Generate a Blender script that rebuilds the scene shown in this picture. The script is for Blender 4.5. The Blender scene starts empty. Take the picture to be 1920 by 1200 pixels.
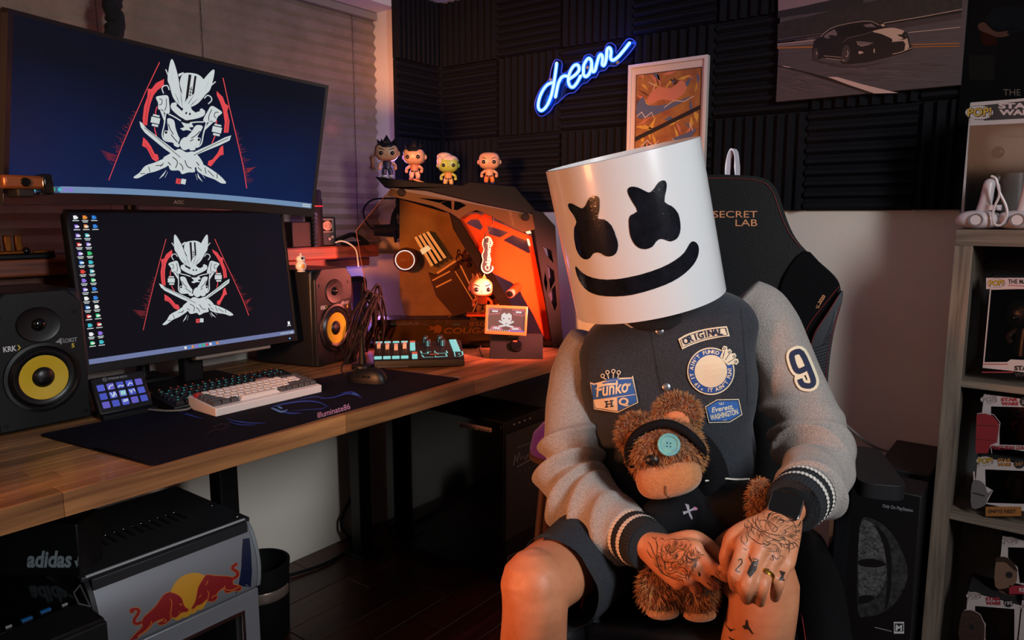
import bpy, bmesh, math, random
from mathutils import Vector, Matrix, noise
from mathutils.bvhtree import BVHTree
from mathutils.geometry import tessellate_polygon

random.seed(7)
SC = bpy.context.scene
COL = SC.collection
R = math.radians
CAMZ, FPX, PITCH, YAW = 1.22, 1371.0, R(8.1), R(37.3)
FLOOR = -0.05

# ------------------------------------------------------------------ camera, world, lights, exposure
cam_data = bpy.data.cameras.new('camera')
cam_data.sensor_width = 36
cam_data.lens = FPX / 1920 * 36
cam_data.clip_start = 0.02
cam = bpy.data.objects.new('camera', cam_data)
cam.location = (0, 0, CAMZ)
cam.rotation_euler = (R(90) - PITCH, 0, YAW)
COL.objects.link(cam)
SC.camera = cam

SC.view_settings.view_transform = 'Standard'
SC.view_settings.look = 'None'
SC.view_settings.exposure = 0.0
SC.view_settings.gamma = 1.0
SC.view_settings.use_curve_mapping = False

world = bpy.data.worlds.new('dim_room')
SC.world = world
world.use_nodes = True
world.node_tree.nodes['Background'].inputs[0].default_value = (0.75, 0.85, 1.0, 1)
world.node_tree.nodes['Background'].inputs[1].default_value = 0.035


def lamp(name, kind, loc, target, energy, color, size=(0.3, 0.3), spread=None, radius=0.05, blend=0.3, spot=60):
    d = bpy.data.lights.new(name, kind)
    d.energy = energy
    d.color = color
    if kind == 'AREA':
        d.shape = 'RECTANGLE'
        d.size, d.size_y = size
        if spread:
            d.spread = R(spread)
    elif kind == 'SPOT':
        d.shadow_soft_size = radius
        d.spot_size = R(spot)
        d.spot_blend = blend
    else:
        d.shadow_soft_size = radius
    o = bpy.data.objects.new(name, d)
    o.location = loc
    if target is not None:
        v = Vector(target) - Vector(loc)
        o.rotation_euler = v.to_track_quat('-Z', 'Y').to_euler()
    COL.objects.link(o)
    return o


lamp('softbox_lamp', 'AREA', (0.95, 0.62, 1.85), (-0.9, 1.30, 0.92), 20, (0.92, 0.96, 1.0), (0.26, 0.9), spread=125)
lamp('warm_lamp', 'SPOT', (-0.70, -0.80, 1.42), (-1.78, 2.0, 1.27), 430, (1.0, 0.37, 0.14), radius=0.14, spot=34, blend=0.7)
lamp('orange_lamp', 'AREA', (-1.30, -0.25, 0.98), (-0.72, 1.25, 0.72), 5.0, (1.0, 0.33, 0.12), (0.3, 0.3), spread=80)
lamp('room_fill_lamp', 'AREA', (-0.2, -1.3, 1.8), (-0.7, 2.0, 1.0), 4.5, (1.0, 0.50, 0.31), (1.0, 0.6))
lamp('purple_lamp', 'POINT', (-2.06, 1.88, 0.86), None, 1.5, (0.25, 0.16, 1.0), radius=0.03)
lamp('purple_strip_lamp', 'POINT', (-2.02, 1.95, 1.42), None, 1.3, (0.55, 0.32, 0.95), radius=0.04)
lamp('red_lamp', 'AREA', (-1.02, 1.99, 1.03), (-1.62, 2.01, 0.95), 11, (1.0, 0.20, 0.155), (0.08, 0.08), spread=64)
lamp('blue_ceiling_lamp', 'POINT', (-1.0, 1.8, 1.95), None, 0.5, (0.1, 0.15, 1.0), radius=0.05)

# ------------------------------------------------------------------ helpers


def ray(px, py):
    u, v = px - 960.0, 600.0 - py
    f = FPX * math.cos(PITCH) + v * math.sin(PITCH)
    z = -FPX * math.sin(PITCH) + v * math.cos(PITCH)
    return Vector((u * math.cos(YAW) - f * math.sin(YAW), u * math.sin(YAW) + f * math.cos(YAW), z)) / FPX


CAM = Vector((0, 0, CAMZ))
RIGHT = Vector((math.cos(YAW), math.sin(YAW), 0))
FWD = Vector((-math.sin(YAW), math.cos(YAW), 0))
UP = Vector((0, 0, 1))


def at(px, py, d=None, X=None, Y=None, Z=None):
    """point of the room seen at a pixel, at axial depth d or on an axis plane"""
    r = ray(px, py)
    if d is not None:
        t = d
    elif X is not None:
        t = X / r.x
    elif Y is not None:
        t = Y / r.y
    else:
        t = (Z - CAMZ) / r.z
    return CAM + r * t


def lin(h):
    h = h.lstrip('#')
    c = [int(h[i:i + 2], 16) / 255 for i in (0, 2, 4)]
    return tuple(x / 12.92 if x <= 0.04045 else ((x + 0.055) / 1.055) ** 2.4 for x in c) + (1.0,)


MATS = {}


def mat(name, col, rough=0.5, metal=0.0, emit=0.0, bump=None, vary=None, coat=0.0, spec=0.5, ecol=None, sheen=0.0, alpha=None, stretch=None):
    """procedural principled material; bump=(scale,strength), vary=(scale,second colour)"""
    if name in MATS:
        return MATS[name]
    m = bpy.data.materials.new(name)
    m.use_nodes = True
    nt = m.node_tree
    b = nt.nodes['Principled BSDF']
    b.inputs['Base Color'].default_value = lin(col)
    b.inputs['Roughness'].default_value = rough
    b.inputs['Metallic'].default_value = metal
    b.inputs['Specular IOR Level'].default_value = spec
    b.inputs['Coat Weight'].default_value = coat
    b.inputs['Coat Roughness'].default_value = 0.06
    b.inputs['Sheen Weight'].default_value = sheen
    if emit:
        b.inputs['Emission Color'].default_value = lin(ecol or col)
        b.inputs['Emission Strength'].default_value = emit
    if alpha is not None:
        b.inputs['Alpha'].default_value = alpha
    tc = None
    if bump or vary:
        tc = nt.nodes.new('ShaderNodeTexCoord')
        src = tc.outputs['Object']
        if stretch:
            mp = nt.nodes.new('ShaderNodeMapping')
            mp.inputs['Scale'].default_value = stretch
            nt.links.new(src, mp.inputs['Vector'])
            src = mp.outputs['Vector']
    if vary:
        n = nt.nodes.new('ShaderNodeTexNoise')
        n.inputs['Scale'].default_value = vary[0]
        n.inputs['Detail'].default_value = 6
        n.inputs['Roughness'].default_value = 0.65
        nt.links.new(src, n.inputs['Vector'])
        r = nt.nodes.new('ShaderNodeValToRGB')
        r.color_ramp.elements[0].position = 0.35
        r.color_ramp.elements[1].position = 0.65
        r.color_ramp.elements[0].color = lin(col)
        r.color_ramp.elements[1].color = lin(vary[1])
        nt.links.new(n.outputs['Fac'], r.inputs['Fac'])
        nt.links.new(r.outputs['Color'], b.inputs['Base Color'])
    if bump:
        n2 = nt.nodes.new('ShaderNodeTexNoise')
        n2.inputs['Scale'].default_value = bump[0]
        n2.inputs['Detail'].default_value = 4
        nt.links.new(src, n2.inputs['Vector'])
        bp = nt.nodes.new('ShaderNodeBump')
        bp.inputs['Strength'].default_value = bump[1]
        bp.inputs['Distance'].default_value = 0.01
        nt.links.new(n2.outputs['Fac'], bp.inputs['Height'])
        nt.links.new(bp.outputs['Normal'], b.inputs['Normal'])
    MATS[name] = m
    return m


def glow(name, col, strength=1.0):
    return mat(name, '050505', 0.4, emit=strength, ecol=col)


def glass(name, tint, gloss=0.06, rough=0.02, alpha=0.85):
    if name in MATS:
        return MATS[name]
    m = bpy.data.materials.new(name)
    m.use_nodes = True
    nt = m.node_tree
    nt.nodes.remove(nt.nodes['Principled BSDF'])
    t = nt.nodes.new('ShaderNodeBsdfTransparent')
    t.inputs[0].default_value = lin(tint)
    g = nt.nodes.new('ShaderNodeBsdfGlossy')
    g.inputs['Roughness'].default_value = rough
    fr = nt.nodes.new('ShaderNodeFresnel')
    fr.inputs['IOR'].default_value = 1.45
    mx = nt.nodes.new('ShaderNodeMixShader')
    nt.links.new(fr.outputs[0], mx.inputs[0])
    nt.links.new(t.outputs[0], mx.inputs[1])
    nt.links.new(g.outputs[0], mx.inputs[2])
    nt.links.new(mx.outputs[0], nt.nodes['Material Output'].inputs[0])
    MATS[name] = m
    return m


def wood(name, dark, light, scale=1.0, axis=1, rough=0.45, bump=0.12, coat=0.0):
    """long-grained wood: noise stretched along one axis"""
    if name in MATS:
        return MATS[name]
    m = bpy.data.materials.new(name)
    m.use_nodes = True
    nt = m.node_tree
    b = nt.nodes['Principled BSDF']
    b.inputs['Roughness'].default_value = rough
    b.inputs['Coat Weight'].default_value = coat
    tc = nt.nodes.new('ShaderNodeTexCoord')
    mp = nt.nodes.new('ShaderNodeMapping')
    s = [60 * scale] * 3
    s[axis] = 3.0 * scale
    mp.inputs['Scale'].default_value = s
    nt.links.new(tc.outputs['Object'], mp.inputs['Vector'])
    n = nt.nodes.new('ShaderNodeTexNoise')
    n.inputs['Scale'].default_value = 1.0
    n.inputs['Detail'].default_value = 8
    n.inputs['Roughness'].default_value = 0.6
    n.inputs['Distortion'].default_value = 0.6
    nt.links.new(mp.outputs['Vector'], n.inputs['Vector'])
    r = nt.nodes.new('ShaderNodeValToRGB')
    r.color_ramp.elements[0].position = 0.33
    r.color_ramp.elements[1].position = 0.68
    r.color_ramp.elements[0].color = lin(dark)
    r.color_ramp.elements[1].color = lin(light)
    nt.links.new(n.outputs['Fac'], r.inputs['Fac'])
    oi = nt.nodes.new('ShaderNodeObjectInfo')
    hs = nt.nodes.new('ShaderNodeHueSaturation')
    mr = nt.nodes.new('ShaderNodeMapRange')
    mr.inputs['To Min'].default_value = 0.72
    mr.inputs['To Max'].default_value = 1.25
    nt.links.new(oi.outputs['Random'], mr.inputs['Value'])
    nt.links.new(mr.outputs[0], hs.inputs['Value'])
    nt.links.new(r.outputs['Color'], hs.inputs['Color'])
    nt.links.new(hs.outputs['Color'], b.inputs['Base Color'])
    bp = nt.nodes.new('ShaderNodeBump')
    bp.inputs['Strength'].default_value = bump
    bp.inputs['Distance'].default_value = 0.004
    nt.links.new(n.outputs['Fac'], bp.inputs['Height'])
    nt.links.new(bp.outputs['Normal'], b.inputs['Normal'])
    MATS[name] = m
    return m


class MB:
    """collects shapes for ONE mesh object"""

    def __init__(s):
        s.v, s.f = [], []

    def add(s, verts, faces, T=None):
        k = len(s.v)
        s.v += [T @ Vector(p) if T else Vector(p) for p in verts]
        s.f += [tuple(i + k for i in q) for q in faces]
        return s

    def box(s, c, d, T=None, taper=1.0):
        x, y, z = c
        a, b, h = d[0] / 2, d[1] / 2, d[2] / 2
        t = taper
        vs = [(x - a, y - b, z - h), (x + a, y - b, z - h), (x + a, y + b, z - h), (x - a, y + b, z - h),
              (x - a * t, y - b * t, z + h), (x + a * t, y - b * t, z + h), (x + a * t, y + b * t, z + h), (x - a * t, y + b * t, z + h)]
        return s.add(vs, [(0, 3, 2, 1), (4, 5, 6, 7), (0, 1, 5, 4), (1, 2, 6, 5), (2, 3, 7, 6), (3, 0, 4, 7)], T)

    def b2(s, lo, hi, T=None):
        return s.box([(a + b) / 2 for a, b in zip(lo, hi)], [b - a for a, b in zip(lo, hi)], T)

    def prism(s, poly, z0, z1, T=None, holes=()):
        """2D outline (x,y) extruded z0..z1, with optional holes"""
        loops = [list(poly)] + [list(h) for h in holes]
        flat = [p for l in loops for p in l]
        n = len(flat)
        tris = tessellate_polygon([[Vector((p[0], p[1], 0)) for p in l] for l in loops])
        vs = [(p[0], p[1], z0) for p in flat] + [(p[0], p[1], z1) for p in flat]
        fs = []
        for a, b, c in tris:
            ar = (flat[b][0] - flat[a][0]) * (flat[c][1] - flat[a][1]) - (flat[b][1] - flat[a][1]) * (flat[c][0] - flat[a][0])
            if ar < 0:
                a, c = c, a
            fs += [(c, b, a), (a + n, b + n, c + n)]
        k = 0
        for li, l in enumerate(loops):
            m = len(l)
            area = sum(l[i][0] * l[(i + 1) % m][1] - l[(i + 1) % m][0] * l[i][1] for i in range(m))
            rev = (area < 0) != (li > 0)
            for i in range(m):
                a, b = k + i, k + (i + 1) % m
                if rev:
                    a, b = b, a
                fs.append((a, b, b + n, a + n))
            k += m
        return s.add(vs, fs, T)

    def lathe(s, prof, n=24, T=None, a0=0, a1=2 * math.pi):
        """profile [(r,z)] turned round z"""
        vs, fs = [], []
        full = abs(a1 - a0 - 2 * math.pi) < 1e-6
        cols = n if full else n + 1
        for r, z in prof:
            for i in range(cols):
                t = a0 + (a1 - a0) * i / n
                vs.append((max(r, 1e-5) * math.cos(t), max(r, 1e-5) * math.sin(t), z))
        for j in range(len(prof) - 1):
            for i in range(n):
                a = j * cols + i
                b = j * cols + (i + 1) % cols
                fs.append((a, b, b + cols, a + cols))
        return s.add(vs, fs, T)

    def cyl(s, p0, p1, r0, r1=None, n=16):
        r1 = r0 if r1 is None else r1
        return s.tube([p0, p1], [r0, r1], n, cap=True, smooth=False)

    def tube(s, pts, rad, n=12, cap=True, smooth=True, sub=4, ref=None, squash=1.0, round_cap=False, disp=None):
        pts = [Vector(p) for p in pts]
        if not hasattr(rad, '__len__'):
            rad = [rad] * len(pts)
        rad = list(rad)
        if smooth and len(pts) > 2:
            pts, rad = spline(pts, rad, sub)
        if round_cap:
            for end in (0, -1):
                q = pts[1] if end == 0 else pts[-2]
                d = (pts[end] - q).normalized()
                r = rad[end]
                base = pts[end]
                ex = [(base + d * r * math.sin(a), r * math.cos(a)) for a in (R(30), R(60), R(82))]
                if end == 0:
                    pts = [e[0] for e in reversed(ex)] + pts
                    rad = [e[1] for e in reversed(ex)] + rad
                else:
                    pts = pts + [e[0] for e in ex]
                    rad = rad + [e[1] for e in ex]
        vs, fs = [], []
        up = Vector(ref) if ref else None
        L = len(pts)
        for i, p in enumerate(pts):
            d = (pts[min(i + 1, L - 1)] - pts[max(i - 1, 0)]).normalized()
            if up is None:
                up = d.orthogonal().normalized()
            a = (up - d * up.dot(d))
            if a.length < 1e-5:
                a = d.orthogonal()
            a.normalize()
            up = a if not ref else Vector(ref)
            b = d.cross(a)
            for k in range(n):
                t = 2 * math.pi * k / n
                rr = rad[i]
                if disp:
                    rr = rr * (1 + disp(i / (L - 1), t))
                vs.append(p + (a * math.cos(t) * squash + b * math.sin(t)) * rr)
        for i in range(L - 1):
            for k in range(n):
                a = i * n + k
                b = i * n + (k + 1) % n
                fs.append((a, b, b + n, a + n))
        if cap:
            fs.append(tuple(range(n - 1, -1, -1)))
            fs.append(tuple((L - 1) * n + k for k in range(n)))
        return s.add(vs, fs)

    def ball(s, c, r, nu=20, nv=12, T=None, e=2.0):
        """ellipsoid / superellipsoid"""
        if not hasattr(r, '__len__'):
            r = (r, r, r)
        vs, fs = [], []
        pw = lambda x: math.copysign(abs(x) ** (2.0 / e), x)
        for j in range(nv + 1):
            ph = -math.pi / 2 + math.pi * j / nv
            for i in range(nu):
                t = 2 * math.pi * i / nu
                vs.append((c[0] + r[0] * pw(math.cos(ph)) * pw(math.cos(t)), c[1] + r[1] * pw(math.cos(ph)) * pw(math.sin(t)), c[2] + r[2] * pw(math.sin(ph))))
        for j in range(nv):
            for i in range(nu):
                a, b = j * nu + i, j * nu + (i + 1) % nu
                fs.append((a, b, b + nu, a + nu))
        return s.add(vs, fs, T)

    def grid(s, fn, nu, nv, closed_u=False):
        cols = nu if closed_u else nu + 1
        vs = [fn(i / nu, j / nv) for j in range(nv + 1) for i in range(cols)]
        fs = []
        for j in range(nv):
            for i in range(nu):
                a, b = j * cols + i, j * cols + (i + 1) % cols
                fs.append((a, b, b + cols, a + cols))
        return s.add(vs, fs)


def spline(pts, rad, sub=4, closed=False):
    P, Q = [], []
    n = len(pts)
    rng = n if closed else n - 1
    for i in range(rng):
        if closed:
            a, b, c, d = (pts[(i + k) % n] for k in (-1, 0, 1, 2))
            ra, rb, rc, rd = (rad[(i + k) % n] for k in (-1, 0, 1, 2))
        else:
            a, b, c, d = pts[max(i - 1, 0)], pts[i], pts[i + 1], pts[min(i + 2, n - 1)]
            ra, rb, rc, rd = rad[max(i - 1, 0)], rad[i], rad[i + 1], rad[min(i + 2, n - 1)]
        for k in range(sub):
            t = k / sub
            f = lambda w, x, y, z: 0.5 * ((2 * x) + (-w + y) * t + (2 * w - 5 * x + 4 * y - z) * t * t + (-w + 3 * x - 3 * y + z) * t ** 3)
            P.append(f(a, b, c, d))
            Q.append(f(ra, rb, rc, rd))
    if not closed:
        P.append(pts[-1])
        Q.append(rad[-1])
    return P, Q


def sp2(pts, sub=5, closed=False):
    p, _ = spline([Vector((q[0], q[1], 0)) for q in pts], [0] * len(pts), sub, closed)
    return [(q.x, q.y) for q in p]


WM = {}


def link(o, parent=None):
    COL.objects.link(o)
    if parent is not None:
        o.parent = parent
        WM[o.name] = WM[parent.name] if parent.name in WM else Matrix()
    return o


def obj(name, mb, m, parent=None, w=False, bevel=0.0, sub=0, smooth=40, loc=None, rotz=0.0, seg=2, mods=()):
    """ONE mesh object; w=True means the shape is given in room coordinates and is moved into its parent's frame"""
    me = bpy.data.meshes.new(name)
    vs = mb.v
    if w and parent is not None:
        inv = WM[parent.name].inverted()
        vs = [inv @ p for p in vs]
    me.from_pydata([tuple(p) for p in vs], [], mb.f)
    if isinstance(m, (list, tuple)):
        for x in m:
            me.materials.append(x)
    else:
        me.materials.append(m)
    if smooth:
        me.shade_smooth()
        me.set_sharp_from_angle(angle=R(smooth))
    o = bpy.data.objects.new(name, me)
    if parent is None:
        WM[o.name] = Matrix()
    link(o, parent)
    if loc is not None:
        o.location = loc
        o.rotation_euler[2] = rotz
        WM[o.name] = (WM[parent.name] if parent else Matrix()) @ Matrix.Translation(loc) @ Matrix.Rotation(rotz, 4, 'Z')
    if bevel:
        bv = o.modifiers.new('bevel', 'BEVEL')
        bv.width = bevel
        bv.segments = seg
        bv.limit_method = 'ANGLE'
        bv.angle_limit = R(35)
        bv.harden_normals = False
    if sub:
        sb = o.modifiers.new('subdivision', 'SUBSURF')
        sb.levels = sb.render_levels = sub
    return o


def tag(o, label=None, cat=None, group=None, kind=None):
    if label:
        o['label'] = label
    if cat:
        o['category'] = cat
    if group:
        o['group'] = group
    if kind:
        o['kind'] = kind
    return o


def thing(name, label, cat, loc=(0, 0, 0), rotz=0.0, group=None, M=None):
    o = bpy.data.objects.new(name, None)
    o.empty_display_size = 0.05
    COL.objects.link(o)
    if M is None:
        M = Matrix.Translation(loc) @ Matrix.Rotation(rotz, 4, 'Z')
    o.matrix_world = M
    WM[o.name] = M.copy()
    return tag(o, label, cat, group)


def dup(root, loc, rotz, label, group=None, parent=None):
    c = root.copy()
    COL.objects.link(c)
    c.location = loc
    c.rotation_euler = (0, 0, rotz)
    c['label'] = label
    if group:
        c['group'] = group
    WM[c.name] = Matrix.Translation(loc) @ Matrix.Rotation(rotz, 4, 'Z')
    for ch in [q for q in root.children]:
        d = ch.copy()
        COL.objects.link(d)
        d.parent = c
        WM[d.name] = WM[c.name]
        for g in [q for q in ch.children]:
            e = g.copy()
            COL.objects.link(e)
            e.parent = d
            WM[e.name] = WM[c.name]
    return c


def bvh_world(o):
    bpy.context.view_layer.update()
    dg = bpy.context.evaluated_depsgraph_get()
    ev = o.evaluated_get(dg)
    me = ev.to_mesh()
    M = WM[o.name]
    vs = [M @ v.co for v in me.vertices]
    fs = [tuple(p.vertices) for p in me.polygons]
    ev.to_mesh_clear()
    return BVHTree.FromPolygons(vs, fs)


TEXT_CACHE = {}


def text_tris(s, bold=0.0, shear=0.0):
    key = (s, bold, shear)
    if key not in TEXT_CACHE:
        cu = bpy.data.curves.new('lettering', 'FONT')
        cu.body = s
        cu.offset = bold
        cu.shear = shear
        cu.resolution_u = 3
        o = bpy.data.objects.new('lettering', cu)
        COL.objects.link(o)
        bpy.context.view_layer.update()
        dg = bpy.context.evaluated_depsgraph_get()
        ev = o.evaluated_get(dg)
        me = ev.to_mesh()
        me.calc_loop_triangles()
        V = [(v.co.x, v.co.y) for v in me.vertices]
        T = [tuple(V[i] for i in t.vertices) for t in me.loop_triangles]
        ev.to_mesh_clear()
        bpy.data.objects.remove(o)
        bpy.data.curves.remove(cu)
        xs = [p[0] for p in V] or [0, 1]
        ys = [p[1] for p in V] or [0, 1]
        TEXT_CACHE[key] = (T, min(xs), max(xs), min(ys), max(ys))
    return TEXT_CACHE[key]


class Art:
    """flat print: polygons, strokes and lettering in 2D, later laid on a plane or a curved surface"""

    def __init__(s, ydown=False):
        s.L = {}
        s.fl = -1 if ydown else 1

    def _put(s, m, lv, tris):
        s.L.setdefault((lv, m.name), (m, []))[1].extend(tris)

    def poly(s, m, pts, lv=1, holes=()):
        loops = [list(pts)] + [list(h) for h in holes]
        flat = [p for l in loops for p in l]
        t = tessellate_polygon([[Vector((p[0], p[1], 0)) for p in l] for l in loops])
        s._put(m, lv, [(flat[a], flat[b], flat[c]) for a, b, c in t])
        return s

    def rect(s, m, x0, y0, x1, y1, lv=1):
        return s.poly(m, [(x0, y0), (x1, y0), (x1, y1), (x0, y1)], lv)

    def disc(s, m, cx, cy, rx, ry=None, lv=1, n=24, rot=0.0, hole=0.0):
        ry = rx if ry is None else ry
        c, q = math.cos(rot), math.sin(rot)
        pt = lambda t, k: (cx + k * (rx * math.cos(t) * c - ry * math.sin(t) * q), cy + k * (rx * math.cos(t) * q + ry * math.sin(t) * c))
        o = [pt(2 * math.pi * i / n, 1) for i in range(n)]
        if hole:
            h = [pt(2 * math.pi * i / n, hole) for i in range(n)]
            tr = []
            for i in range(n):
                j = (i + 1) % n
                tr += [(o[i], o[j], h[j]), (o[i], h[j], h[i])]
            s._put(m, lv, tr)
        else:
            s._put(m, lv, [((cx, cy), o[i], o[(i + 1) % n]) for i in range(n)])
        return s

    def stroke(s, m, pts, w, lv=1, closed=False, sm=0, taper=False):
        if sm:
            pts = sp2(pts, sm, closed)
        n = len(pts)
        tr = []
        seg = n if closed else n - 1
        hw = lambda i: (w / 2) * (max(0.12, math.sin(math.pi * (0.06 + 0.88 * i / max(1, n - 1)))) if taper else 1)
        L, Rr = [], []
        for i in range(n):
            a = pts[i - 1] if (i > 0 or closed) else pts[i]
            b = pts[(i + 1) % n] if (i < n - 1 or closed) else pts[i]
            dx, dy = b[0] - a[0], b[1] - a[1]
            l = math.hypot(dx, dy) or 1
            nx, ny = -dy / l, dx / l
            k = hw(i)
            if 0 < i < n - 1:
                e1 = (pts[i][0] - a[0], pts[i][1] - a[1])
                l1 = math.hypot(*e1) or 1
                cs = abs((-e1[1] / l1) * nx + (e1[0] / l1) * ny)
                k /= max(0.5, cs)
            L.append((pts[i][0] + nx * k, pts[i][1] + ny * k))
            Rr.append((pts[i][0] - nx * k, pts[i][1] - ny * k))
        for i in range(seg):
            j = (i + 1) % n
            tr += [(L[i], L[j], Rr[j]), (L[i], Rr[j], Rr[i])]
        s._put(m, lv, tr)
        return s

    def text(s, m, t, x, y, size, lv=1, bold=0.0, shear=0.0, rot=0.0, align='L', sx=1.0, fit=None, fity=None):
        """baseline-left at x,y; fit = wanted width"""
        T, x0, x1, y0, y1 = text_tris(t, bold, shear)
        k = size
        kx = k * sx
        if fit:
            kx = fit / max(1e-6, x1 - x0)
        if fity:
            k = fity / max(1e-6, y1 - y0)
        off = {'L': x0, 'C': (x0 + x1) / 2, 'R': x1}[align]
        c, q = math.cos(rot), math.sin(rot)

        def tf(p):
            a, b = (p[0] - off) * kx, p[1] * k
            a, b = a * c - b * q, a * q + b * c
            return (x + a, y + s.fl * b)
        s._put(m, lv, [tuple(tf(p) for p in tri) for tri in T])
        return s

    def arc_text(s, m, t, cx, cy, rad, a0, a1, size, lv=1, bold=0.02, inward=False):
        """letters spread along an arc, a0..a1 in degrees (y up)"""
        n = len(t)
        for i, ch in enumerate(t):
            if ch == ' ':
                continue
            a = R(a0 + (a1 - a0) * (i + 0.5) / n)
            x, y = cx + rad * math.cos(a), cy + s.fl * rad * math.sin(a)
            s.text(m, ch, x, y, size, lv, bold, rot=(a + R(90)) if inward else (a - R(90)), align='C')
        return s

    def place(s, parent, mapper, name='print', lift=0.0004, base=0.0, maxlen=None, names=None, w=True):
        out = []
        for (lv, mn) in sorted(s.L):
            m, tris = s.L[(lv, mn)]
            bm = bmesh.new()
            idx = {}
            for t in tris:
                vv = []
                for p in t:
                    k = (round(p[0], 6), round(p[1], 6))
                    if k not in idx:
                        idx[k] = bm.verts.new((p[0], p[1], 0))
                    vv.append(idx[k])
                if len(set(vv)) == 3:
                    try:
                        bm.faces.new(vv)
                    except ValueError:
                        pass
            if maxlen:
                for _ in range(5):
                    es = [e for e in bm.edges if e.calc_length() > maxlen]
                    if not es:
                        break
                    bmesh.ops.subdivide_edges(bm, edges=es, cuts=1)
                bmesh.ops.triangulate(bm, faces=bm.faces[:])
            bm.verts.index_update()
            mb = MB()
            mb.v = [mapper(v.co.x, v.co.y, base + lift * lv) for v in bm.verts]
            mb.f = [tuple(v.index for v in f.verts) for f in bm.faces]
            bm.free()
            # turn the faces outwards
            out.append(obj((names or {}).get(mn, name), mb, m, parent, w=w, smooth=0))
        return out


def plane_map(O, U, V):
    O, U, V = Vector(O), Vector(U), Vector(V)
    N = U.cross(V).normalized()
    return lambda u, v, h: O + U * u + V * v + N * h


def pxplane(O, N):
    O, N = Vector(O), Vector(N).normalized()

    def f(u, v, h):
        r = ray(u, v)
        t = (O - CAM).dot(N) / r.dot(N)
        return CAM + r * t + N * h
    return f


def pxsurf(tree, d0):
    def f(u, v, h):
        r = ray(u, v)
        hit = tree.ray_cast(CAM, r.normalized())
        if hit[0] is None:
            q = CAM + r * d0
            hit = tree.find_nearest(q)
        return hit[0] - r.normalized() * h
    return f


def P3(pts, d=None, **k):
    return [at(p[0], p[1], d if len(p) < 3 else p[2], **k) for p in pts]


# ------------------------------------------------------------------ common materials
BLACK = mat('matte_black_plastic', '121315', 0.42, spec=0.35)
BLACK2 = mat('soft_black_plastic', '0b0c0e', 0.6, spec=0.25)
GLOSSB = mat('gloss_black_plastic', '08090a', 0.12, spec=0.5)
DMETAL = mat('dark_metal', '1c1d20', 0.35, metal=0.6)
CHROME = mat('bright_metal', 'c8c8cc', 0.2, metal=1.0)
WHITEP = mat('white_plastic', 'e4e2de', 0.35)
WHITEINK = mat('white_ink', 'd9d9d9', 0.6)
GREYINK = mat('grey_ink', '8d9194', 0.6)
BLACKINK = mat('black_ink', '101114', 0.6)
RUBBER = mat('black_rubber_cable', '09090a', 0.7, spec=0.2)
# ------------------------------------------------------------------ room shell
XL, YB, ZC = -2.21, 2.40, 2.10          # left wall, back wall, ceiling
WALLW = mat('painted_wall', 'eae0d2', 0.85, bump=(60, 0.08))
CEILW = mat('painted_ceiling', 'd8d6d4', 0.9, bump=(80, 0.05))
FOAM = mat('charcoal_acoustic_foam', '1a1b1f', 0.95, bump=(400, 0.35), spec=0.1)


def struct(name, mb, m, **k):
    return tag(obj(name, mb, m, **k), kind='structure')


floor = struct('floor', MB().b2((-2.6, -1.6, FLOOR - 0.05), (1.3, 2.5, FLOOR - 0.008)), mat('subfloor', '1a0f0b', 0.8))
PLANK = wood('dark_floor_boards', '2a130c', '4a2517', 0.5, axis=1, rough=0.35, coat=0.1)
y0 = -0.2
for r in range(16):
    x0 = -2.2 + r * 0.125
    y = 0.2 - random.random() * 0.8
    while y < 2.35:
        L = random.choice((0.7, 0.9, 1.15))
        obj('plank', MB().b2((x0 + 0.001, y + 0.001, FLOOR - 0.008), (x0 + 0.124, min(y + L, 2.39) - 0.001, FLOOR)), PLANK, floor, bevel=0.0015, seg=1, smooth=0)
        y += L

wl = MB()
wl.b2((XL - 0.25, -1.6, FLOOR - 0.05), (XL, YB + 0.1, 1.065))         # below the sill
wl.b2((XL - 0.25, -1.6, 2.036), (XL, YB + 0.1, ZC + 0.05))            # over the window
wl.b2((XL - 0.25, 2.145, 1.065), (XL, YB + 0.1, 2.036))               # pier by the corner
wl.b2((XL - 0.25, -1.6, 1.065), (XL, -0.6, 2.036))
wl.b2((XL - 0.25, -0.6, 1.065), (XL - 0.17, 2.145, 2.036))            # closed back of the window recess
wall_left = struct('wall_left', wl, WALLW, smooth=0)
wall_back = struct('wall_back', MB().b2((XL, YB, FLOOR - 0.05), (1.3, YB + 0.1, ZC + 0.05)), WALLW, smooth=0)
struct('ceiling', MB().b2((XL - 0.25, -0.2, ZC), (1.3, YB + 0.1, ZC + 0.06)), CEILW, smooth=0)
struct('baseboard_back', MB().b2((XL, YB - 0.014, FLOOR), (1.3, YB, FLOOR + 0.07)), mat('skirting_paint', 'b9b3aa', 0.5), bevel=0.003)

# acoustic foam tiles: wedge profile, alternate tiles turned a quarter turn
PT = 0.302


def foam_mesh(w, h, vert, ridges=9):
    mb = MB()
    n = ridges
    L, O = (w, h) if vert else (h, w)
    prof = [(0, 0)]
    for i in range(n):
        a = L * i / n
        s = L / n
        prof += [(a + s * 0.06, 0.013), (a + s * 0.34, 0.032), (a + s * 0.60, 0.032), (a + s * 0.92, 0.013)]
    prof += [(L, 0.013), (L, 0)]
    if vert:
        T = Matrix(((1, 0, 0, 0), (0, -1, 0, 0), (0, 0, 1, 0), (0, 0, 0, 1)))
    else:
        T = Matrix(((0, 0, 1, 0), (0, -1, 0, 0), (1, 0, 0, 0), (0, 0, 0, 1)))
    mb.prism(prof, 0.0015, O - 0.0015, T)
    return mb


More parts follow.
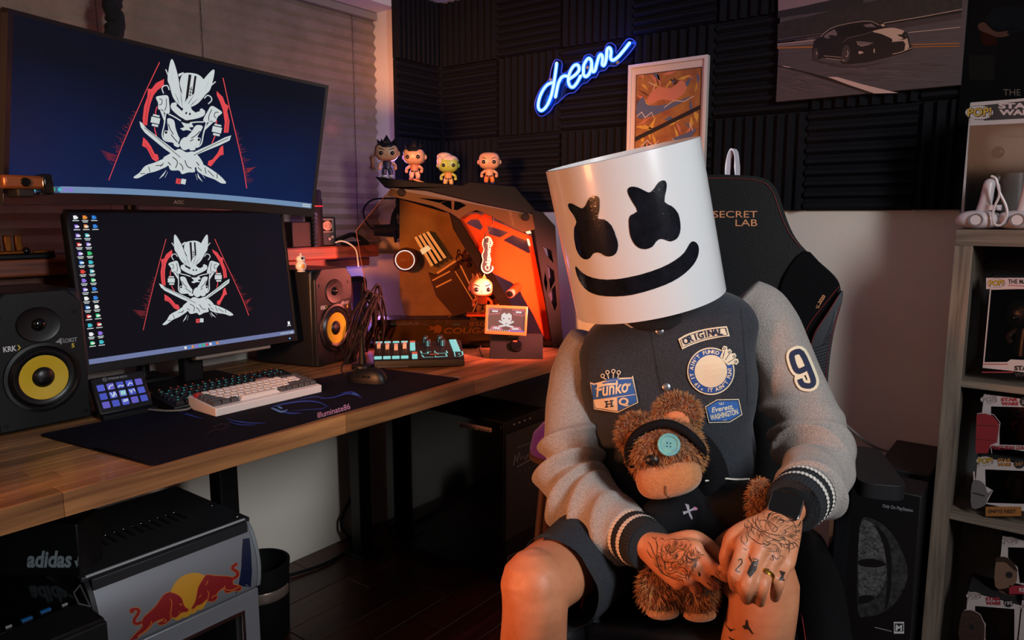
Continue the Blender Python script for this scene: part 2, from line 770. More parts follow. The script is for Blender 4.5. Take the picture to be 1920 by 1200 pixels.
fv = obj('foam_panel', foam_mesh(PT - 0.002, PT - 0.002, True), FOAM, wall_back, smooth=25)
fh = obj('foam_panel', foam_mesh(PT - 0.002, PT - 0.002, False), FOAM, wall_back, smooth=25)
used = set()
for c in range(-5, 6):
    for r in range(3):
        x = -0.673 + c * PT
        z = 1.236 + r * PT
        v = (c + r) % 2 == 1
        src = fv if v else fh
        if v in used:
            o = src.copy()
            COL.objects.link(o)
        else:
            o = src
            used.add(v)
        o.parent = wall_back
        sx = 1.0
        if x < XL:
            sx = 1 - (XL - x + 0.002) / PT
            x = XL + 0.002
        o.location = (x, YB, z)
        o.scale = (sx, 1, 1 if r < 2 else 0.855)
for r in range(3):
    o = (fh if r % 2 else fv).copy()
    COL.objects.link(o)
    o.parent = wall_left
    o.rotation_euler = (0, 0, R(90))
    o.location = (XL, 2.118, 1.236 + r * PT)
    o.scale = (0.82, 1, 1 if r < 2 else 0.855)

obj('foam_backing', MB().b2((XL, YB - 0.006, 1.238), (1.3, YB - 0.001, ZC)), FOAM, wall_back, smooth=0)
obj('foam_backing', MB().b2((XL + 0.001, 2.12, 1.238), (XL + 0.006, YB, ZC)), FOAM, wall_left, smooth=0)
obj('foam_corner', MB().b2((XL + 0.001, YB - 0.034, 1.238), (XL + 0.034, YB, ZC)), FOAM, wall_back, smooth=0)
# ------------------------------------------------------------------ window: sill board and pleated blind
SILL = wood('reddish_sill_board', '4a2114', '8a4526', 0.8, axis=1, rough=0.4, coat=0.2)
sill = struct('trim_1', MB().b2((XL - 0.17, -0.6, 1.066), (XL + 0.10, 1.93, 1.112)), SILL, bevel=0.006)
tag(struct('trim_2', MB().b2((XL - 0.0, -0.6, 1.03), (XL + 0.045, 1.93, 1.065)), SILL, bevel=0.004))

bl = MB()
zs = 2.03
YB0, YB1 = -0.55, 2.142
nY = 2
prof = []
z = 2.005
k = 0
while z > 1.13:
    prof.append((XL - 0.135 + (0.011 if k % 2 else -0.004), z))
    z -= 0.021
    k += 1
prof.append((XL - 0.13, 1.12))
vs = []
for x, zz in prof:
    vs += [(x, YB0, zz), (x, YB1, zz)]
blind = thing('pleated_blind', 'beige pleated window blind lowered behind the monitors', 'blind', (XL - 0.13, 0.8, 1.12))
bm_ = MB().add(vs, [(2 * i, 2 * i + 1, 2 * i + 3, 2 * i + 2) for i in range(len(prof) - 1)])
fab = obj('pleated_fabric', bm_, mat('blind_fabric', 'a08a78', 0.9, bump=(300, 0.2), vary=(9, '8d7867')), blind, w=True, smooth=0)
sd = fab.modifiers.new('thickness', 'SOLIDIFY')
sd.thickness = 0.0012
obj('head_rail', MB().b2((XL - 0.155, YB0, 2.005), (XL - 0.11, YB1, 2.034)), mat('blind_rail', '9a8c80', 0.5), blind, w=True, bevel=0.003)
obj('bottom_rail', MB().b2((XL - 0.145, YB0, 1.1125), (XL - 0.118, YB1, 1.122)), MATS['blind_rail'], blind, w=True, bevel=0.002)
CORD = mat('blind_cord', '4d4238', 0.8)
for yy in (0.35, 1.05, 1.38, 2.02):
    obj('lift_cord', MB().cyl((XL - 0.1215, yy, 1.12), (XL - 0.1215, yy, 2.005), 0.0012, n=6), CORD, blind, w=True)
obj('cord_cleat', MB().box((XL - 0.112, 2.1, 1.44), (0.012, 0.01, 0.05)).cyl((XL - 0.112, 2.1, 1.46), (XL - 0.094, 2.1, 1.47), 0.004).cyl((XL - 0.112, 2.1, 1.42), (XL - 0.094, 2.1, 1.41), 0.004), mat('brass_cleat', 'a87a4a', 0.4, metal=0.5), blind, w=True, bevel=0.002)

# black braided cable sleeve hanging in front of the blind, above the upper screen
pts = []
p0, p1 = at(212, -30, X=-2.2), at(216, 120, X=-2.12)
for i in range(13):
    t = i / 12
    pts.append(p0.lerp(p1, t) + Vector((0, 0.006 * math.sin(t * 16), 0)))
sl = MB().tube(pts, [0.026 if i % 2 else 0.021 for i in range(13)], 12, disp=lambda s, a: 0.08 * math.sin(a * 3 + s * 50))
tag(obj('cable_sleeve', sl, mat('braided_sleeve', '0d0d0f', 0.7, bump=(500, 0.5))), 'black twisted cable sleeve hanging above the curved upper monitor', 'cable')

# ------------------------------------------------------------------ desk
DZ, DX0, DX1, DY0, DY1 = 0.74, -1.37, -2.195, -0.55, 2.385
OAK = wood('oiled_oak_staves', '6c4a30', 'ab7c4e', 0.7, axis=1, rough=0.34, bump=0.10, coat=0.12)
desk = thing('desk', 'long oak block worktop desk on black legs below the window', 'desk', ((DX0 + DX1) / 2, 0.9, FLOOR))
obj('core', MB().b2((DX1, DY0 + 0.002, DZ - 0.045), (DX0 - 0.002, DY1 - 0.002, DZ - 0.002)), mat('oak_core', '5e3a20', 0.6), desk, w=True, smooth=0)
rows = 18
sw = (DX0 - DX1) / rows
for r in range(rows):
    x1 = DX0 - r * sw
    y = DY0 - random.random() * 0.5
    thick = 0.046 if r == 0 else 0.012
    while y < DY1:
        L = random.uniform(0.45, 0.95)
        if r == 0 and y < 1.13 < y + L:
            L = 1.131 - y
        a, b = max(y, DY0), min(y + L, DY1)
        if b - a > 0.03:
            obj('stave', MB().b2((x1 - sw + 0.0003, a + 0.0003, DZ - thick), (x1 - 0.0003, b - 0.0003, DZ)), OAK, desk, w=True, bevel=0.0008, seg=1, smooth=0)
        y += L
LEGM = mat('black_steel_leg', '101114', 0.4, metal=0.3)


def desk_leg(c, wdt=0.06):
    m = MB().b2((c.x - wdt / 2, c.y - wdt / 2, FLOOR + 0.006), (c.x + wdt / 2, c.y + wdt / 2, DZ - 0.05))
    o = obj('leg', m, LEGM, desk, w=True, bevel=0.004)
    obj('foot_plate', MB().b2((c.x - 0.06, c.y - 0.05, FLOOR), (c.x + 0.06, c.y + 0.05, FLOOR + 0.008)), LEGM, o, w=True, bevel=0.002)
    obj('top_plate', MB().b2((c.x - 0.08, c.y - 0.06, DZ - 0.052), (c.x + 0.08, c.y + 0.06, DZ - 0.0455)), LEGM, o, w=True, bevel=0.002)


c = at(421, 930, X=-1.80)
desk_leg(c, 0.055)
desk_leg(Vector((-2.05, at(675, 880, X=-2.05).y, 0)), 0.055)
desk_leg(Vector((-1.8, -0.3, 0)))
obj('stretcher', MB().b2((-2.06, -0.3, 0.655), (-2.03, 1.75, 0.69)), LEGM, desk, w=True, bevel=0.003)

# desk mat
MATF = mat('desk_mat_cloth', '080912', 0.9, bump=(700, 0.2), vary=(5, '0b0d1e'), spec=0.12)
q = [(-1.372, 0.66), (-1.403, 1.594), (-1.735, 1.545), (-1.775, 0.609)]


def round_poly(q, r, n=5):
    out = []
    m = len(q)
    for i in range(m):
        a, b, c_ = Vector(q[i - 1]), Vector(q[i]), Vector(q[(i + 1) % m])
        p, s = b + (a - b).normalized() * r, b + (c_ - b).normalized() * r
        for k in range(n + 1):
            t = k / n
            w = p * (1 - t) ** 2 + b * 2 * t * (1 - t) + s * t * t
            out.append((w.x, w.y))
    return out


dm = tag(obj('desk_mat', MB().prism(round_poly([(a - 0.004 if i in (0, 1) else a, b) for i, (a, b) in enumerate(q)], 0.012), DZ + 0.0002, DZ + 0.004), MATF, bevel=0.001), 'dark navy desk mat with blue swirls lying along the front edge of the desk', 'desk mat')
BLUE1 = mat('mat_print_blue', '1b3fa8', 0.8)
BLUE2 = mat('mat_print_pale_blue', '5a8fd0', 0.8)
PINKINK = mat('mat_print_pink', 'c99ac0', 0.8)
HEXINK = mat('mat_print_plum', '3a2236', 0.85)
mt = Art(ydown=True)
for pts_, w_ in ((((425, 785), (445, 790), (470, 793), (498, 793)), 2.2), (((508, 765), (520, 760), (545, 755), (575, 752), (600, 755), (617, 764)), 3), (((515, 768), (530, 772), (548, 775), (565, 774)), 3),
                 (((600, 748), (625, 745), (650, 738), (668, 741), (680, 747)), 2.5), (((640, 737), (660, 735), (676, 742)), 2), (((325, 768), (345, 774), (362, 780), (380, 785)), 2.2), (((340, 772), (352, 778)), 3),
                 (((430, 791), (450, 796), (480, 797)), 1.6), (((560, 749), (590, 744), (612, 747)), 1.6), (((545, 770), (580, 768), (605, 766), (612, 760)), 1.5)):
    mt.stroke(BLUE1, pts_, w_, 1, sm=6, taper=True)
for pts_, w_ in ((((508, 765), (517, 768), (528, 772), (540, 768)), 4), (((520, 762), (530, 766)), 3.5), (((660, 737), (672, 741)), 1.5)):
    mt.stroke(BLUE2, pts_, w_, 2, sm=5, taper=True)
random.seed(3)
for i in range(16):
    x, y = random.uniform(330, 560), random.uniform(800, 850)
    if y > 938 - 0.275 * (x + 40) - 6 or x < 350:
        continue
    mt.stroke(HEXINK, [(x, y), (x + 14, y - 7), (x + 26, y - 6), (x + 40, y - 14)], 1.0, 1)
mt.text(PINKINK, 'illuminate86', 596, 784, 15, 2, bold=0.012, rot=R(16), shear=0.15, fit=64)
mt.place(dm, lambda u, v, h: at(u, v, Z=DZ + 0.0042 + h), 'print', maxlen=25)

# ------------------------------------------------------------------ monitors
SCR_L = mat('lower_screen', '050505', 0.25, emit=1.0, ecol='121118', spec=0.3)


def grad_screen(name, c0, c1, axis, lo, hi):
    """dark wallpaper that brightens a little towards one side"""
    m = mat(name, '020203', 0.3, emit=1.0, ecol=c0, spec=0.06)
    nt = m.node_tree
    b = nt.nodes['Principled BSDF']
    tc = nt.nodes.new('ShaderNodeTexCoord')
    sx = nt.nodes.new('ShaderNodeSeparateXYZ')
    nt.links.new(tc.outputs['Object'], sx.inputs[0])
    mr = nt.nodes.new('ShaderNodeMapRange')
    mr.inputs['From Min'].default_value = lo
    mr.inputs['From Max'].default_value = hi
    nt.links.new(sx.outputs[axis], mr.inputs['Value'])
    n = nt.nodes.new('ShaderNodeTexNoise')
    n.inputs['Scale'].default_value = 5
    nt.links.new(tc.outputs['Object'], n.inputs['Vector'])
    ad = nt.nodes.new('ShaderNodeMath')
    ad.operation = 'MULTIPLY'
    nt.links.new(mr.outputs[0], ad.inputs[0])
    mn = nt.nodes.new('ShaderNodeMapRange')
    mn.inputs['To Min'].default_value = 0.4
    mn.inputs['To Max'].default_value = 1.5
    nt.links.new(n.outputs['Fac'], mn.inputs['Value'])
    nt.links.new(mn.outputs[0], ad.inputs[1])
    mx = nt.nodes.new('ShaderNodeMix')
    mx.data_type = 'RGBA'
    nt.links.new(ad.outputs[0], mx.inputs[0])
    mx.inputs[6].default_value = lin(c0)
    mx.inputs[7].default_value = lin(c1)
    nt.links.new(mx.outputs[2], b.inputs['Emission Color'])
    return m


GW, GR, GK, GRD = glow('screen_white', 'd3dcdd', 0.85), glow('screen_red', 'ea4a50', 0.85), glow('screen_black', '0c0c12', 1.0), glow('screen_dark_red', '8e2430', 0.8)
GRP = glow('screen_faint_red', '4a1620', 0.8)


def emblem(A):
    """helmeted skull over crossed blades, drawn in units of the traced picture"""
    mir = lambda pts: [(1476 - x, y) for x, y in pts]
    random.seed(11)
    # red rays, sprays and ring
    left = [(428, 168), (362, 400), (300, 640), (240, 880), (170, 1195)]
    right = [(975, 168), (1080, 400), (1170, 590), (1290, 850), (1358, 1030)]
    A.stroke(GR, left, 7, 1)
    A.stroke(GR, right, 7, 1)
    for t in range(46):
        y = 600 + 10 * t
        x = 310 - (y - 600) * 0.235
        ln = random.uniform(12, 110) * (0.4 + 0.6 * abs(math.sin(t * 0.36)))
        A.stroke(GRD, [(x, y), (x - ln * 0.5, y + random.uniform(-10, 12)), (x - ln, y + random.uniform(-26, 10))], 3.2, 1, taper=True)
        if t < 42:
            y2 = 570 + 10 * t
            x2 = 1160 + (y2 - 570) * 0.43
            ln *= 0.85
            A.stroke(GRD, [(x2, y2), (x2 + ln * 0.5, y2 + random.uniform(-10, 10)), (x2 + ln, y2 + random.uniform(-24, 8))], 3.2, 1, taper=True)
    for k in range(12):
        A.stroke(GRD, [(200, 990 + k * 4), (130, 975 + k * 5), (40 + k * 8, 962 + k * 7)], 3, 1, taper=True)
        A.stroke(GRD, [(1310, 865 + k * 4), (1350, 855 + k * 3), (1400 - k * 5, 825 + k * 5)], 3, 1, taper=True)
    for pts in ([(492, 290), (430, 338), (402, 392), (370, 398), (378, 460), (365, 540), (372, 640), (385, 690), (422, 690), (414, 600), (415, 520), (428, 440), (455, 390), (500, 345)],
                [(408, 790), (412, 862), (452, 872), (480, 900), (520, 950), (560, 968), (580, 940), (560, 905), (535, 905), (490, 850), (450, 815)],
                [(945, 285), (1005, 322), (1035, 368), (1068, 385), (1066, 430), (1100, 500), (1112, 600), (1075, 610), (1064, 520), (1030, 430), (990, 365), (955, 320)],
                [(1092, 715), (1112, 790), (1085, 805), (1055, 860), (1030, 912), (1000, 905), (1000, 870), (1030, 850), (1060, 790), (1072, 735)]):
        A.poly(GR, pts, 2)
    for pts in ([(400, 420), (392, 520), (396, 620), (402, 680)], [(1085, 470), (1088, 560), (1092, 600)], [(430, 840), (480, 880), (530, 935)]):
        A.stroke(GRD, pts, 4, 3, sm=4)
    A.stroke(GR, [(478, 520), (472, 560), (480, 600)], 9, 2)
    A.stroke(GR, [(488, 690), (500, 720), (522, 758)], 9, 2)
    A.stroke(GR, [(995, 520), (1000, 560)], 9, 2)
    A.stroke(GR, [(1010, 650), (998, 720)], 9, 2)
    for cx, cy in ((486, 636), (1015, 600)):
        A.rect(GW, cx - 40, cy - 26, cx + 38, cy + 22, 2)
        A.rect(GW, cx - 30, cy - 48, cx + 28, cy - 34, 2)
        A.rect(GW, cx - 24, cy + 30, cx + 32, cy + 48, 2)
    # helmet
    A.poly(GW, sp2([(640, 215), (700, 192), (775, 192), (830, 235), (822, 320), (780, 430), (738, 480), (700, 430), (655, 345), (628, 285)], 3, True), 3)
    A.poly(GK, [(688, 206), (712, 206), (724, 420), (706, 448)], 4)
    A.poly(GK, [(738, 206), (756, 206), (772, 440), (752, 420)], 4)
    A.stroke(GK, [(732, 300), (736, 420)], 6, 4)
    for y in (320, 345, 370, 395):
        A.stroke(GK, [(718, y), (750, y + 2)], 5, 4)
    A.poly(GW, [(600, 225), (640, 200), (648, 206), (612, 245)], 3)
    A.poly(GW, mir([(600, 225), (640, 200), (648, 206), (612, 245)]), 3)
    # ears
    earL = sp2([(516, 128), (536, 128), (575, 190), (612, 265), (645, 350), (692, 402), (706, 488), (640, 458), (590, 412), (545, 330), (520, 290), (512, 200)], 3, True)
    A.poly(GW, earL, 5)
    A.poly(GW, [(1408 - x, y) for x, y in earL], 5)
    for s in (lambda p: p, lambda p: [(1408 - x, y) for x, y in p]):
        A.stroke(GK, s([(640, 350), (668, 420), (690, 480)]), 5, 6, taper=True)
        A.stroke(GK, s([(600, 380), (640, 430), (660, 468)]), 5, 6, taper=True)
        A.stroke(GK, s([(545, 215), (560, 290)]), 5, 6, taper=True)
        A.stroke(GW, s([(488, 212), (520, 255)]), 9, 4)
        A.stroke(GW, s([(552, 368), (530, 338), (500, 345), (488, 370), (510, 405)]), 9, 4, sm=4)
    # cheeks and jaw
    for s in (lambda p: p, mir):
        A.poly(GW, s(sp2([(450, 450), (490, 428), (548, 415), (572, 470), (592, 545), (560, 560), (520, 535), (490, 540), (478, 490)], 3, True)), 4)
        A.stroke(GK, s([(480, 455), (505, 460), (510, 490), (490, 505)]), 6, 5, sm=4)
        A.stroke(GK, s([(540, 440), (552, 500), (545, 540)]), 6, 5, sm=4)
        A.poly(GW, s([(500, 535), (540, 550), (575, 640), (556, 620)]), 4)
        A.poly(GW, s(sp2([(598, 462), (640, 482), (700, 520), (722, 570), (650, 545), (592, 505)], 3, True)), 5)
        A.disc(GW, *s([(622, 468)])[0], 16, 14, 6)
        A.stroke(GW, s([(585, 560), (640, 572), (700, 592)]), 10, 5, sm=4)
        A.stroke(GW, s([(560, 560), (566, 660), (566, 740), (600, 778), (670, 776)]), 11, 4, sm=5)
        A.poly(GW, s(sp2([(582, 600), (640, 600), (668, 660), (700, 712), (722, 745), (700, 790), (640, 775), (585, 765), (580, 700), (610, 690)], 3, True)), 4)
        A.stroke(GK, s([(600, 640), (625, 680), (660, 715)]), 7, 5, sm=4)
        A.stroke(GK, s([(640, 720), (680, 752), (705, 770)]), 7, 5, sm=4)
        A.disc(GK, *s([(594, 712)])[0], 11, 11, 5)
    A.poly(GW, sp2([(738, 438), (772, 482), (806, 502), (790, 548), (742, 578), (690, 548), (700, 490)], 3, True), 6)
    for x, y in ((730, 520), (762, 520)):
        A.disc(GK, x, y, 8, 10, 7)
    A.poly(GK, [(700, 565), (745, 585), (795, 565), (775, 592), (715, 592)], 7)
    A.poly(GW, [(704, 600), (750, 604), (795, 592), (816, 618), (778, 632), (812, 655), (764, 655), (735, 668), (706, 655), (740, 636)], 5)
    A.poly(GW, sp2([(770, 715), (812, 742), (822, 792), (772, 825), (728, 785), (738, 738)], 3, True), 6)
    A.poly(GW, sp2([(690, 770), (730, 790), (720, 812), (680, 800)], 3, True), 5)
    A.poly(GW, sp2([(850, 770), (815, 795), (830, 815), (870, 800)], 3, True), 5)
    # torso and arms
    A.poly(GW, sp2([(700, 845), (740, 822), (800, 838), (860, 820), (935, 870), (968, 930), (900, 945), (905, 985), (850, 1000), (800, 1025), (770, 1000), (700, 1012), (668, 975), (612, 930), (655, 885)], 3, True), 4)
    for pts in ([(690, 900), (740, 930), (735, 985)], [(800, 905), (830, 950), (870, 960)], [(660, 950), (690, 970)], [(760, 940), (790, 960), (800, 990)], [(900, 900), (930, 925)], [(720, 860), (760, 880)]):
        A.stroke(GK, pts, 7, 5, sm=4)
    A.poly(GW, sp2([(384, 1132), (432, 1082), (470, 1020), (550, 975), (630, 928), (668, 975), (610, 1022), (560, 1052), (500, 1078), (430, 1130)], 3, True), 4)
    A.poly(GW, sp2([(1182, 1022), (1140, 985), (1075, 950), (985, 915), (915, 905), (920, 970), (1000, 1000), (1080, 1012), (1140, 1032)], 3, True), 4)
    for pts in ([(600, 1000), (625, 965)], [(520, 1060), (500, 1020)], [(440, 1092), (480, 1080)], [(560, 1000), (620, 985)], [(980, 930), (1000, 980)], [(1090, 960), (1100, 1000)], [(1010, 950), (1070, 990)], [(920, 940), (960, 965)]):
        A.stroke(GK, pts, 6, 5)
    for pts in ([(660, 1020), (640, 1065), (615, 1100)], [(675, 1030), (662, 1085)], [(930, 990), (945, 1020), (985, 1052)], [(960, 985), (1000, 1022)], [(915, 1000), (940, 1048)]):
        A.stroke(GW, pts, 13, 4, taper=True)
    # crossed blades
    A.poly(GW, [(343, 670), (368, 678), (420, 715), (640, 815), (775, 880), (760, 912), (600, 845), (410, 752), (365, 715)], 7)
    A.stroke(GK, [(395, 712), (560, 790), (755, 890)], 5, 8)
    A.poly(GW, [(1136, 618), (1132, 662), (1060, 720), (880, 845), (800, 905), (835, 840), (870, 815), (1000, 720), (1090, 645)], 7)
    A.stroke(GK, [(1118, 645), (1000, 735), (865, 848)], 5, 8)
    A.rect(GR, 762, 1068, 802, 1112, 4)
    A.rect(GW, 806, 1062, 846, 1106, 4)
    A.stroke(GK, [(772, 1082), (790, 1082), (790, 1098), (776, 1098)], 4, 5)
    return A


# lower monitor: flat panel leaning back a little
lz0, lz1, lx0, lx1, ly0, ly1 = 0.835, 1.236, -1.90, -1.948, 0.768, 1.388
Lm = thing('monitor', 'flat lower monitor with desktop icons down its left side, standing on the desk', 'monitor', (-1.98, (ly0 + ly1) / 2, DZ))
tilt = math.atan2(lx0 - lx1, lz1 - lz0)
Lmat = Matrix.Translation((lx0, (ly0 + ly1) / 2, lz0)) @ Matrix.Rotation(-tilt, 4, 'Y')
LH = math.hypot(lz1 - lz0, lx0 - lx1)
LW = ly1 - ly0
bz = MB().prism([(-LW / 2, 0), (LW / 2, 0), (LW / 2, LH), (-LW / 2, LH)], 0, 0.014,
                Lmat @ Matrix(((0, 0, 1, -0.012), (1, 0, 0, 0), (0, 1, 0, 0), (0, 0, 0, 1))), holes=[[(-LW / 2 + 0.008, 0.022), (LW / 2 - 0.008, 0.022), (LW / 2 - 0.008, LH - 0.008), (-LW / 2 + 0.008, LH - 0.008)]])
obj('bezel', bz, BLACK, Lm, w=True, smooth=0, bevel=0.001)
obj('back_shell', MB().box((-0.03, 0, LH / 2), (0.036, LW - 0.004, LH - 0.004), Lmat), BLACK2, Lm, w=True, bevel=0.012)
SL = grad_screen('lower_screen_wallpaper', '111016', '17141d', 1, -0.3, 0.3)
scr = obj('screen', MB().box((-0.006, 0, LH / 2 + 0.007), (0.008, LW - 0.016, LH - 0.030), Lmat), SL, Lm, w=True, smooth=0)
obj('stand_neck', MB().b2((-2.00, 1.05, 0.75), (-1.965, 1.11, 0.98)), BLACK, Lm, w=True, bevel=0.006)
obj('stand_base', MB().b2((-2.06, 0.96, DZ), (-1.84, 1.20, DZ + 0.014)), BLACK, Lm, w=True, bevel=0.005)
obj('light_bar', MB().box((-0.026, 0.10, -0.006), (0.03, 0.24, 0.012), Lmat), mat('grey_silver_plastic', '8b867e', 0.4, metal=0.3), Lm, w=True, bevel=0.003)
NL = Lmat.to_3x3() @ Vector((1, 0, 0))
OL = Lmat @ Vector((-0.002, 0, 0))
mapL = pxplane(OL, NL)
em = emblem(Art(ydown=True))
em.place(scr, lambda u, v, h: mapL(240 + u / 6, 420 + v / 6, h), 'emblem', lift=0.0004)
TB = glow('taskbar_lower', '6d7aa6', 0.9)
ICO = [glow('icon_' + n, c, 1.0) for n, c in (('blue', '2f7fd8'), ('red', 'd83a30'), ('teal', '35b7c4'), ('orange', 'e08a3a'), ('white', 'e6e6e6'), ('green', '2fc070'), ('violet', '8a6ad8'))]
lp = plane_map(Lmat @ Vector((-0.0018, -LW / 2 + 0.008, 0.022)), Lmat.to_3x3() @ Vector((0, 1, 0)), Lmat.to_3x3() @ Vector((0, 0, 1)))
SWd, SHt = LW - 0.016, LH - 0.030
ui = Art()
ui.rect(TB, 0, 0, SWd, 0.0125, 1)
for i in range(10):
    ui.rect(ICO[(i * 3 + 4) % 7], SWd / 2 - 0.055 + i * 0.0105, 0.003, SWd / 2 - 0.049 + i * 0.0105, 0.0095, 2)
for i in range(6):
    ui.rect(GW, SWd - 0.05 + i * 0.006, 0.004, SWd - 0.047 + i * 0.006, 0.008, 2)
ui.rect(GW, SWd - 0.014, 0.006, SWd - 0.004, 0.008, 2)
ui.rect(GW, SWd - 0.014, 0.003, SWd - 0.004, 0.005, 2)
ui.rect(ICO[4], SWd - 0.02, 0.03, SWd - 0.012, 0.04, 2)
ui.rect(GW, SWd - 0.023, 0.026, SWd - 0.009, 0.028, 2)
random.seed(5)
for c_ in range(3):
    for r_ in range(15 if c_ < 2 else 2):
        x = 0.006 + c_ * 0.0215
        y = SHt - 0.016 - r_ * 0.0222
        k1 = random.choice(ICO)
        ui.rect(k1, x + 0.004, y, x + 0.012, y + 0.009, 2)
        ui.rect(random.choice((ICO[4], k1)), x + 0.006, y + 0.002, x + 0.0145, y + 0.006, 3)
        ui.rect(GW, x + 0.001, y - 0.0045, x + 0.016, y - 0.0025, 2)
        if random.random() < 0.6:
            ui.rect(GW, x + 0.003, y - 0.0080, x + 0.014, y - 0.006, 2)
ui.place(scr, lp, 'icon', lift=0.0002)
obj('power_light', MB().ball((0.003, LW / 2 - 0.03, 0.010), 0.002, 8, 6, Lmat), glow('led_blue', '4aa0ff', 3), Lm, w=True)

# upper monitor: wide curved screen on an arm, leaning forwards
ux = (-1.707, 0.924, 1.431, 0.082, 0.192, -0.030)
UWd, UHt, UR = 0.80, 0.335, 1.0
cy_, sy_ = math.cos(ux[3]), math.sin(ux[3])
r_, n_, u_ = Vector((-sy_, cy_, 0)), Vector((cy_, sy_, 0)), Vector((0, 0, 1))
u2, n2 = u_ * math.cos(ux[4]) + n_ * math.sin(ux[4]), n_ * math.cos(ux[4]) - u_ * math.sin(ux[4])
r2, u3 = r_ * math.cos(ux[5]) + u2 * math.sin(ux[5]), u2 * math.cos(ux[5]) - r_ * math.sin(ux[5])
UC = Vector(ux[:3])


def ump(a, b, h=0.0):
    """point of the curved panel: a along the arc in m from its middle, b up in m, h towards the viewer"""
    th = a / UR
    rr = UR - h
    return UC + r2 * rr * math.sin(th) + n2 * (UR - rr * math.cos(th)) + u3 * b


Um = thing('curved_monitor', 'wide curved upper monitor mounted above the lower one, showing the same skull emblem', 'monitor', tuple(UC - u_ * 0.2))


def curved(a0, a1, b0, b1, h0, h1, n=24):
    mb = MB()
    vs = []
    for i in range(n + 1):
        a = a0 + (a1 - a0) * i / n
        vs += [ump(a, b0, h0), ump(a, b1, h0), ump(a, b1, h1), ump(a, b0, h1)]
    fs = [(0, 1, 2, 3), (4 * n + 3, 4 * n + 2, 4 * n + 1, 4 * n)]
    for i in range(n):
        for k in range(4):
            fs.append((4 * i + k, 4 * i + 4 + k, 4 * i + 4 + (k + 1) % 4, 4 * i + (k + 1) % 4))
    return mb.add(vs, fs)


hw, hh = UWd / 2, UHt / 2
frame_ = curved(-hw, hw, hh - 0.008, hh, -0.012, 0.002)
for part_ in (curved(-hw, -hw + 0.012, -hh, hh, -0.012, 0.002, 2), curved(hw - 0.008, hw, -hh, hh, -0.012, 0.002, 2)):
    frame_.add(part_.v, part_.f)
obj('bezel', frame_, BLACK, Um, w=True, smooth=30)
obj('chin', curved(-hw, hw, -hh - 0.024, -hh, -0.014, 0.003), BLACK, Um, w=True, smooth=30, bevel=0.001)
obj('back_shell', curved(-hw + 0.002, hw - 0.002, -hh - 0.022, hh - 0.002, -0.045, -0.006), BLACK2, Um, w=True, smooth=30)
SU = grad_screen('upper_screen_wallpaper', '0e101c', '10204a', 2, 0.30, 0.02)
uscr = obj('screen', curved(-hw + 0.012, hw - 0.008, -hh, hh - 0.008, -0.008, 0.0), SU, Um, w=True, smooth=30)


def inv_ump(p):
    d = p - UC
    return (math.atan2(d.dot(r2), UR - d.dot(n2)) * UR, d.dot(u3))


def up_hit(px, py):
    r = ray(px, py)
    t = 1.7
    for _ in range(30):
        p = CAM + r * t
        a, b = inv_ump(p)
        t += (ump(a, b) - p).dot(n2) / r.dot(n2)
    return inv_ump(CAM + r * t)


Lo = Lmat.inverted()


def lo_local(u, v):
    p = Lo @ mapL(240 + u / 6, 420 + v / 6, 0)
    return p.y, p.z


lg = lo_local(803, 1088)
ug = up_hit(338, 340)
le, ue = lo_local(528, 130), up_hit(325, 114)
ESC = (ue[1] - ug[1]) / (le[1] - lg[1])


def mapU(u, v, h):
    a, b = lo_local(u, v)
    return ump(ug[0] + (a - lg[0]) * ESC, ug[1] + (b - lg[1]) * ESC, 0.0005 + h)


emblem(Art(ydown=True)).place(uscr, mapU, 'emblem', lift=0.0004, maxlen=60)
ui = Art()
TBU = glow('taskbar_upper', '6f8fb4', 0.9)
ui.rect(TBU, -hw + 0.012, -hh, hw - 0.008, -hh + 0.0135, 1)
ui.rect(glow('taskbar_shade', '31507a', 0.9), -hw + 0.012, -hh, -hw + 0.14, -hh + 0.0135, 2)
for i in range(9):
    x = -hw + 0.048 + i * 0.0138
    if i in (0, 5, 7):
        ui.disc(ICO[(4, 0, 0, 0, 0, 5, 0, 6)[i]], x, -hh + 0.007, 0.004, lv=3, hole=0.5)
    else:
        ui.rect(ICO[(4, 3, 2, 3, 4, 5, 2, 6, 6)[i]], x - 0.0038, -hh + 0.0035, x + 0.0038, -hh + 0.0105, 3)
ui.rect(GW, hw - 0.034, -hh + 0.008, hw - 0.012, -hh + 0.0105, 3)
ui.rect(GW, hw - 0.034, -hh + 0.003, hw - 0.012, -hh + 0.0055, 3)
ui.place(uscr, lambda u, v, h: ump(u, v, 0.0006 + h), 'icon', lift=0.0002, maxlen=0.06)
aoc = Art()
aoc.text(mat('chin_logo_grey', '55565a', 0.4), 'AOC', 0, 0, 0.012, 1, bold=0.03, align='C')
ca, cb = up_hit(333, 382)
aoc.place(Um, lambda u, v, h: ump(ca + u, -hh - 0.016 + v, 0.0034 + h), 'lettering')
obj('arm', MB().tube([ump(0.02, 0, -0.045), ump(0.02, 0, -0.10) + Vector((-0.03, 0, 0)), Vector((-2.10, 1.0, 1.40))], [0.022, 0.022, 0.022], 12), BLACK, Um, w=True)
obj('pole', MB().cyl((-2.10, 1.0, DZ + 0.02), (-2.10, 1.0, 1.46), 0.018), BLACK, Um, w=True)
obj('clamp_base', MB().b2((-2.16, 0.94, DZ), (-2.04, 1.06, DZ + 0.022)), BLACK, Um, w=True, bevel=0.004)

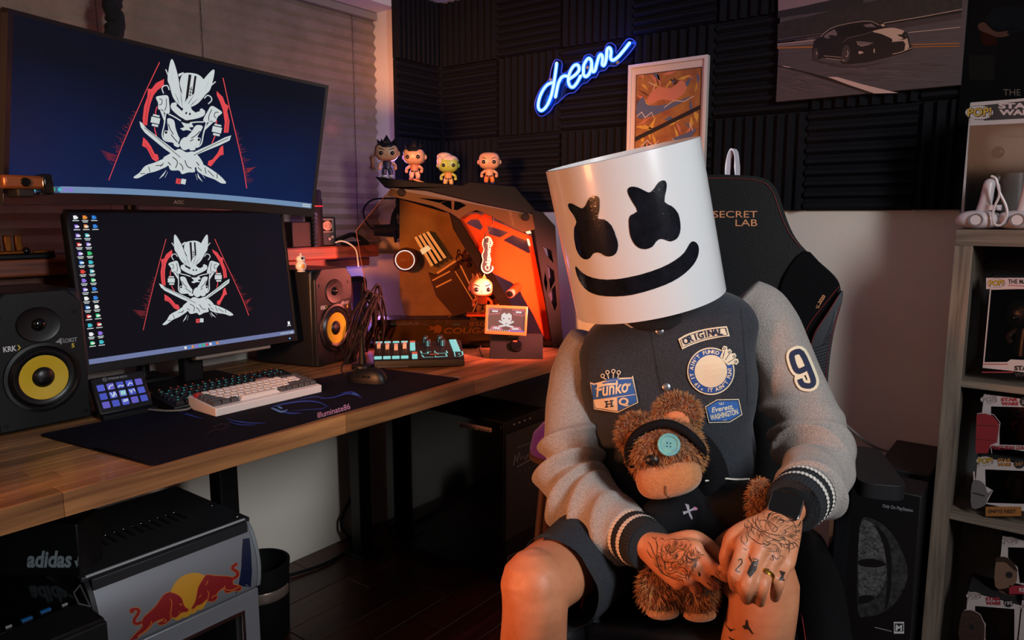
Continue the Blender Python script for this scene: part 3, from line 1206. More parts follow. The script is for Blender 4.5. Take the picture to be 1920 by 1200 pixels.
# webcam clipped to the left end of the upper screen's lower edge
wc = thing('webcam', 'small black and bronze webcam at the lower left end of the curved monitor', 'webcam', tuple(ump(-hw + 0.02, -hh, 0.02)))
WT = Matrix.Translation(ump(-hw + 0.012, -hh + 0.026, 0.03)) @ Matrix.Rotation(ux[3], 4, 'Z')
obj('body', MB().box((0, 0, 0), (0.03, 0.075, 0.026), WT), mat('bronze_plastic', '6d4326', 0.35, metal=0.5), wc, w=True, bevel=0.006)
obj('end_cap', MB().box((0, 0.040, -0.003), (0.034, 0.022, 0.040), WT), GLOSSB, wc, w=True, bevel=0.005)
obj('lens', MB().lathe([(0, 0.018), (0.008, 0.018), (0.010, 0.010)], 16, WT @ Matrix.Rotation(R(90), 4, 'Y')), GLOSSB, wc, w=True)
obj('mount', MB().box((-0.005, 0, -0.02), (0.04, 0.03, 0.016), WT), BLACK2, wc, w=True, bevel=0.003)
# ------------------------------------------------------------------ studio speakers
YELLOW = mat('yellow_speaker_cone', 'd8b21c', 0.45, bump=(500, 0.15))
YINK = mat('yellow_ink', 'd9c23a', 0.5)
RIMR = mat('speaker_surround', '0a0a0b', 0.35)


def speaker(label, loc, rotz):
    t = thing('studio_speaker', label, 'speaker', loc, rotz, 'studio speakers on the desk')
    W, H, D = 0.192, 0.312, 0.245
    obj('cabinet', MB().b2((-D, -W / 2, 0.004), (-0.012, W / 2, H)), mat('speaker_vinyl', '15161a', 0.38, bump=(700, 0.1), spec=0.4), t, bevel=0.006)
    face = [(-W / 2, 0.004), (W / 2, 0.004), (W / 2, H - 0.03), (W / 2 - 0.03, H), (-W / 2 + 0.03, H), (-W / 2, H - 0.03)]
    fb = MB().prism(face, -0.014, 0.004, Matrix(((0, 0, 1, 0), (1, 0, 0, 0), (0, 1, 0, 0), (0, 0, 0, 1))))
    fr = obj('front_baffle', fb, BLACK, t, bevel=0.005, seg=3)
    X = Matrix.Rotation(R(90), 4, 'Y')
    cz, tz = 0.118, 0.238
    TW = lambda z, y=0: Matrix.Translation((0.004, y, z)) @ X
    obj('surround', MB().lathe([(0.080, 0.0), (0.079, 0.004), (0.072, 0.005), (0.068, 0.002), (0.062, 0.008), (0.054, 0.008), (0.050, 0.005)], 40, TW(cz)), RIMR, t)
    obj('woofer_cone', MB().lathe([(0.051, 0.0055), (0.047, 0.0055), (0.026, 0.0012), (0.021, 0.001)], 40, TW(cz)), YELLOW, t)
    obj('dust_cap', MB().lathe([(0.0235, 0.0005), (0.0225, 0.003), (0.016, 0.0075), (0.008, 0.0095), (0.0, 0.010)], 32, TW(cz)), RIMR, t)
    obj('tweeter_horn', MB().lathe([(0.040, 0.0), (0.038, 0.003), (0.034, 0.002), (0.022, 0.0012), (0.014, 0.0008)], 32, TW(tz) @ Matrix.Scale(1.15, 4, (0, 1, 0))), RIMR, t)
    obj('tweeter_dome', MB().lathe([(0.0145, 0.0005), (0.012, 0.005), (0.006, 0.0075), (0.0, 0.008)], 24, TW(tz)), GLOSSB, t)
    for yy, zz in ((-0.075, 0.262), (0.075, 0.262), (-0.082, 0.022), (0.082, 0.022)):
        obj('screw', MB().lathe([(0.005, 0.0), (0.005, 0.0015), (0.003, 0.0018), (0.0, 0.0012)], 12, TW(zz, yy)), DMETAL, t)
    pm_ = plane_map((0.0042, 0, 0), (0, 1, 0), (0, 0, 1))
    a = Art()
    a.text(WHITEINK, 'KRK', -0.073, 0.186, 0.0165, 1, bold=0.03, sx=0.8)
    a.poly(YINK, [(-0.046, 0.186), (-0.042, 0.192), (-0.046, 0.198), (-0.0435, 0.198), (-0.039, 0.192), (-0.0435, 0.186)], 1)
    a.poly(GREYINK, [(0.030, 0.193), (0.042, 0.202), (0.050, 0.200), (0.042, 0.186), (0.040, 0.191)], 1)
    a.text(GREYINK, 'ROKIT', 0.044, 0.190, 0.0135, 1, bold=0.03, sx=0.85)
    a.text(YINK, '5', 0.064, 0.177, 0.013, 1, bold=0.04)
    a.place(fr, pm_, 'lettering', w=False)
    for sx_ in (-1, 1):
        obj('foot', MB().b2((-0.2, sx_ * 0.07 - 0.015, 0), (-0.03, sx_ * 0.07 + 0.015, 0.005)), RUBBER, t)
    return t


speaker('left black studio speaker with yellow cone, at the near end of the desk', (-1.835, 0.648, DZ), 0)
sr = at(592, 692, Z=DZ)
speaker('right black studio speaker with yellow cone, beside the purple-lit glass computer case', (sr.x - 0.025, sr.y + 0.100, DZ), R(14))

# little white ball-shaped toy on the right speaker
tp = at(575, 509, Z=1.053)
toy = thing('round_toy', 'tiny white toy of two balls standing on top of the right speaker', 'toy', (tp.x - 0.02, tp.y - 0.005, DZ + 0.312))
TOYW = mat('toy_white', 'd8d2cc', 0.4)
obj('body', MB().ball((0, 0, 0.017), 0.0165), TOYW, toy)
obj('head', MB().ball((0, 0, 0.038), (0.014, 0.014, 0.012)), TOYW, toy)
obj('knob', MB().cyl((0, 0, 0.048), (0.002, -0.001, 0.056), 0.003, 0.0022, 8), TOYW, toy)
obj('eye', MB().ball((0.0125, -0.0035, 0.041), 0.0042, 10, 8), GLOSSB, toy)
obj('eye', MB().ball((0.0115, 0.0065, 0.039), 0.0024, 10, 8), GLOSSB, toy)
obj('belly_plate', MB().ball((0.014, -0.002, 0.017), (0.004, 0.007, 0.007), 14, 8), mat('toy_amber', 'c88a3c', 0.5), toy)
obj('stand', MB().lathe([(0.0, 0), (0.012, 0), (0.012, 0.002), (0.004, 0.003)], 16), TOYW, toy)

# ------------------------------------------------------------------ key pad with fifteen lit keys
kb = at(243, 779, Z=DZ)
KT = Matrix.Translation((kb.x - 0.005, kb.y, DZ)) @ Matrix.Rotation(R(-2), 4, 'Z')
deck = thing('key_pad', 'small black control pad with fifteen blue lit keys beside the left speaker', 'control pad', M=KT)
WD, HD = 0.128, 0.098
FT = Matrix.Translation((0, 0, 0.012)) @ Matrix.Rotation(R(-32), 4, 'Y')     # face leans back; local x out of face, y across, z up the face
obj('body', MB().box((-0.010, 0, HD / 2), (0.020, WD, HD), FT), BLACK, deck, bevel=0.005)
obj('stand', MB().b2((-0.075, -WD / 2 + 0.01, 0.001), (0.012, WD / 2 - 0.01, 0.008)).tube([(-0.07, 0, 0.006), (-0.050, 0, 0.05)], 0.012, 8, smooth=False), BLACK2, deck, bevel=0.002)
obj('front_lip', MB().b2((0.002, -WD / 2, 0.0), (0.016, WD / 2, 0.012)), BLACK2, deck, bevel=0.002)
KEYB = [glow('pad_key_a', '5563d8', 0.75), glow('pad_key_b', '6a62d0', 0.75), glow('pad_key_c', '4a58c8', 0.75)]
for r_ in range(3):
    for c_ in range(5):
        y, z = (c_ - 2) * 0.0222, 0.068 - r_ * 0.0222
        k = obj('key', MB().box((0.001, y, z), (0.004, 0.0165, 0.0165), FT), KEYB[(r_ * 2 + c_) % 3], deck, bevel=0.002, smooth=0)
pa = Art()
PW = glow('pad_white', 'd8e4f4', 0.8)
PG = glow('pad_green', '7ad8d0', 0.8)
for y0_, z0_, pts_ in ((-1, 0, [(-6, -6), (-2, 1), (6, 2)]), (0, 0, [(-7, -6), (-2, -2), (3, -5), (7, -3)]), (1, 0, [(-6, -6), (0, 1), (5, -4)]), (-1, 1, [(-6, 6), (-3, -6), (2, 5)]), (-1, 1, [(0, -6), (4, 6), (6, -4)]), (1, 1, [(-6, 5), (-3, -4), (0, 4)]), (1, 1, [(3, 6), (6, -2)]), (0, 2, [(-6, -1), (6, 1)]), (0, 2, [(-6, 3), (6, 4)])):
    pa.stroke(PW, [((y0_ * 22.2 + a) / 1000, 0.068 - z0_ * 0.0222 + b / 1000) for a, b in pts_], 0.0024, 1)
pa.rect(PG, -0.006, 0.0398, 0.006, 0.0518, 1)
pa.stroke(PW, [(-0.006, 0.041), (-0.001, 0.050), (0.002, 0.043), (0.006, 0.050)], 0.002, 2)
pa.place(deck, lambda u, v, h: FT @ Vector((0.0032 + h, u, v)), 'icon', w=False)
pa = Art()
pa.text(GREYINK, 'STREAM DECK', -0.022, 0.0855, 0.0072, 1, bold=0.03, sx=0.95)
pa.disc(GREYINK, -0.030, 0.088, 0.005, lv=1, hole=0.72)
pa.stroke(GREYINK, [(-0.0285, 0.0895), (-0.032, 0.0885), (-0.030, 0.0865), (-0.028, 0.0875)], 0.0008, 1)
pa.place(deck, lambda u, v, h: FT @ Vector((0.0004 + h, u, v)), 'lettering', w=False)

# ------------------------------------------------------------------ keyboards


def keycap(w, d, h, taper=0.78):
    return MB().box((0, 0, h / 2), (d, w, h), taper=taper)


CAPS = {}


def put_key(parent, x, y, z, w, d, h, m, rot=0.0, name='key'):
    k = (round(w, 4), round(d, 4), round(h, 4), m.name)
    if k not in CAPS:
        o = obj(name, keycap(w, d, h), m, parent, bevel=0.0012, seg=2, smooth=40)
        CAPS[k] = o
    else:
        o = CAPS[k].copy()
        o.name = name
        COL.objects.link(o)
        o.parent = parent
        WM[o.name] = WM[parent.name]
    o.location = (x, y, z)
    o.rotation_euler = (0, rot, 0)
    return o


def keyboard(root, rows, u, tilt, z0, h):
    """rows from the back; each entry (width in u, material); x = towards the user, y = to the right"""
    nr = len(rows)
    keys = []
    for r, row in enumerate(rows):
        y = -sum(abs(k[0]) for k in row) * u / 2
        x = (r - (nr - 1) / 2) * u
        for wdt, m in row:
            if m is not None:
                keys.append(put_key(root, x, y + wdt * u / 2, z0 - x * math.tan(tilt), wdt * u - 0.0012, u - 0.0012, h, m, tilt))
            y += wdt * u
    return keys


KW, KGY, KRD = mat('keycap_white', 'ded6d0', 0.5), mat('keycap_grey', '4b4b4d', 0.5), mat('keycap_red', 'b02a2a', 0.5)
yk0, yk1, xk = 0.922, 1.234, -1.592
KR = thing('white_keyboard', 'compact white keyboard with grey edge keys and one red key, on the desk mat', 'keyboard', (xk - 0.062, (yk0 + yk1) / 2, DZ + 0.004), 0)
tl = R(6)
Wk, Dk = yk1 - yk0, 0.124
prof = [(Dk / 2, 0.0), (Dk / 2 + 0.001, 0.020), (-Dk / 2, 0.020 + Dk * math.tan(tl)), (-Dk / 2, 0.012), (-Dk / 2 + 0.02, 0.0)]
TY = Matrix(((1, 0, 0, 0), (0, 0, -1, 0), (0, 1, 0, 0), (0, 0, 0, 1)))
case = MB()
case.prism(prof, -Wk / 2, Wk / 2, TY)
obj('case', case, mat('keyboard_case_white', 'dfdcda', 0.4), KR, bevel=0.002)
u = (Wk - 0.008) / 16
W_, G_, R_ = KW, KGY, KRD
rows_w = [[(1, R_)] + [(1, W_)] * 12 + [(2, G_), (1, G_)],
          [(1.5, G_)] + [(1, W_)] * 12 + [(1.5, W_), (1, G_)],
          [(1.75, G_)] + [(1, W_)] * 11 + [(2.25, W_), (1, G_)],
          [(2.25, G_)] + [(1, W_)] * 10 + [(1.75, G_), (1, G_), (1, G_)],
          [(1.25, G_), (1.25, G_), (1.25, G_), (6.25, W_)] + [(1, G_)] * 6]
keyboard(KR, rows_w, u, tl, 0.0262, 0.0105)
lg_ = Art()
random.seed(2)
for r in range(4):
    for c in range(1, 12):
        x = (r - 2) * u
        y = -8 * u + (1.0, 1.5, 1.75, 2.25)[r] * u + (c - 1) * u + u * 0.5
        lg_.stroke(GREYINK, [(y - 0.002, x - 0.003), (y + 0.001, x + 0.001), (y + 0.0025, x - 0.002)], 0.0009, 1)
lg_.place(KR, lambda a, b, h: Vector((b, a, 0.0262 + 0.0107 - b * math.tan(tl) + h)), 'legend', w=False)

BKEY = mat('keycap_black', '0f1012', 0.45)
PKEY = mat('keycap_dusty_pink', 'a87c74', 0.5)
OKEY = mat('keycap_orange', 'c8741e', 0.45)
yb0, yb1 = 0.885, 1.275
BK = thing('black_keyboard', 'black backlit keyboard with dusty pink space bar and orange arrow keys behind the white one', 'keyboard', (-1.775, (yb0 + yb1) / 2, DZ + 0.004), R(-1))
Wb, Db = yb1 - yb0, 0.135
obj('case', MB().prism([(Db / 2, 0.0), (Db / 2, 0.013), (-Db / 2, 0.013 + Db * math.tan(tl)), (-Db / 2, 0.0)], -Wb / 2, Wb / 2, TY), BLACK, BK, bevel=0.003)
ub = 0.0196
B_ = BKEY
rows_b = [[(1, B_), (0.5, None), (1, B_), (1, B_), (1, B_), (1, B_), (0.5, None), (1, B_), (1, B_), (1, B_), (1, B_), (0.5, None), (1, B_), (1, B_), (1, B_), (1, B_), (0.25, None), (1, B_), (1, B_), (1, B_), (0.75, None)],
          [(1, B_)] * 13 + [(2, B_), (0.25, None), (1, B_), (1, B_), (1, B_), (0.75, None)],
          [(1.5, B_)] + [(1, B_)] * 12 + [(1.5, B_), (0.25, None), (1, B_), (1, B_), (1, B_), (0.75, None)],
          [(1.75, B_)] + [(1, B_)] * 11 + [(2.25, PKEY), (4, None)],
          [(2.25, B_)] + [(1, B_)] * 10 + [(2.75, B_), (1.25, None), (1, OKEY), (1.75, None)],
          [(1.25, B_), (1.25, B_), (1.25, B_), (6.25, PKEY), (1.25, B_), (1.25, B_), (1.25, B_), (1.25, B_), (0.25, None), (1, OKEY), (1, OKEY), (1, OKEY), (0.75, None)]]
keyboard(BK, rows_b, ub, tl, 0.0185, 0.010)
TEAL, REDL = glow('key_light_teal', '49d0c8', 0.9), glow('key_light_red', 'e05a3a', 0.9)
lg_ = Art()
for r, row in enumerate(rows_b):
    y = -sum(k[0] for k in row) * ub / 2
    x = (r - 2.5) * ub
    for wdt, m in row:
        if m is BKEY:
            lg_.rect(REDL if r == 0 or random.random() < 0.08 else TEAL, y + wdt * ub / 2 - 0.0022, x - 0.004, y + wdt * ub / 2 + 0.0018, x - 0.0015, 1)
        y += wdt * ub
lg_.place(BK, lambda a, b, h: Vector((b, a, 0.0185 + 0.0103 - b * math.tan(tl) + h)), 'legend', w=False)
kc = MB().tube([Vector((-1.72, 0.94, DZ + 0.012)), Vector((-1.70, 0.91, DZ + 0.008)), Vector((-1.73, 0.87, DZ + 0.008)), Vector((-1.80, 0.845, DZ + 0.008)), Vector((-1.86, 0.85, DZ + 0.008)), Vector((-1.96, 0.86, DZ + 0.006))], 0.0025, 8)
tag(obj('keyboard_cable', kc, mat('grey_cable', '7a736c', 0.6)), 'grey cable leaving the white keyboard towards the key pad', 'cable')

# ------------------------------------------------------------------ mouse, mouse cord holder, mixer
mp_ = at(690, 712, Z=DZ + 0.01)
MO = thing('mouse', 'black computer mouse on the right half of the desk mat', 'mouse', (mp_.x, mp_.y, DZ + 0.004), R(200))


def mouse_pt(a, b):
    ph = a * 2 * math.pi
    s = b
    x = 0.062 * math.cos(ph)
    y = (0.031 + 0.004 * math.cos(2 * ph)) * math.sin(ph)
    k = math.sqrt(max(0, 1 - s ** 2.2))
    hz = 0.040 - 0.0085 * (x / 0.062) - 0.004 * (x / 0.062) ** 2
    return (x * (0.25 + 0.75 * k) if s < 1 else x * 0.25, y * (0.25 + 0.75 * k) if s < 1 else y * 0.25, hz * s)


obj('shell', MB().grid(mouse_pt, 40, 14, True), mat('mouse_black', '0d0e10', 0.42, spec=0.3), MO, sub=1)
obj('top_shell', MB().ball((0.0, 0, 0.030), (0.040, 0.018, 0.0085)), MATS['mouse_black'], MO)
obj('wheel', MB().lathe([(0.0, -0.003), (0.009, -0.003), (0.009, 0.003), (0.0, 0.003)], 20, Matrix.Translation((0.036, 0, 0.030)) @ Matrix.Rotation(R(90), 4, 'X')), RUBBER, MO)
for i in range(2):
    obj('side_button', MB().box((0.012 - i * 0.022, 0.0285, 0.021), (0.019, 0.006, 0.006)), DMETAL, MO, bevel=0.002)
    obj('side_button', MB().box((0.012 - i * 0.022, -0.0285, 0.021), (0.019, 0.006, 0.006)), DMETAL, MO, bevel=0.002)
bp_ = at(697, 690, Z=DZ)
BU = thing('mouse_cord_holder', 'black upright mouse cord holder between mouse and mixer', 'holder', (bp_.x - 0.02, bp_.y - 0.02, DZ))
obj('base', MB().lathe([(0.0, 0), (0.036, 0), (0.034, 0.012), (0.015, 0.016), (0.0, 0.016)], 24), BLACK, BU)
obj('stem', MB().tube([(0, 0, 0.012), (0, 0, 0.07), (0.004, -0.002, 0.125)], [0.012, 0.009, 0.007], 12), BLACK, BU)
obj('clip', MB().box((0.005, -0.002, 0.13), (0.02, 0.012, 0.016)), RUBBER, BU, bevel=0.003)
base_v = Vector((bp_.x - 0.02, bp_.y - 0.02, DZ))
tag(obj('mouse_cable', MB().tube([Vector((mp_.x - 0.066, mp_.y - 0.024, DZ + 0.02)), Vector((mp_.x - 0.09, mp_.y - 0.02, DZ + 0.04)), base_v + Vector((0.015, -0.012, 0.11)), base_v + Vector((0.005, -0.002, 0.142)), base_v + Vector((-0.03, 0.02, 0.10)), base_v + Vector((-0.09, 0.03, 0.02)), base_v + Vector((-0.16, 0.02, 0.004))], 0.0023, 8), RUBBER), 'black mouse cable lifted over its holder', 'cable')

fl, frr = at(701, 694, Z=DZ), at(871, 689, Z=DZ)
mw = (frr - fl).length
mrot = math.atan2(frr.y - fl.y, frr.x - fl.x)
MX = thing('audio_mixer', 'black audio mixer with teal lit buttons and four faders on the desk', 'mixer', tuple(fl), mrot)
MD, F0, F1 = 0.165, 0.030, 0.062
tlm = math.atan2(F1 - F0, MD)
sec = [(0, 0.004), (0.0, 0.016), (0.004, F0), (MD, F1), (MD, 0.004)]
TXY = Matrix(((0, 0, 1, 0), (1, 0, 0, 0), (0, 1, 0, 0), (0, 0, 0, 1)))
obj('body', MB().prism(sec, 0, mw, TXY), BLACK, MX, bevel=0.003)
obj('front_trim', MB().b2((0.01, -0.003, 0.006), (mw * 0.38, 0.003, 0.013)), mat('mixer_grey_trim', '3a3b40', 0.35), MX, bevel=0.001)
for x in (0.02, mw - 0.02):
    obj('foot', MB().cyl((x, 0.03, 0), (x, 0.03, 0.005), 0.008).cyl((x, 0.14, 0), (x, 0.14, 0.005), 0.008), RUBBER, MX)


def mx(uu, vv, h=0.0):
    return Vector((uu * mw, 0.004 + vv * (MD - 0.006), F0 + vv * (F1 - F0) + h))


MRX = Matrix.Rotation(tlm, 4, 'X')


def mbox(uu, vv, du, dv, h, m, name):
    return obj(name, MB().box((0, 0, 0), (du * mw, dv * MD, h), Matrix.Translation(mx(uu, vv, h * 0.4)) @ MRX), m, MX, bevel=0.0012, seg=1)


MT = glow('mixer_teal', '8fe0dc', 0.85)
MT2 = glow('mixer_dim_teal', '2f7f86', 0.7)
MRD = glow('mixer_red', 'e0553a', 0.8)
for i in range(4):
    uc = 0.045 + i * 0.098
    mbox(uc, 0.10, 0.082, 0.10, 0.005, MT, 'mute_button')
    obj('fader_slot', MB().box((0, 0, 0), (0.003, 0.52 * MD, 0.001), Matrix.Translation(mx(uc, 0.55, 0.0005)) @ MRX), RUBBER, MX)
    mbox(uc, 0.62 - (0.12, 0.02, -0.08, 0.05)[i] * -1 * 0.6, 0.042, 0.16, 0.016, mat('fader_cap', 'c9c4c2', 0.4), 'fader')
    mbox(uc - 0.002, 0.95, 0.075, 0.07, 0.003, MT, 'scribble_strip')
for i in range(5):
    mbox(0.43, 0.92 - i * 0.105, 0.06, 0.075, 0.005, MRD if i == 0 else MT, 'sample_button')
for i in range(3):
    mbox(0.45, 0.30 - i * 0.12, 0.06, 0.08, 0.005, MRD if i == 0 else MT, 'sample_button')
for uu, vv in ((0.58, 0.90), (0.75, 0.90), (0.605, 0.70), (0.775, 0.70)):
    kn = obj('knob', MB().lathe([(0.0, 0.024), (0.0085, 0.024), (0.0095, 0.022), (0.0105, 0.0), (0.0, 0.0)], 20, Matrix.Translation(mx(uu, vv)) @ MRX), BLACK2, MX)
    for a in (-0.5, 0.0, 0.5):
        obj('knob_light', MB().box((0.0101 * math.sin(a), -0.0101 * math.cos(a), 0.012), (0.0022, 0.0012, 0.02), Matrix.Translation(mx(uu, vv)) @ MRX), MT2 if a else MT, kn)
for pts_ in ([(0.52, 0.42), (0.53, 0.28), (0.60, 0.28), (0.60, 0.36), (0.64, 0.36)], [(0.68, 0.40), (0.68, 0.32), (0.72, 0.26), (0.82, 0.28), (0.81, 0.40)], [(0.53, 0.20), (0.55, 0.08), (0.66, 0.08)], [(0.68, 0.14), (0.68, 0.08), (0.81, 0.10), (0.80, 0.24)]):
    m_ = Art().stroke(MT, pts_, 0.014, 1)
    m_.place(MX, lambda a, b, h: mx(a, b, h + 0.0006), 'pad_outline', w=False)
Art().rect(MRD, 0.62, 0.21, 0.72, 0.24, 1).place(MX, lambda a, b, h: mx(a, b, h + 0.0006), 'pad_light', w=False)
for i in range(5):
    mbox(0.905 + i * 0.006, 0.94 - i * 0.135, 0.085, 0.09, 0.004, MT, 'effect_button')
Art().stroke(MT, [(0.90, 0.33), (0.99, 0.33), (0.99, 0.16), (0.95, 0.08), (0.90, 0.08)], 0.012, 1, closed=True).disc(MT, 0.95, 0.2, 0.012, 0.02, 1).place(MX, lambda a, b, h: mx(a, b, h + 0.0008), 'mic_button', w=False)

# ------------------------------------------------------------------ things on the sill
ct = at(612, 459, X=-2.14)
GB = thing('handheld_console', 'small black handheld game console standing on the window sill', 'console', (-2.14, ct.y, 1.112), R(-25))
obj('body', MB().b2((-0.012, -0.036, 0), (0.0, 0.036, 0.105)), BLACK, GB, bevel=0.005)
obj('screen_frame', MB().b2((-0.001, -0.028, 0.048), (0.002, 0.028, 0.098)), mat('console_frame_grey', '6b665e', 0.5), GB, bevel=0.002)
obj('screen', MB().b2((0.0015, -0.022, 0.054), (0.0026, 0.022, 0.092)), GLOSSB, GB)
obj('disc_picture', MB().lathe([(0, 0), (0.017, 0), (0.017, 0.0006), (0, 0.0006)], 24, Matrix.Translation((0.0026, 0.005, 0.073)) @ Matrix.Rotation(R(90), 4, 'Y')), mat('console_picture', 'c8a98c', 0.6, vary=(120, '8a6a52')), GB)
obj('direction_pad', MB().box((0.002, -0.019, 0.027), (0.004, 0.016, 0.005)).box((0.002, -0.019, 0.027), (0.004, 0.005, 0.016)), GREYINK, GB, bevel=0.001)
for y, z in ((0.012, 0.026), (0.022, 0.033)):
    obj('button', MB().cyl((0, y, z), (0.004, y, z), 0.005), GREYINK, GB)
bt = at(600, 455, X=-2.15)
BO = thing('dark_bottle', 'tall black cylinder with a red stripe behind the end of the curved monitor', 'bottle', (-2.16, bt.y - 0.015, 1.112))
obj('body', MB().lathe([(0, 0), (0.030, 0), (0.031, 0.004), (0.031, 0.165), (0.028, 0.170), (0.028, 0.195), (0.024, 0.20), (0, 0.20)], 28), BLACK2, BO)
obj('stripe', MB().lathe([(0.0313, 0.140), (0.0318, 0.141), (0.0318, 0.144), (0.0313, 0.145)], 28), mat('red_stripe', 'c03028', 0.4), BO)
bt = at(588, 455, X=-2.13)
CT = thing('ribbed_metal_tube', 'slim ribbed grey metal tube standing on the sill beside the console', 'tube', (-2.12, bt.y, 1.112))
obj('tube', MB().lathe([(0, 0), (0.010, 0)] + [(0.008 + 0.003 * (i % 2), 0.006 + i * 0.007) for i in range(16)] + [(0.006, 0.12), (0, 0.12)], 18), mat('worn_metal', '7a7d80', 0.3, metal=0.9), CT)
bx = at(568, 455, X=-2.14)
tag(obj('dark_box', MB().b2((-2.20, bx.y - 0.05, 1.112), (-2.13, bx.y + 0.04, 1.20)), mat('dark_box_card', '141214', 0.6), bevel=0.003), 'dark box on the window sill behind the monitor edge', 'box')
tag(obj('coiled_cable', MB().tube([(-2.15, 1.72, 1.118), (-2.14, 1.78, 1.14), (-2.16, 1.85, 1.15), (-2.15, 1.90, 1.12), (-2.12, 1.86, 1.118), (-2.12, 1.76, 1.118)], 0.009, 10), RUBBER), 'thick black cable lying on the end of the sill', 'cable')
tag(obj('white_cable', MB().tube([at(629, 455, X=-2.12), at(640, 452, X=-2.10), at(655, 457, X=-2.08), at(668, 470, X=-2.05), at(672, 500, X=-2.02)], 0.0028, 8), WHITEP), 'thin white cable arching from the sill to the glass computer case', 'cable')
cp_ = at(20, 512, X=-2.12)
CO = thing('copper_ornament', 'copper gadget with upright bars on the sill above the left speaker', 'ornament', (-2.13, cp_.y, 1.112))
COP = mat('copper', 'b06a30', 0.3, metal=1.0)
obj('base', MB().b2((-0.03, -0.06, 0), (0.03, 0.10, 0.012)), DMETAL, CO, bevel=0.003)
for i in range(4):
    obj('upright_bar', MB().b2((-0.008, -0.055 + i * 0.024, 0.012), (0.008, -0.038 + i * 0.024, 0.06)), COP, CO, bevel=0.003)
obj('rod', MB().cyl((0.02, -0.06, 0.016), (0.02, 0.03, 0.016), 0.006), COP, CO)
obj('rod', MB().cyl((0.02, 0.05, 0.016), (0.02, 0.10, 0.016), 0.005), COP, CO)
obj('clip', MB().ball((0.02, 0.035, 0.02), 0.010), GLOSSB, CO)

# ------------------------------------------------------------------ glass-sided computer case
cb = at(1052, 652, Z=DZ)
CROT = R(40)
CD = Vector((math.cos(CROT), math.sin(CROT), 0))
CN = Vector((math.sin(CROT), -math.cos(CROT), 0))
CO_ = cb - CD * 0.38
PC = thing('computer_case', 'large open computer case with tinted glass side and red-lit inner panel', 'computer', (CO_.x, CO_.y, DZ), CROT)
PCM = WM[PC.name]
cmap = pxplane(cb, CN)
PCI = PCM.inverted()


def cl(px, py):
    p = PCI @ cmap(px, py, 0)
    return (p.x, p.z)


def slab(pts, h0, h1, holes=()):
    """outline given by pixels on the case's front plane, extruded h0..h1 towards the viewer"""
    return MB().prism([cl(*p) for p in pts], -h1, -h0, Matrix(((1, 0, 0, 0), (0, 0, 1, 0), (0, 1, 0, 0), (0, 0, 0, 1))), [[cl(*p) for p in h] for h in holes])


ALU = mat('black_anodised_frame', '070708', 0.55, spec=0.12)
TAN = mat('case_beam_lit', '3a322a', 0.5)  # lit lower half of the black beam; the light is put into this tan
REDP = mat('red_lit_panel', 'ff7454', 0.5)  # red light on the metal panel, put into its base colour
obj('top_beam', slab([(703, 331), (790, 341), (866, 347), (880, 340), (966, 349), (1003, 392), (996, 402), (900, 382), (800, 358), (735, 352), (722, 352)], -0.16, 0.0), ALU, PC, bevel=0.003)
obj('beam_front', slab([(733, 352), (800, 358), (900, 382), (998, 402), (1003, 430), (980, 436), (905, 398), (893, 394), (876, 400), (862, 410), (846, 400), (810, 386), (742, 370), (728, 366)], -0.015, 0.003,
                       [[(826, 381), (838, 376), (846, 377), (847, 393)], [(852, 377), (862, 379), (874, 385), (857, 394), (851, 393)]]), TAN, PC, bevel=0.001)
for p in ((753, 361), (985, 407)):
    q = cl(*p)
    obj('thumb_screw', MB().cyl((q[0], -0.003, q[1]), (q[0], -0.018, q[1]), 0.014, 0.013, 20), ALU, PC, bevel=0.002)
obj('diagonal_strut', slab([(842, 398), (862, 412), (925, 514), (1000, 640), (978, 640), (905, 520), (850, 430)], -0.03, 0.0), ALU, PC, bevel=0.002)
rp = [(861, 412), (869, 405), (893, 400), (906, 405), (979, 437), (998, 444), (1021, 560), (1036, 640), (1024, 640), (1000, 590), (982, 560), (974, 541), (958, 530), (923, 513), (902, 501)]
hol = [[(874, 419), (883, 412), (897, 411), (906, 426), (901, 432)], [(913, 423), (956, 436), (938, 446), (917, 440)], [(944, 451), (962, 441), (990, 452), (996, 474), (992, 476)]]
obj('inner_panel', slab(rp, -0.05, -0.04, hol), REDP, PC)
obj('side_column', slab([(996, 392), (1018, 398), (1041, 424), (1052, 600), (1057, 652), (1036, 652), (1004, 450)], -0.16, 0.002,
                        [[(1018, 462), (1033, 470), (1037, 492), (1024, 478)], [(1026, 498), (1038, 508), (1040, 526), (1032, 542)], [(1028, 552), (1041, 535), (1044, 570), (1040, 582)], [(1022, 510), (1026, 530), (1024, 545), (1020, 530)]]), ALU, PC, bevel=0.0015)
obj('base_plate', MB().b2((-0.36, 0.0, 0.006), (0.385, 0.165, 0.022)), ALU, PC, bevel=0.003)
for x in (-0.33, 0.35):
    obj('foot', MB().b2((x - 0.03, 0.01, 0), (x + 0.03, 0.155, 0.008)), RUBBER, PC)
obj('psu_shroud', MB().b2((-0.30, 0.02, 0.022), (0.24, 0.15, 0.105)), mat('psu_grey', '1f1a18', 0.5), PC, bevel=0.003)
bl_ = cl(745, 530)
obj('motherboard_tray', MB().prism([cl(*p) for p in ((742, 372), (845, 402), (925, 520), (985, 625), (760, 625), (742, 560))], 0.13, 0.135, Matrix(((1, 0, 0, 0), (0, 0, 1, 0), (0, 1, 0, 0), (0, 0, 0, 1)))), mat('tray_bronze', '988a60', 0.5, vary=(7, '786a48')), PC)


def inner(name, pts, d0, d1, m, bevel=0.0):
    """part inside the case: pixel outline on the front plane pushed d0..d1 behind it"""
    return obj(name, slab(pts, -d1, -d0), m, PC, bevel=bevel)


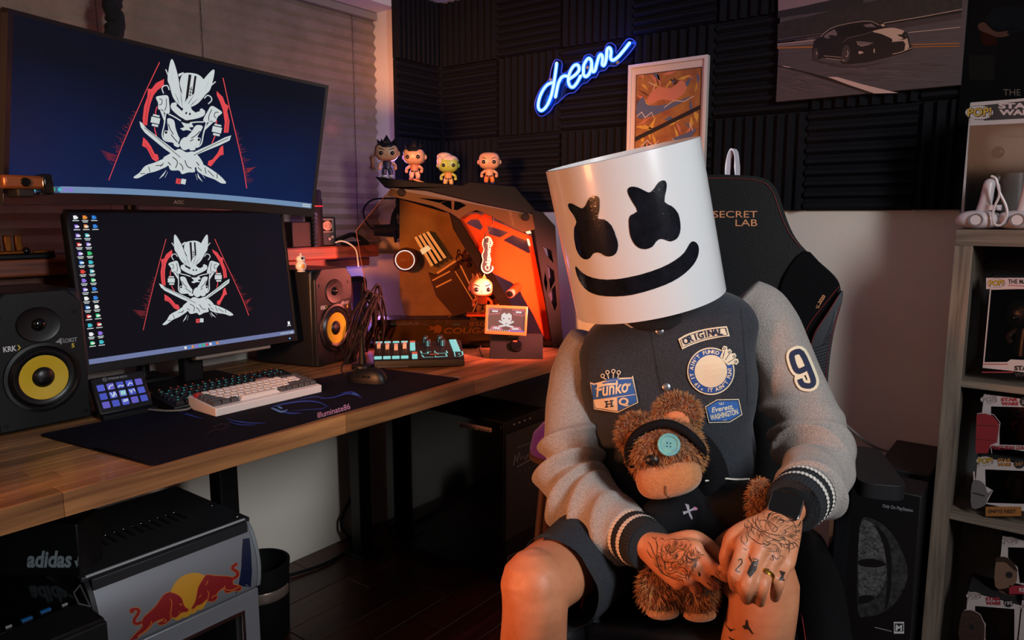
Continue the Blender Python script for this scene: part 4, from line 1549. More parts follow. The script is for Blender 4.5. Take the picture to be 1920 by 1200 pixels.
q = cl(757, 489)
RING = Matrix.Translation((q[0], 0.075, q[1])) @ Matrix.Rotation(R(90), 4, 'X')
pump = obj('cooler', MB().lathe([(0, 0.03), (0.036, 0.03), (0.043, 0.024), (0.043, -0.04), (0, -0.04)], 36, RING), mat('cooler_bronze', '5a3d26', 0.35, metal=0.4), PC)
obj('ring_light', MB().lathe([(0.0325, 0.030), (0.0325, 0.0325), (0.036, 0.0325), (0.036, 0.030)], 40, RING), glow('ring_white', 'b4c4ff', 3.0), pump)
nz = Art().text(mat('cooler_ink', 'b08a60', 0.5), 'NZXT', q[0], q[1] - 0.004, 0.013, 1, bold=0.02, align='C')
nz.place(pump, lambda a, b, h: Vector((a, 0.075 - 0.0332 - h, b)), 'lettering', w=False)
RAMB, RAMG = mat('ram_dark', '1c100c', 0.5), glow('ram_amber', 'ffb27a', 1.0)
for i in range(4):
    a, b = (774 + i * 7.5, 446 - i * 3.2), (806 + i * 8.2, 502 - i * 5.0)
    pts_ = [a, (a[0] + 5.2, a[1] - 2.2), (b[0] + 5.2, b[1] - 2.6), b]
    r_ = inner('memory_stick', pts_, 0.06, 0.12, RAMB)
    e = obj('light_bar', slab(pts_, -0.060, -0.0585), RAMG, r_)
    mx_ = [((a[0] + b[0]) / 2 - 5, (a[1] + b[1]) / 2 - 6), ((a[0] + b[0]) / 2 + 2, (a[1] + b[1]) / 2 - 10), ((a[0] + b[0]) / 2 + 8, (a[1] + b[1]) / 2), ((a[0] + b[0]) / 2 + 2, (a[1] + b[1]) / 2 + 3)]
obj('memory_badge', slab([(785, 470), (800, 461), (807, 468), (790, 479)], -0.0575, -0.056), glow('badge_white', 'f4e8e0', 1.3), PC)
inner('graphics_card', [(800, 515), (812, 520), (880, 480), (905, 515), (938, 575), (850, 600), (815, 560)], 0.09, 0.12, mat('card_dark_bronze', '3a2618', 0.4, metal=0.4), 0.002)
AMB = glow('amber_edge', 'ff8a4a', 0.9)
for a, b, w_ in (((817, 516), (856, 490), 4), ((808, 530), (842, 512), 2.5), ((815, 543), (845, 528), 2.5), ((862, 500), (895, 568), 2.5), ((852, 512), (890, 575), 1.6), ((878, 610), (900, 560), 1.2), ((820, 612), (842, 600), 1.5)):
    dx, dy = b[0] - a[0], b[1] - a[1]
    l = math.hypot(dx, dy)
    nx, ny = -dy / l * w_ / 2, dx / l * w_ / 2
    inner('bright_strip', [(a[0] + nx, a[1] + ny), (b[0] + nx, b[1] + ny), (b[0] - nx, b[1] - ny), (a[0] - nx, a[1] - ny)], 0.085, 0.089, AMB)
random.seed(21)
for i in range(14):
    a = (random.uniform(850, 882), random.uniform(478, 506))
    q0, q1 = cl(*a), cl(a[0] + random.uniform(-8, 8), a[1] + random.uniform(-9, 9))
    obj('wire', MB().tube([(q0[0], 0.08, q0[1]), ((q0[0] + q1[0]) / 2, 0.06, q1[1] + 0.01), (q1[0], 0.085, q1[1])], 0.0025, 6), COP, PC)
q = cl(962, 547)
obj('cable_grommet', MB().cyl((q[0] - 0.012, -0.004, q[1] - 0.008), (q[0] + 0.03, 0.06, q[1] + 0.02), 0.016, 0.017, 20), mat('pale_red_tube', 'd06a58', 0.4), PC)
obj('grommet_mouth', MB().cyl((q[0] - 0.0125, -0.0052, q[1] - 0.0085), (q[0] - 0.0115, -0.0035, q[1] - 0.0075), 0.0125, n=20), BLACK2, PC)
for pts_ in ([(978, 424), (990, 424), (998, 438), (990, 439)], [(989, 448), (993, 449), (996, 462), (992, 461)]):
    inner('bright_strip', pts_, 0.036, 0.039, glow('panel_highlight', 'ffe2dc', 4.0))  # highlights on the case, drawn as small glowing pieces
inner('wind_bracket', [(903, 405), (910, 398), (924, 402), (922, 410)], 0.02, 0.035, REDP)
ps = Art()
PSI = mat('psu_lettering', '7a5a4c', 0.5)
q0 = cl(832, 627)
ps.text(PSI, 'COUGAR', q0[0], q0[1], 0.03, 1, bold=0.02, shear=0.2, fit=0.19)
ps.text(PSI, '850', *cl(880, 613), 0.024, 1, bold=0.01, fit=0.056)
ps.text(PSI, 'V3A', *cl(881, 602), 0.014, 1, bold=0.01)
lx_, lz_ = cl(797, 627)
ps.poly(PSI, [(lx_, lz_ + 0.012), (lx_ + 0.02, lz_ + 0.018), (lx_ + 0.012, lz_ + 0.03), (lx_ + 0.03, lz_ + 0.024), (lx_ + 0.045, lz_ + 0.032), (lx_ + 0.058, lz_ + 0.026), (lx_ + 0.06, lz_ + 0.012), (lx_ + 0.05, lz_), (lx_ + 0.04, lz_ + 0.004), (lx_ + 0.03, lz_), (lx_ + 0.034, lz_ + 0.014)], 1)
ps.place(PC, lambda a, b, h: Vector((a, 0.0195 - h, b)), 'lettering', w=False)
inner('glass_panel', [(733, 354), (1000, 404), (1004, 452), (1035, 648), (704, 648), (668, 432)], -0.004, 0.0, glass('tinted_amber_glass', 'f0dcbc'))
PCG = [o for o in PC.children if o.name.startswith('glass_panel')][0]
PCG.data.materials[0] = glass('tinted_amber_glass', 'f0dcbc')
obj('glass_edge', MB().tube([Vector((cl(*p)[0], -0.005, cl(*p)[1])) for p in ((733, 354), (668, 432), (704, 648))], 0.0012, 6, smooth=False), mat('glass_edge_tint', '6a4a2a', 0.2), PC)

# slim purple-lit side board and router tower between speaker and case
rt = at(705, 610, d=2.75)
tag(obj('router_tower', MB().b2((-2.12, 1.72, DZ), (-2.06, 1.83, DZ + 0.26)), mat('router_black', '0f0f12', 0.4), bevel=0.02), 'black upright router with rounded top behind the left end of the glass case', 'router')
random.seed(9)
for i in range(11):
    a = at(690 + random.uniform(-12, 12), 690, Z=DZ + 0.006)
    a = Vector((a.x - 0.12, a.y + 0.02 + random.uniform(-0.02, 0.05), DZ + 0.006))
    p = [a]
    sx, sy = random.uniform(675, 715), random.uniform(520, 560)
    k = at(sx, sy, d=2.55 + random.uniform(-0.05, 0.05))
    mid = a.lerp(k, 0.5) + Vector((random.uniform(-.05, .05), random.uniform(-.05, .05), random.uniform(-0.03, 0.03)))
    end = Vector((-2.0 + random.uniform(-0.06, 0.06), 1.75 + random.uniform(-.05, .08), DZ + 0.006))
    cbm = MB().tube([a, mid, k, k.lerp(end, 0.5) + Vector((0.04, 0.0, 0.01)), end], random.uniform(0.0035, 0.0055), 8, sub=6)
    tag(obj('loose_cable', cbm, RUBBER), 'black cable in the tangle looping up between right speaker and glass case', 'cable', 'tangled cables beside the computer case')

# studio microphone in a shock mount, seen through the tinted glass
mc = at(760, 432, d=2.98)
MIC = thing('microphone', 'black studio microphone in a shock mount hanging behind the tinted glass', 'microphone', tuple(mc))
mrot_ = Matrix.Translation(mc) @ Matrix.Rotation(YAW + R(4), 4, 'Z') @ Matrix.Rotation(R(90), 4, 'Y')
obj('body', MB().lathe([(0, -0.13), (0.022, -0.125), (0.026, -0.05), (0.027, 0.06), (0.022, 0.072), (0, 0.074)], 20, mrot_), BLACK2, MIC, w=True)
for s in (-1, 1):
    obj('ring', MB().lathe([(0.046, s * 0.04 - 0.004), (0.050, s * 0.04 - 0.004), (0.050, s * 0.04 + 0.004), (0.046, s * 0.04 + 0.004), (0.046, s * 0.04 - 0.004)], 24, mrot_), BLACK2, MIC, w=True)
for i in range(8):
    a, b = i * math.pi / 4, (i + 0.5) * math.pi / 4
    obj('elastic', MB().cyl(mrot_ @ Vector((0.048 * math.cos(a), 0.048 * math.sin(a), -0.04)), mrot_ @ Vector((0.027 * math.cos(b), 0.027 * math.sin(b), 0.0)), 0.0015, n=5).cyl(mrot_ @ Vector((0.048 * math.cos(a), 0.048 * math.sin(a), 0.04)), mrot_ @ Vector((0.027 * math.cos(b), 0.027 * math.sin(b), 0.0)), 0.0015, n=5), RUBBER, MIC, w=True)
obj('boom_arm', MB().tube([mc + Vector((0, 0, 0.045)), at(752, 395, d=2.98), at(757, 374, d=2.98)], 0.014, 10), BLACK2, MIC, w=True)
obj('boom_arm', MB().tube([at(735, 430, d=2.99), at(740, 400, d=2.99), at(757, 374, d=2.98)], 0.010, 10), BLACK2, MIC, w=True)
obj('cable', MB().tube([at(718, 433, d=2.97), at(700, 430, d=2.97), at(686, 415, d=2.97), at(682, 392, d=2.97), at(700, 374, d=2.97), at(740, 372, d=2.98)], 0.0035, 8), RUBBER, MIC, w=True)

# ------------------------------------------------------------------ small display on a dark stand in front of the case
db = at(968, 671, Z=DZ)
dd = (db - CAM).dot(FWD)
ST = thing('small_display', 'small amber-framed display on a black wedge stand beside the jacket sleeve', 'display', tuple(db), R(36))
DM = WM[ST.name]
dpl = pxplane(at(950, 600, d=at(968, 671, Z=DZ).__sub__(CAM).dot(Vector((FWD.x, FWD.y, 0))) + 0.02), Vector((0.58, -0.80, 0.12)))
corn = [dpl(*p, 0) for p in ((911, 571), (990, 574), (987, 630), (908, 626))]
O_ = corn[3]
U_ = (corn[2] - corn[3]).normalized()
N_ = Vector((0.58, -0.80, 0.12)).normalized()
V_ = N_.cross(U_).normalized()
sw_, sh_ = (corn[2] - corn[3]).length, (corn[0] - corn[3]).length
DT = Matrix(((U_.x, V_.x, N_.x, O_.x), (U_.y, V_.y, N_.y, O_.y), (U_.z, V_.z, N_.z, O_.z), (0, 0, 0, 1)))
obj('frame', MB().prism([(0, 0), (sw_, 0), (sw_, sh_), (0, sh_)], -0.022, 0, DT, [[(0.010, 0.012), (sw_ - 0.008, 0.012), (sw_ - 0.008, sh_ - 0.010), (0.010, sh_ - 0.010)]]), mat('amber_acrylic', '8a5a30', 0.25, coat=0.5), ST, w=True, bevel=0.002)
dsc = obj('screen', MB().prism([(0.010, 0.012), (sw_ - 0.008, 0.012), (sw_ - 0.008, sh_ - 0.010), (0.010, sh_ - 0.010)], -0.02, -0.004, DT), glow('small_screen_dark', '2c2738', 1.0), ST, w=True)
obj('back', MB().prism([(0.006, 0.006), (sw_ - 0.006, 0.006), (sw_ - 0.006, sh_ - 0.006), (0.006, sh_ - 0.006)], -0.034, -0.022, DT), BLACK2, ST, w=True)
sd_ = Art()
SP1, SP2_ = glow('small_screen_pink', 'c0627e', 0.8), glow('small_screen_blue', '4a58c0', 0.9)
W0, H0 = sw_ - 0.018, sh_ - 0.022
E_ = lambda x, y: (0.010 + x * W0, 0.012 + y * H0)
for s in (0, 1):
    f_ = (lambda x: 1 - x) if s else (lambda x: x)
    sd_.stroke(SP1, [E_(f_(0.0), 0.72), E_(f_(0.03), 0.95), E_(f_(0.36), 0.95), E_(f_(0.30), 0.76), E_(f_(0.05), 0.72)], 0.003, 1, closed=True)
    sd_.rect(GW, *E_(f_(0.1), 0.82), *E_(f_(0.26), 0.9), 2)
    sd_.poly(SP1, [E_(f_(0.05), 0.05), E_(f_(0.12), 0.22), E_(f_(0.36), 0.22), E_(f_(0.42), 0.05)], 1)
    sd_.poly(GW, [E_(f_(0.14), 0.10), E_(f_(0.18), 0.18), E_(f_(0.32), 0.16), E_(f_(0.34), 0.08)], 2)
    sd_.stroke(GW, [E_(f_(0.30), 0.45), E_(f_(0.52), 0.26), E_(f_(0.70), 0.20)], 0.006, 3)
    sd_.poly(GW, [E_(f_(0.36), 0.50), E_(f_(0.36), 0.72), E_(f_(0.44), 0.82), E_(f_(0.5), 0.74), E_(f_(0.5), 0.36), E_(f_(0.42), 0.36)], 3)
    sd_.poly(GK, [E_(f_(0.41), 0.52), E_(f_(0.41), 0.60), E_(f_(0.46), 0.55)], 4)
sd_.rect(SP2_, *E_(0.55, 0.0), *E_(1, 0.06), 2)
for i in range(10):
    sd_.disc(GW, *E_(0.03 + i * 0.062, 0.035), 0.002, lv=3, n=8)
sd_.place(dsc, lambda a, b, h: DT @ Vector((a, b, -0.0038 + h)), 'picture', lift=0.0002)
wd = lambda px, py, Y_: at(px, py, d=Y_)
b0, b1 = DM.inverted() @ at(918, 672, Z=DZ), DM.inverted() @ at(1018, 672, Z=DZ)
obj('wedge_stand', MB().prism([(-0.01, 0), (0.12, 0), (0.12, 0.02), (0.07, 0.075), (0.05, 0.075), (0.0, 0.02)], b0.x, b1.x, Matrix(((0, 0, 1, 0), (1, 0, 0, b0.y), (0, 1, 0, 0), (0, 0, 0, 1)))), BLACK2, ST, bevel=0.002)
obj('support', MB().b2((-0.03, 0.03, 0.05), (0.01, 0.06, 0.12)), BLACK2, ST, bevel=0.003)
obj('knob', MB().lathe([(0, 0.01), (0.018, 0.01), (0.022, 0.004), (0.022, 0.0)], 24, Matrix.Translation((0.0, 0.002, 0.04)) @ Matrix.Rotation(R(55), 4, 'X')), GLOSSB, ST)
obj('red_light', MB().box((-0.004, -0.001, 0.058), (0.014, 0.004, 0.004)), glow('red_led', 'ff4a30', 1.5), ST)
tag(obj('aux_cable', MB().tube([at(905, 668, Z=DZ + 0.004), at(900, 650, Z=DZ + 0.01), at(920, 640, Z=DZ + 0.006), at(950, 645, Z=DZ + 0.006)], 0.0028, 7), RUBBER), 'thin black cable curling in front of the small display', 'cable')
wand = MB().cyl(at(835, 629, Z=DZ + 0.02), at(888, 637, Z=DZ + 0.012), 0.0028)
tag(obj('light_stick', wand, glow('teal_stick', '4aa0a0', 0.45)), 'thin teal light stick lying behind the mixer', 'light')

# ------------------------------------------------------------------ big-headed vinyl figurines
SKIN = mat('vinyl_skin', 'd8a07c', 0.35)
HAIRB = mat('vinyl_black', '0e0e12', 0.3)


def figurine(label, loc, rotz, s=1.0, skin=SKIN, hair=None, shirt='2a3350', trousers='2a3350', shoes='d8d0c8', arms=None, hairtype='cap', brows=True, group=None, eye=HAIRB):
    """plain generic figurine: block head, button eyes, short body; faces local -y"""
    t = thing('figurine', label, 'figurine', loc, rotz, group)
    S = Matrix.Scale(s, 4)
    sh, tr, so = mat('vinyl_' + shirt, shirt, 0.4), mat('vinyl_' + trousers, trousers, 0.4), mat('vinyl_' + shoes, shoes, 0.4)
    ar = mat('vinyl_' + arms, arms, 0.4) if arms else skin
    hd = obj('head', MB().ball((0, 0, 0.078), (0.034, 0.030, 0.027), 28, 18, S, e=2.9), skin, t)
    for x in (-1, 1):
        obj('ear', MB().ball((x * 0.035, 0.002, 0.074), (0.005, 0.005, 0.008), 10, 8, S), skin, hd)
        obj('eye', MB().ball((x * 0.0165, -0.0285, 0.073), (0.0062, 0.003, 0.0062), 14, 10, S), eye, hd)
        if brows:
            obj('brow', MB().box((0, 0, 0), (0.014, 0.003, 0.0024), S @ Matrix.Translation((x * 0.015, -0.0292, 0.085)) @ Matrix.Rotation(x * R(-22), 4, 'Y')), HAIRB, hd)
    obj('nose', MB().ball((0, -0.031, 0.068), (0.002, 0.002, 0.0015), 8, 6, S), skin, hd)
    if hair:
        hb = MB()
        hb.grid(lambda a, b: S @ Vector((0.0362 * math.cos(a * 2 * math.pi) * max(0.0, math.cos(b * math.pi / 2)) ** 0.7, 0.0325 * math.sin(a * 2 * math.pi) * max(0.0, math.cos(b * math.pi / 2)) ** 0.7 + 0.002,
                                         0.086 + 0.004 * (1 - b) * math.sin(a * 2 * math.pi) * -1.0 + 0.0225 * math.sin(b * math.pi / 2) - (0.016 * max(0, math.sin(a * 2 * math.pi)) * (1 - b)))), 28, 8, True)
        if hairtype == 'tuft':
            for i in range(9):
                a = i * 2 * math.pi / 9
                hb.add([S @ Vector((0.028 * math.cos(a + o), 0.024 * math.sin(a + o), 0.094)) for o in (-0.4, 0.4)] + [S @ Vector((0.016 * math.cos(a), 0.014 * math.sin(a), 0.105)), S @ Vector((0.031 * math.cos(a), 0.027 * math.sin(a), 0.116))], [(0, 1, 3), (1, 2, 3), (2, 0, 3), (0, 2, 1)])
            hb.add([S @ Vector((0.016 * math.cos(i * math.pi / 4), 0.014 * math.sin(i * math.pi / 4), 0.104)) for i in range(8)] + [S @ Vector((0.0, 0.002, 0.130))], [(i, (i + 1) % 8, 8) for i in range(8)])
        if hairtype == 'sweep':
            hb.ball((-0.012, 0.004, 0.104), (0.026, 0.024, 0.014), 18, 10, S)
            hb.ball((-0.027, -0.006, 0.088), (0.012, 0.022, 0.020), 16, 10, S)
        obj('hair', hb, hair, hd)
    obj('torso', MB().lathe([(0, 0.052), (0.010, 0.052), (0.015, 0.048), (0.013, 0.036), (0.0125, 0.028), (0, 0.027)], 20, S @ Matrix.Scale(0.8, 4, (0, 1, 0))), sh, t)
    obj('belt', MB().lathe([(0.0133, 0.027), (0.0138, 0.029), (0.0133, 0.031)], 20, S @ Matrix.Scale(0.8, 4, (0, 1, 0))), HAIRB, t)
    for x in (-1, 1):
        obj('arm', MB().tube([S @ Vector((x * 0.014, 0, 0.046)), S @ Vector((x * 0.024, -0.002, 0.038)), S @ Vector((x * 0.024, -0.010, 0.030))], [0.0048 * s, 0.0045 * s, 0.004 * s], 10, round_cap=True), ar, t)
        obj('fist', MB().ball((x * 0.024, -0.012, 0.029), 0.0055, 10, 8, S), skin, t)
        obj('leg', MB().tube([S @ Vector((x * 0.007, 0, 0.030)), S @ Vector((x * 0.010, 0, 0.018)), S @ Vector((x * 0.010, 0, 0.008))], [0.0075 * s, 0.0078 * s, 0.006 * s], 12), tr, t)
        obj('shoe', MB().ball((x * 0.0105, -0.003, 0.005), (0.0078, 0.012, 0.0052), 14, 8, S), so, t)
    return t


def beamtop(px, py, back=0.05):
    p = cmap(px, py, 0) - CN * back
    return p


GF = 'figurines standing on the computer case'
fz = lambda px, py, back: tuple(beamtop(px, py, back))
figurine('black-haired figurine in dark blue and white, leftmost on the computer case', fz(724, 333, 0.04), CROT + R(6), 1.17, hair=HAIRB, hairtype='tuft', shirt='26304e', trousers='26304e', shoes='d8d0c8', group=GF)
figurine('black-haired figurine in pale clothing, second from the left on the computer case', fz(776, 338, 0.04), CROT + R(-6), 1.12, hair=HAIRB, hairtype='tuft', shirt='c07a5c', trousers='d8a890', shoes='b06a50', group=GF)
figurine('green-faced figurine with swept pale hair, third on the computer case', fz(840, 351, 0.035), CROT + R(4), 1.05, skin=mat('vinyl_green', 'a8b84a', 0.35), hair=mat('vinyl_pale_hair', 'e0c0b0', 0.4), hairtype='sweep', brows=False, shirt='c08a50', trousers='c8a060', shoes='d8a070', group=GF)
figurine('bald figurine in orange trousers, rightmost on the computer case', fz(918, 346, 0.05), CROT + R(-4), 1.10, shirt='d8a07c', trousers='d8762a', shoes='2a3468', group=GF)
gp = cmap(742, 341, 0)
tag(obj('copper_card', MB().box((0, 0, 0), (0.06, 0.02, 0.006), Matrix.Translation(cmap(790, 341, -0.02)) @ Matrix.Rotation(CROT, 4, 'Z') @ Matrix.Rotation(R(18), 4, 'Y')), mat('copper_card_print', 'c07a54', 0.4), bevel=0.001), 'small copper plate lying on the computer case in front of a figurine', 'plate')
fi = cmap(905, 586, 0) - CN * 0.03
figurine('pale-haired figurine standing inside the glass computer case', (fi.x, fi.y, fi.z - 0.012), CROT, 1.32, skin=mat('vinyl_pink', 'e09a86', 0.4), hair=mat('vinyl_straw', 'd8a878', 0.4), hairtype='tuft', shirt='b05a40', trousers='8a6a40', shoes='b05a40', arms='d8886c')
tag(obj('glass_shelf', slab([(875, 590), (935, 590), (935, 594), (875, 594)], -0.075, -0.003), REDP, bevel=0.001, loc=None), 'small red-lit ledge inside the computer case under the figurine', 'ledge')
sh_ = bpy.data.objects['glass_shelf']
sh_.parent = PC
WM[sh_.name] = PCM
sh_.name = 'ledge'
for k_ in ('label', 'category'):
    if k_ in sh_:
        del sh_[k_]
# beaded chain and black script tag
kp = [cl(922, 408), cl(921, 420), cl(908, 432), cl(914, 444)]
TG = thing('hanging_tag', 'black script name tag hanging on a bead chain in front of the red-lit panel', 'tag', tuple(cmap(910, 480, 0.012)))
TGI = WM[TG.name].inverted()
for i in range(16):
    t = i / 15
    pth = P3([(924, 408), (922, 425), (906, 438), (914, 452)])if False else [(924, 408), (923, 418), (917, 430), (911, 438), (908, 446), (911, 452)]
    k = t * (len(pth) - 1)
    j = min(int(k), len(pth) - 2)
    x, y = [a + (b - a) * (k - j) for a, b in zip(pth[j], pth[j + 1])]
    obj('bead', MB().ball(tuple(cmap(x, y, 0.006)), 0.0028, 8, 6), DMETAL, TG, w=True)
outl = [(906, 448), (914, 443), (921, 447), (924, 458), (920, 464), (918, 476), (921, 486), (919, 496), (925, 500), (923, 508), (913, 513), (904, 508), (902, 498), (905, 488), (903, 478), (907, 468), (904, 458)]
tg = Art(ydown=True)
tg.poly(mat('tag_cream', 'd8c8a8', 0.5), sp2(outl, 3, True), 1)
cx_, cy2 = 913, 478
tg.poly(BLACKINK, [(cx_ + (x - cx_) * 0.80, cy2 + (y - cy2) * 0.94) for x, y in sp2(outl, 3, True)], 2)
tg.text(mat('tag_cream_ink', 'e0cfae', 0.5), 'Cakeworthy', 917.5, 507, 12, 3, bold=0.02, shear=0.25, rot=R(86), fit=60)
tg.place(TG, lambda a, b, h: cmap(a, b, 0.006 + h), 'lettering')
obj('plate', slab(outl, 0.004, 0.006), BLACK2, TG, w=False)
pl = [o for o in TG.children if o.name.startswith('plate')][0]
pl.matrix_parent_inverse = TGI @ PCM
# ------------------------------------------------------------------ neon word on the foam
YF = YB - 0.036
NEON = glow('neon_blue_white', 'bfe4ff', 1.25)
NEON.node_tree.nodes['Principled BSDF'].inputs['Emission Color'].default_value = (0.55, 0.86, 1.0, 1)
HALO = glow('neon_blue_halo', '0a62ff', 1.6)  # blue halo round the neon, drawn as a wider glowing tube
NP = lambda x, y, h=0.0: at(980 + x / 6.665, 50 + y / 6.665, Y=YF - 0.02 - h)
NS = thing('neon_sign', 'blue neon sign spelling dream in script on the black foam', 'neon sign', tuple(NP(800, 600)))
strokes = [[(425, 455), (415, 540), (395, 680), (375, 790), (345, 900), (295, 1000), (235, 1050), (195, 1010), (205, 910), (250, 800), (310, 725), (370, 700)],
           [(410, 880), (430, 780), (450, 700), (490, 630), (540, 615), (575, 630)],
           [(590, 650), (660, 600), (705, 540), (690, 480), (640, 490), (590, 570), (570, 670), (590, 740), (630, 755), (680, 700), (725, 615)],
           [(760, 570), (765, 480), (815, 400), (855, 420), (860, 500), (830, 590), (785, 625), (755, 585)],
           [(860, 480), (875, 560), (905, 545), (925, 470), (955, 370), (985, 350), (1000, 400), (995, 470), (1020, 480), (1045, 400), (1055, 290), (1085, 265), (1105, 310), (1100, 390), (1130, 420), (1190, 380), (1260, 300), (1335, 205)]]
for s_ in strokes:
    P_ = [NP(*p, h=0.016) for p in s_]
    obj('tube', MB().tube(P_, 0.0052, 10, sub=5, round_cap=True), NEON, NS, w=True)
    obj('tube_halo', MB().tube([NP(*p, h=0.011) for p in s_], 0.0082, 8, sub=5), HALO, NS, w=True)
outl = sp2([(400, 420), (470, 425), (495, 470), (485, 580), (560, 560), (620, 470), (690, 440), (740, 440), (770, 370), (840, 345), (900, 380), (940, 320), (1010, 310), (1050, 220), (1110, 205), (1165, 250), (1170, 330), (1290, 170), (1350, 150), (1405, 190), (1390, 260), (1260, 410), (1160, 490), (1080, 490), (1030, 545), (960, 560), (920, 630), (860, 640), (800, 700), (740, 720), (650, 820), (560, 840), (440, 950), (390, 980), (340, 1060), (240, 1120), (180, 1080), (150, 960), (220, 780), (330, 660), (350, 560)], 3, True)
bk = [NP(*p) for p in outl]
obj('backboard', MB().prism([(p.x, p.z) for p in bk], -YF + 0.012, -YF + 0.020, Matrix(((1, 0, 0, 0), (0, 0, -1, 0), (0, 1, 0, 0), (0, 0, 0, 1)))), glass('clear_acrylic', 'c8d0ff'), NS, w=True)
obj('edge_line', MB().tube(bk + bk[:1], 0.0016, 6, smooth=False), glow('acrylic_edge_blue', '3a46d8', 0.9), NS, w=True)
for p in ((350, 665), (810, 510), (1185, 445)):
    obj('stand_off', MB().cyl(NP(*p, h=0.004), NP(*p, h=-0.015), 0.006), CHROME, NS, w=True)
for nx_, ny_ in ((1022, 185), (1050, 150), (1095, 125), (1135, 105), (1175, 85)):
    lamp('neon_glow', 'POINT', tuple(at(nx_, ny_, Y=YF - 0.030)), None, 0.55, (0.015, 0.13, 1.0), radius=0.03)

# ------------------------------------------------------------------ framed print and car poster
fx0, fx1, fz1 = at(1183, 124, Y=YF).x, at(1332, 105, Y=YF).x, 1.738
fz0 = fz1 - 0.42
FP = thing('framed_print', 'white-framed comic style print in orange and gold on the black foam', 'picture', ((fx0 + fx1) / 2, YF, fz0))
WF = mat('white_frame', 'd9cdc4', 0.45)
TXZ = Matrix(((1, 0, 0, 0), (0, 0, -1, 0), (0, 1, 0, 0), (0, 0, 0, 1)))
y_ = YF
rect = lambda a, b, c, d: [(a, b), (c, b), (c, d), (a, d)]
obj('frame', MB().prism(rect(fx0, fz0, fx1, fz1), -y_, -y_ + 0.022, TXZ, [rect(fx0 + 0.012, fz0 + 0.012, fx1 - 0.012, fz1 - 0.012)]), WF, FP, w=True, bevel=0.002)
obj('mount', MB().prism(rect(fx0 + 0.011, fz0 + 0.011, fx1 - 0.011, fz1 - 0.011), -y_, -y_ + 0.012, TXZ), mat('mount_card', 'd6c3b8', 0.7), FP, w=True)
pic = obj('picture', MB().prism(rect(fx0 + 0.030, fz0 + 0.036, fx1 - 0.022, fz1 - 0.036), -y_, -y_ + 0.013, TXZ), mat('print_ochre', 'b07a34', 0.6, vary=(14, '8a4a2c')), FP, w=True)
pr = Art()
PO, PGd, PS, PBl, PBk, PWh = mat('print_peach', 'c87a5a', 0.6), mat('print_gold', 'd0a040', 0.6), mat('print_brown', '5a3020', 0.6), mat('print_slate', '54607a', 0.6), mat('print_black', '120f10', 0.6), mat('print_cream', 'e0d0c0', 0.6)
A0, B0, A1, B1 = fx0 + 0.030, fz0 + 0.036, fx1 - 0.022, fz1 - 0.036
pw_, ph_ = A1 - A0, B1 - B0
Q = lambda pts: [(A0 + x * pw_, B0 + y * ph_) for x, y in pts]
random.seed(17)
# loose abstract colour shapes in the colours of the print
for i in range(70):
    cx, cy = random.random(), random.random()
    a = random.uniform(0, math.pi)
    l, w_ = random.uniform(0.06, 0.16), random.uniform(0.015, 0.05)
    pts_ = [(cx + l * math.cos(a), cy + l * 0.7 * math.sin(a)), (cx + w_ * math.sin(a), cy - w_ * 0.7 * math.cos(a)), (cx - l * math.cos(a), cy - l * 0.7 * math.sin(a)), (cx - w_ * math.sin(a) * 0.3, cy + w_ * 0.3 * math.cos(a))]
    pts_ = [(min(1, max(0, x)), min(1, max(0, y))) for x, y in pts_]
    pr.poly(random.choice((PO, PGd, PS, PGd, PBl, PO)), Q(pts_), 1 + i % 3)
pr.poly(PO, Q(sp2([(0.2, 0.78), (0.35, 0.86), (0.55, 0.84), (0.72, 0.9), (0.78, 0.8), (0.6, 0.72), (0.4, 0.74), (0.22, 0.70)], 4, True)), 4)
pr.poly(PBl, Q(sp2([(0.02, 0.72), (0.12, 0.78), (0.2, 0.70), (0.5, 0.69), (0.85, 0.74), (0.6, 0.66), (0.3, 0.60), (0.05, 0.58)], 4, True)), 4)
pr.poly(PBl, Q(sp2([(0.6, 0.36), (0.8, 0.40), (0.95, 0.44), (0.85, 0.35), (0.65, 0.32)], 4, True)), 4)
pr.poly(PBk, Q([(0, 0.40), (1, 0.655), (1, 0.615), (0, 0.355)]), 5)
pr.poly(PBk, Q([(0, 0.25), (0.6, 0.20), (0.6, 0.165), (0, 0.215)]), 5)
for pts_ in ([(0.02, 0.60), (0.10, 0.64), (0.16, 0.58), (0.26, 0.63), (0.3, 0.57)], [(0.45, 0.66), (0.6, 0.72), (0.75, 0.70), (0.9, 0.74)], [(0.2, 0.92), (0.3, 0.88), (0.28, 0.84)], [(0.1, 0.30), (0.2, 0.36), (0.3, 0.30), (0.38, 0.35)], [(0.6, 0.36), (0.66, 0.30), (0.72, 0.34), (0.78, 0.27)], [(0.85, 0.5), (0.9, 0.42)]):
    pr.stroke(PWh, Q(pts_), 0.0022, 5)
for a, b in (((0, 0), (1, 0)), ((1, 0), (1, 1)), ((1, 1), (0, 1)), ((0, 1), (0, 0))):
    pr.stroke(PBk, Q([a, b]), 0.002, 6)
pr.place(pic, lambda a, b, h: Vector((a, YF - 0.0132 - h, b)), 'print')

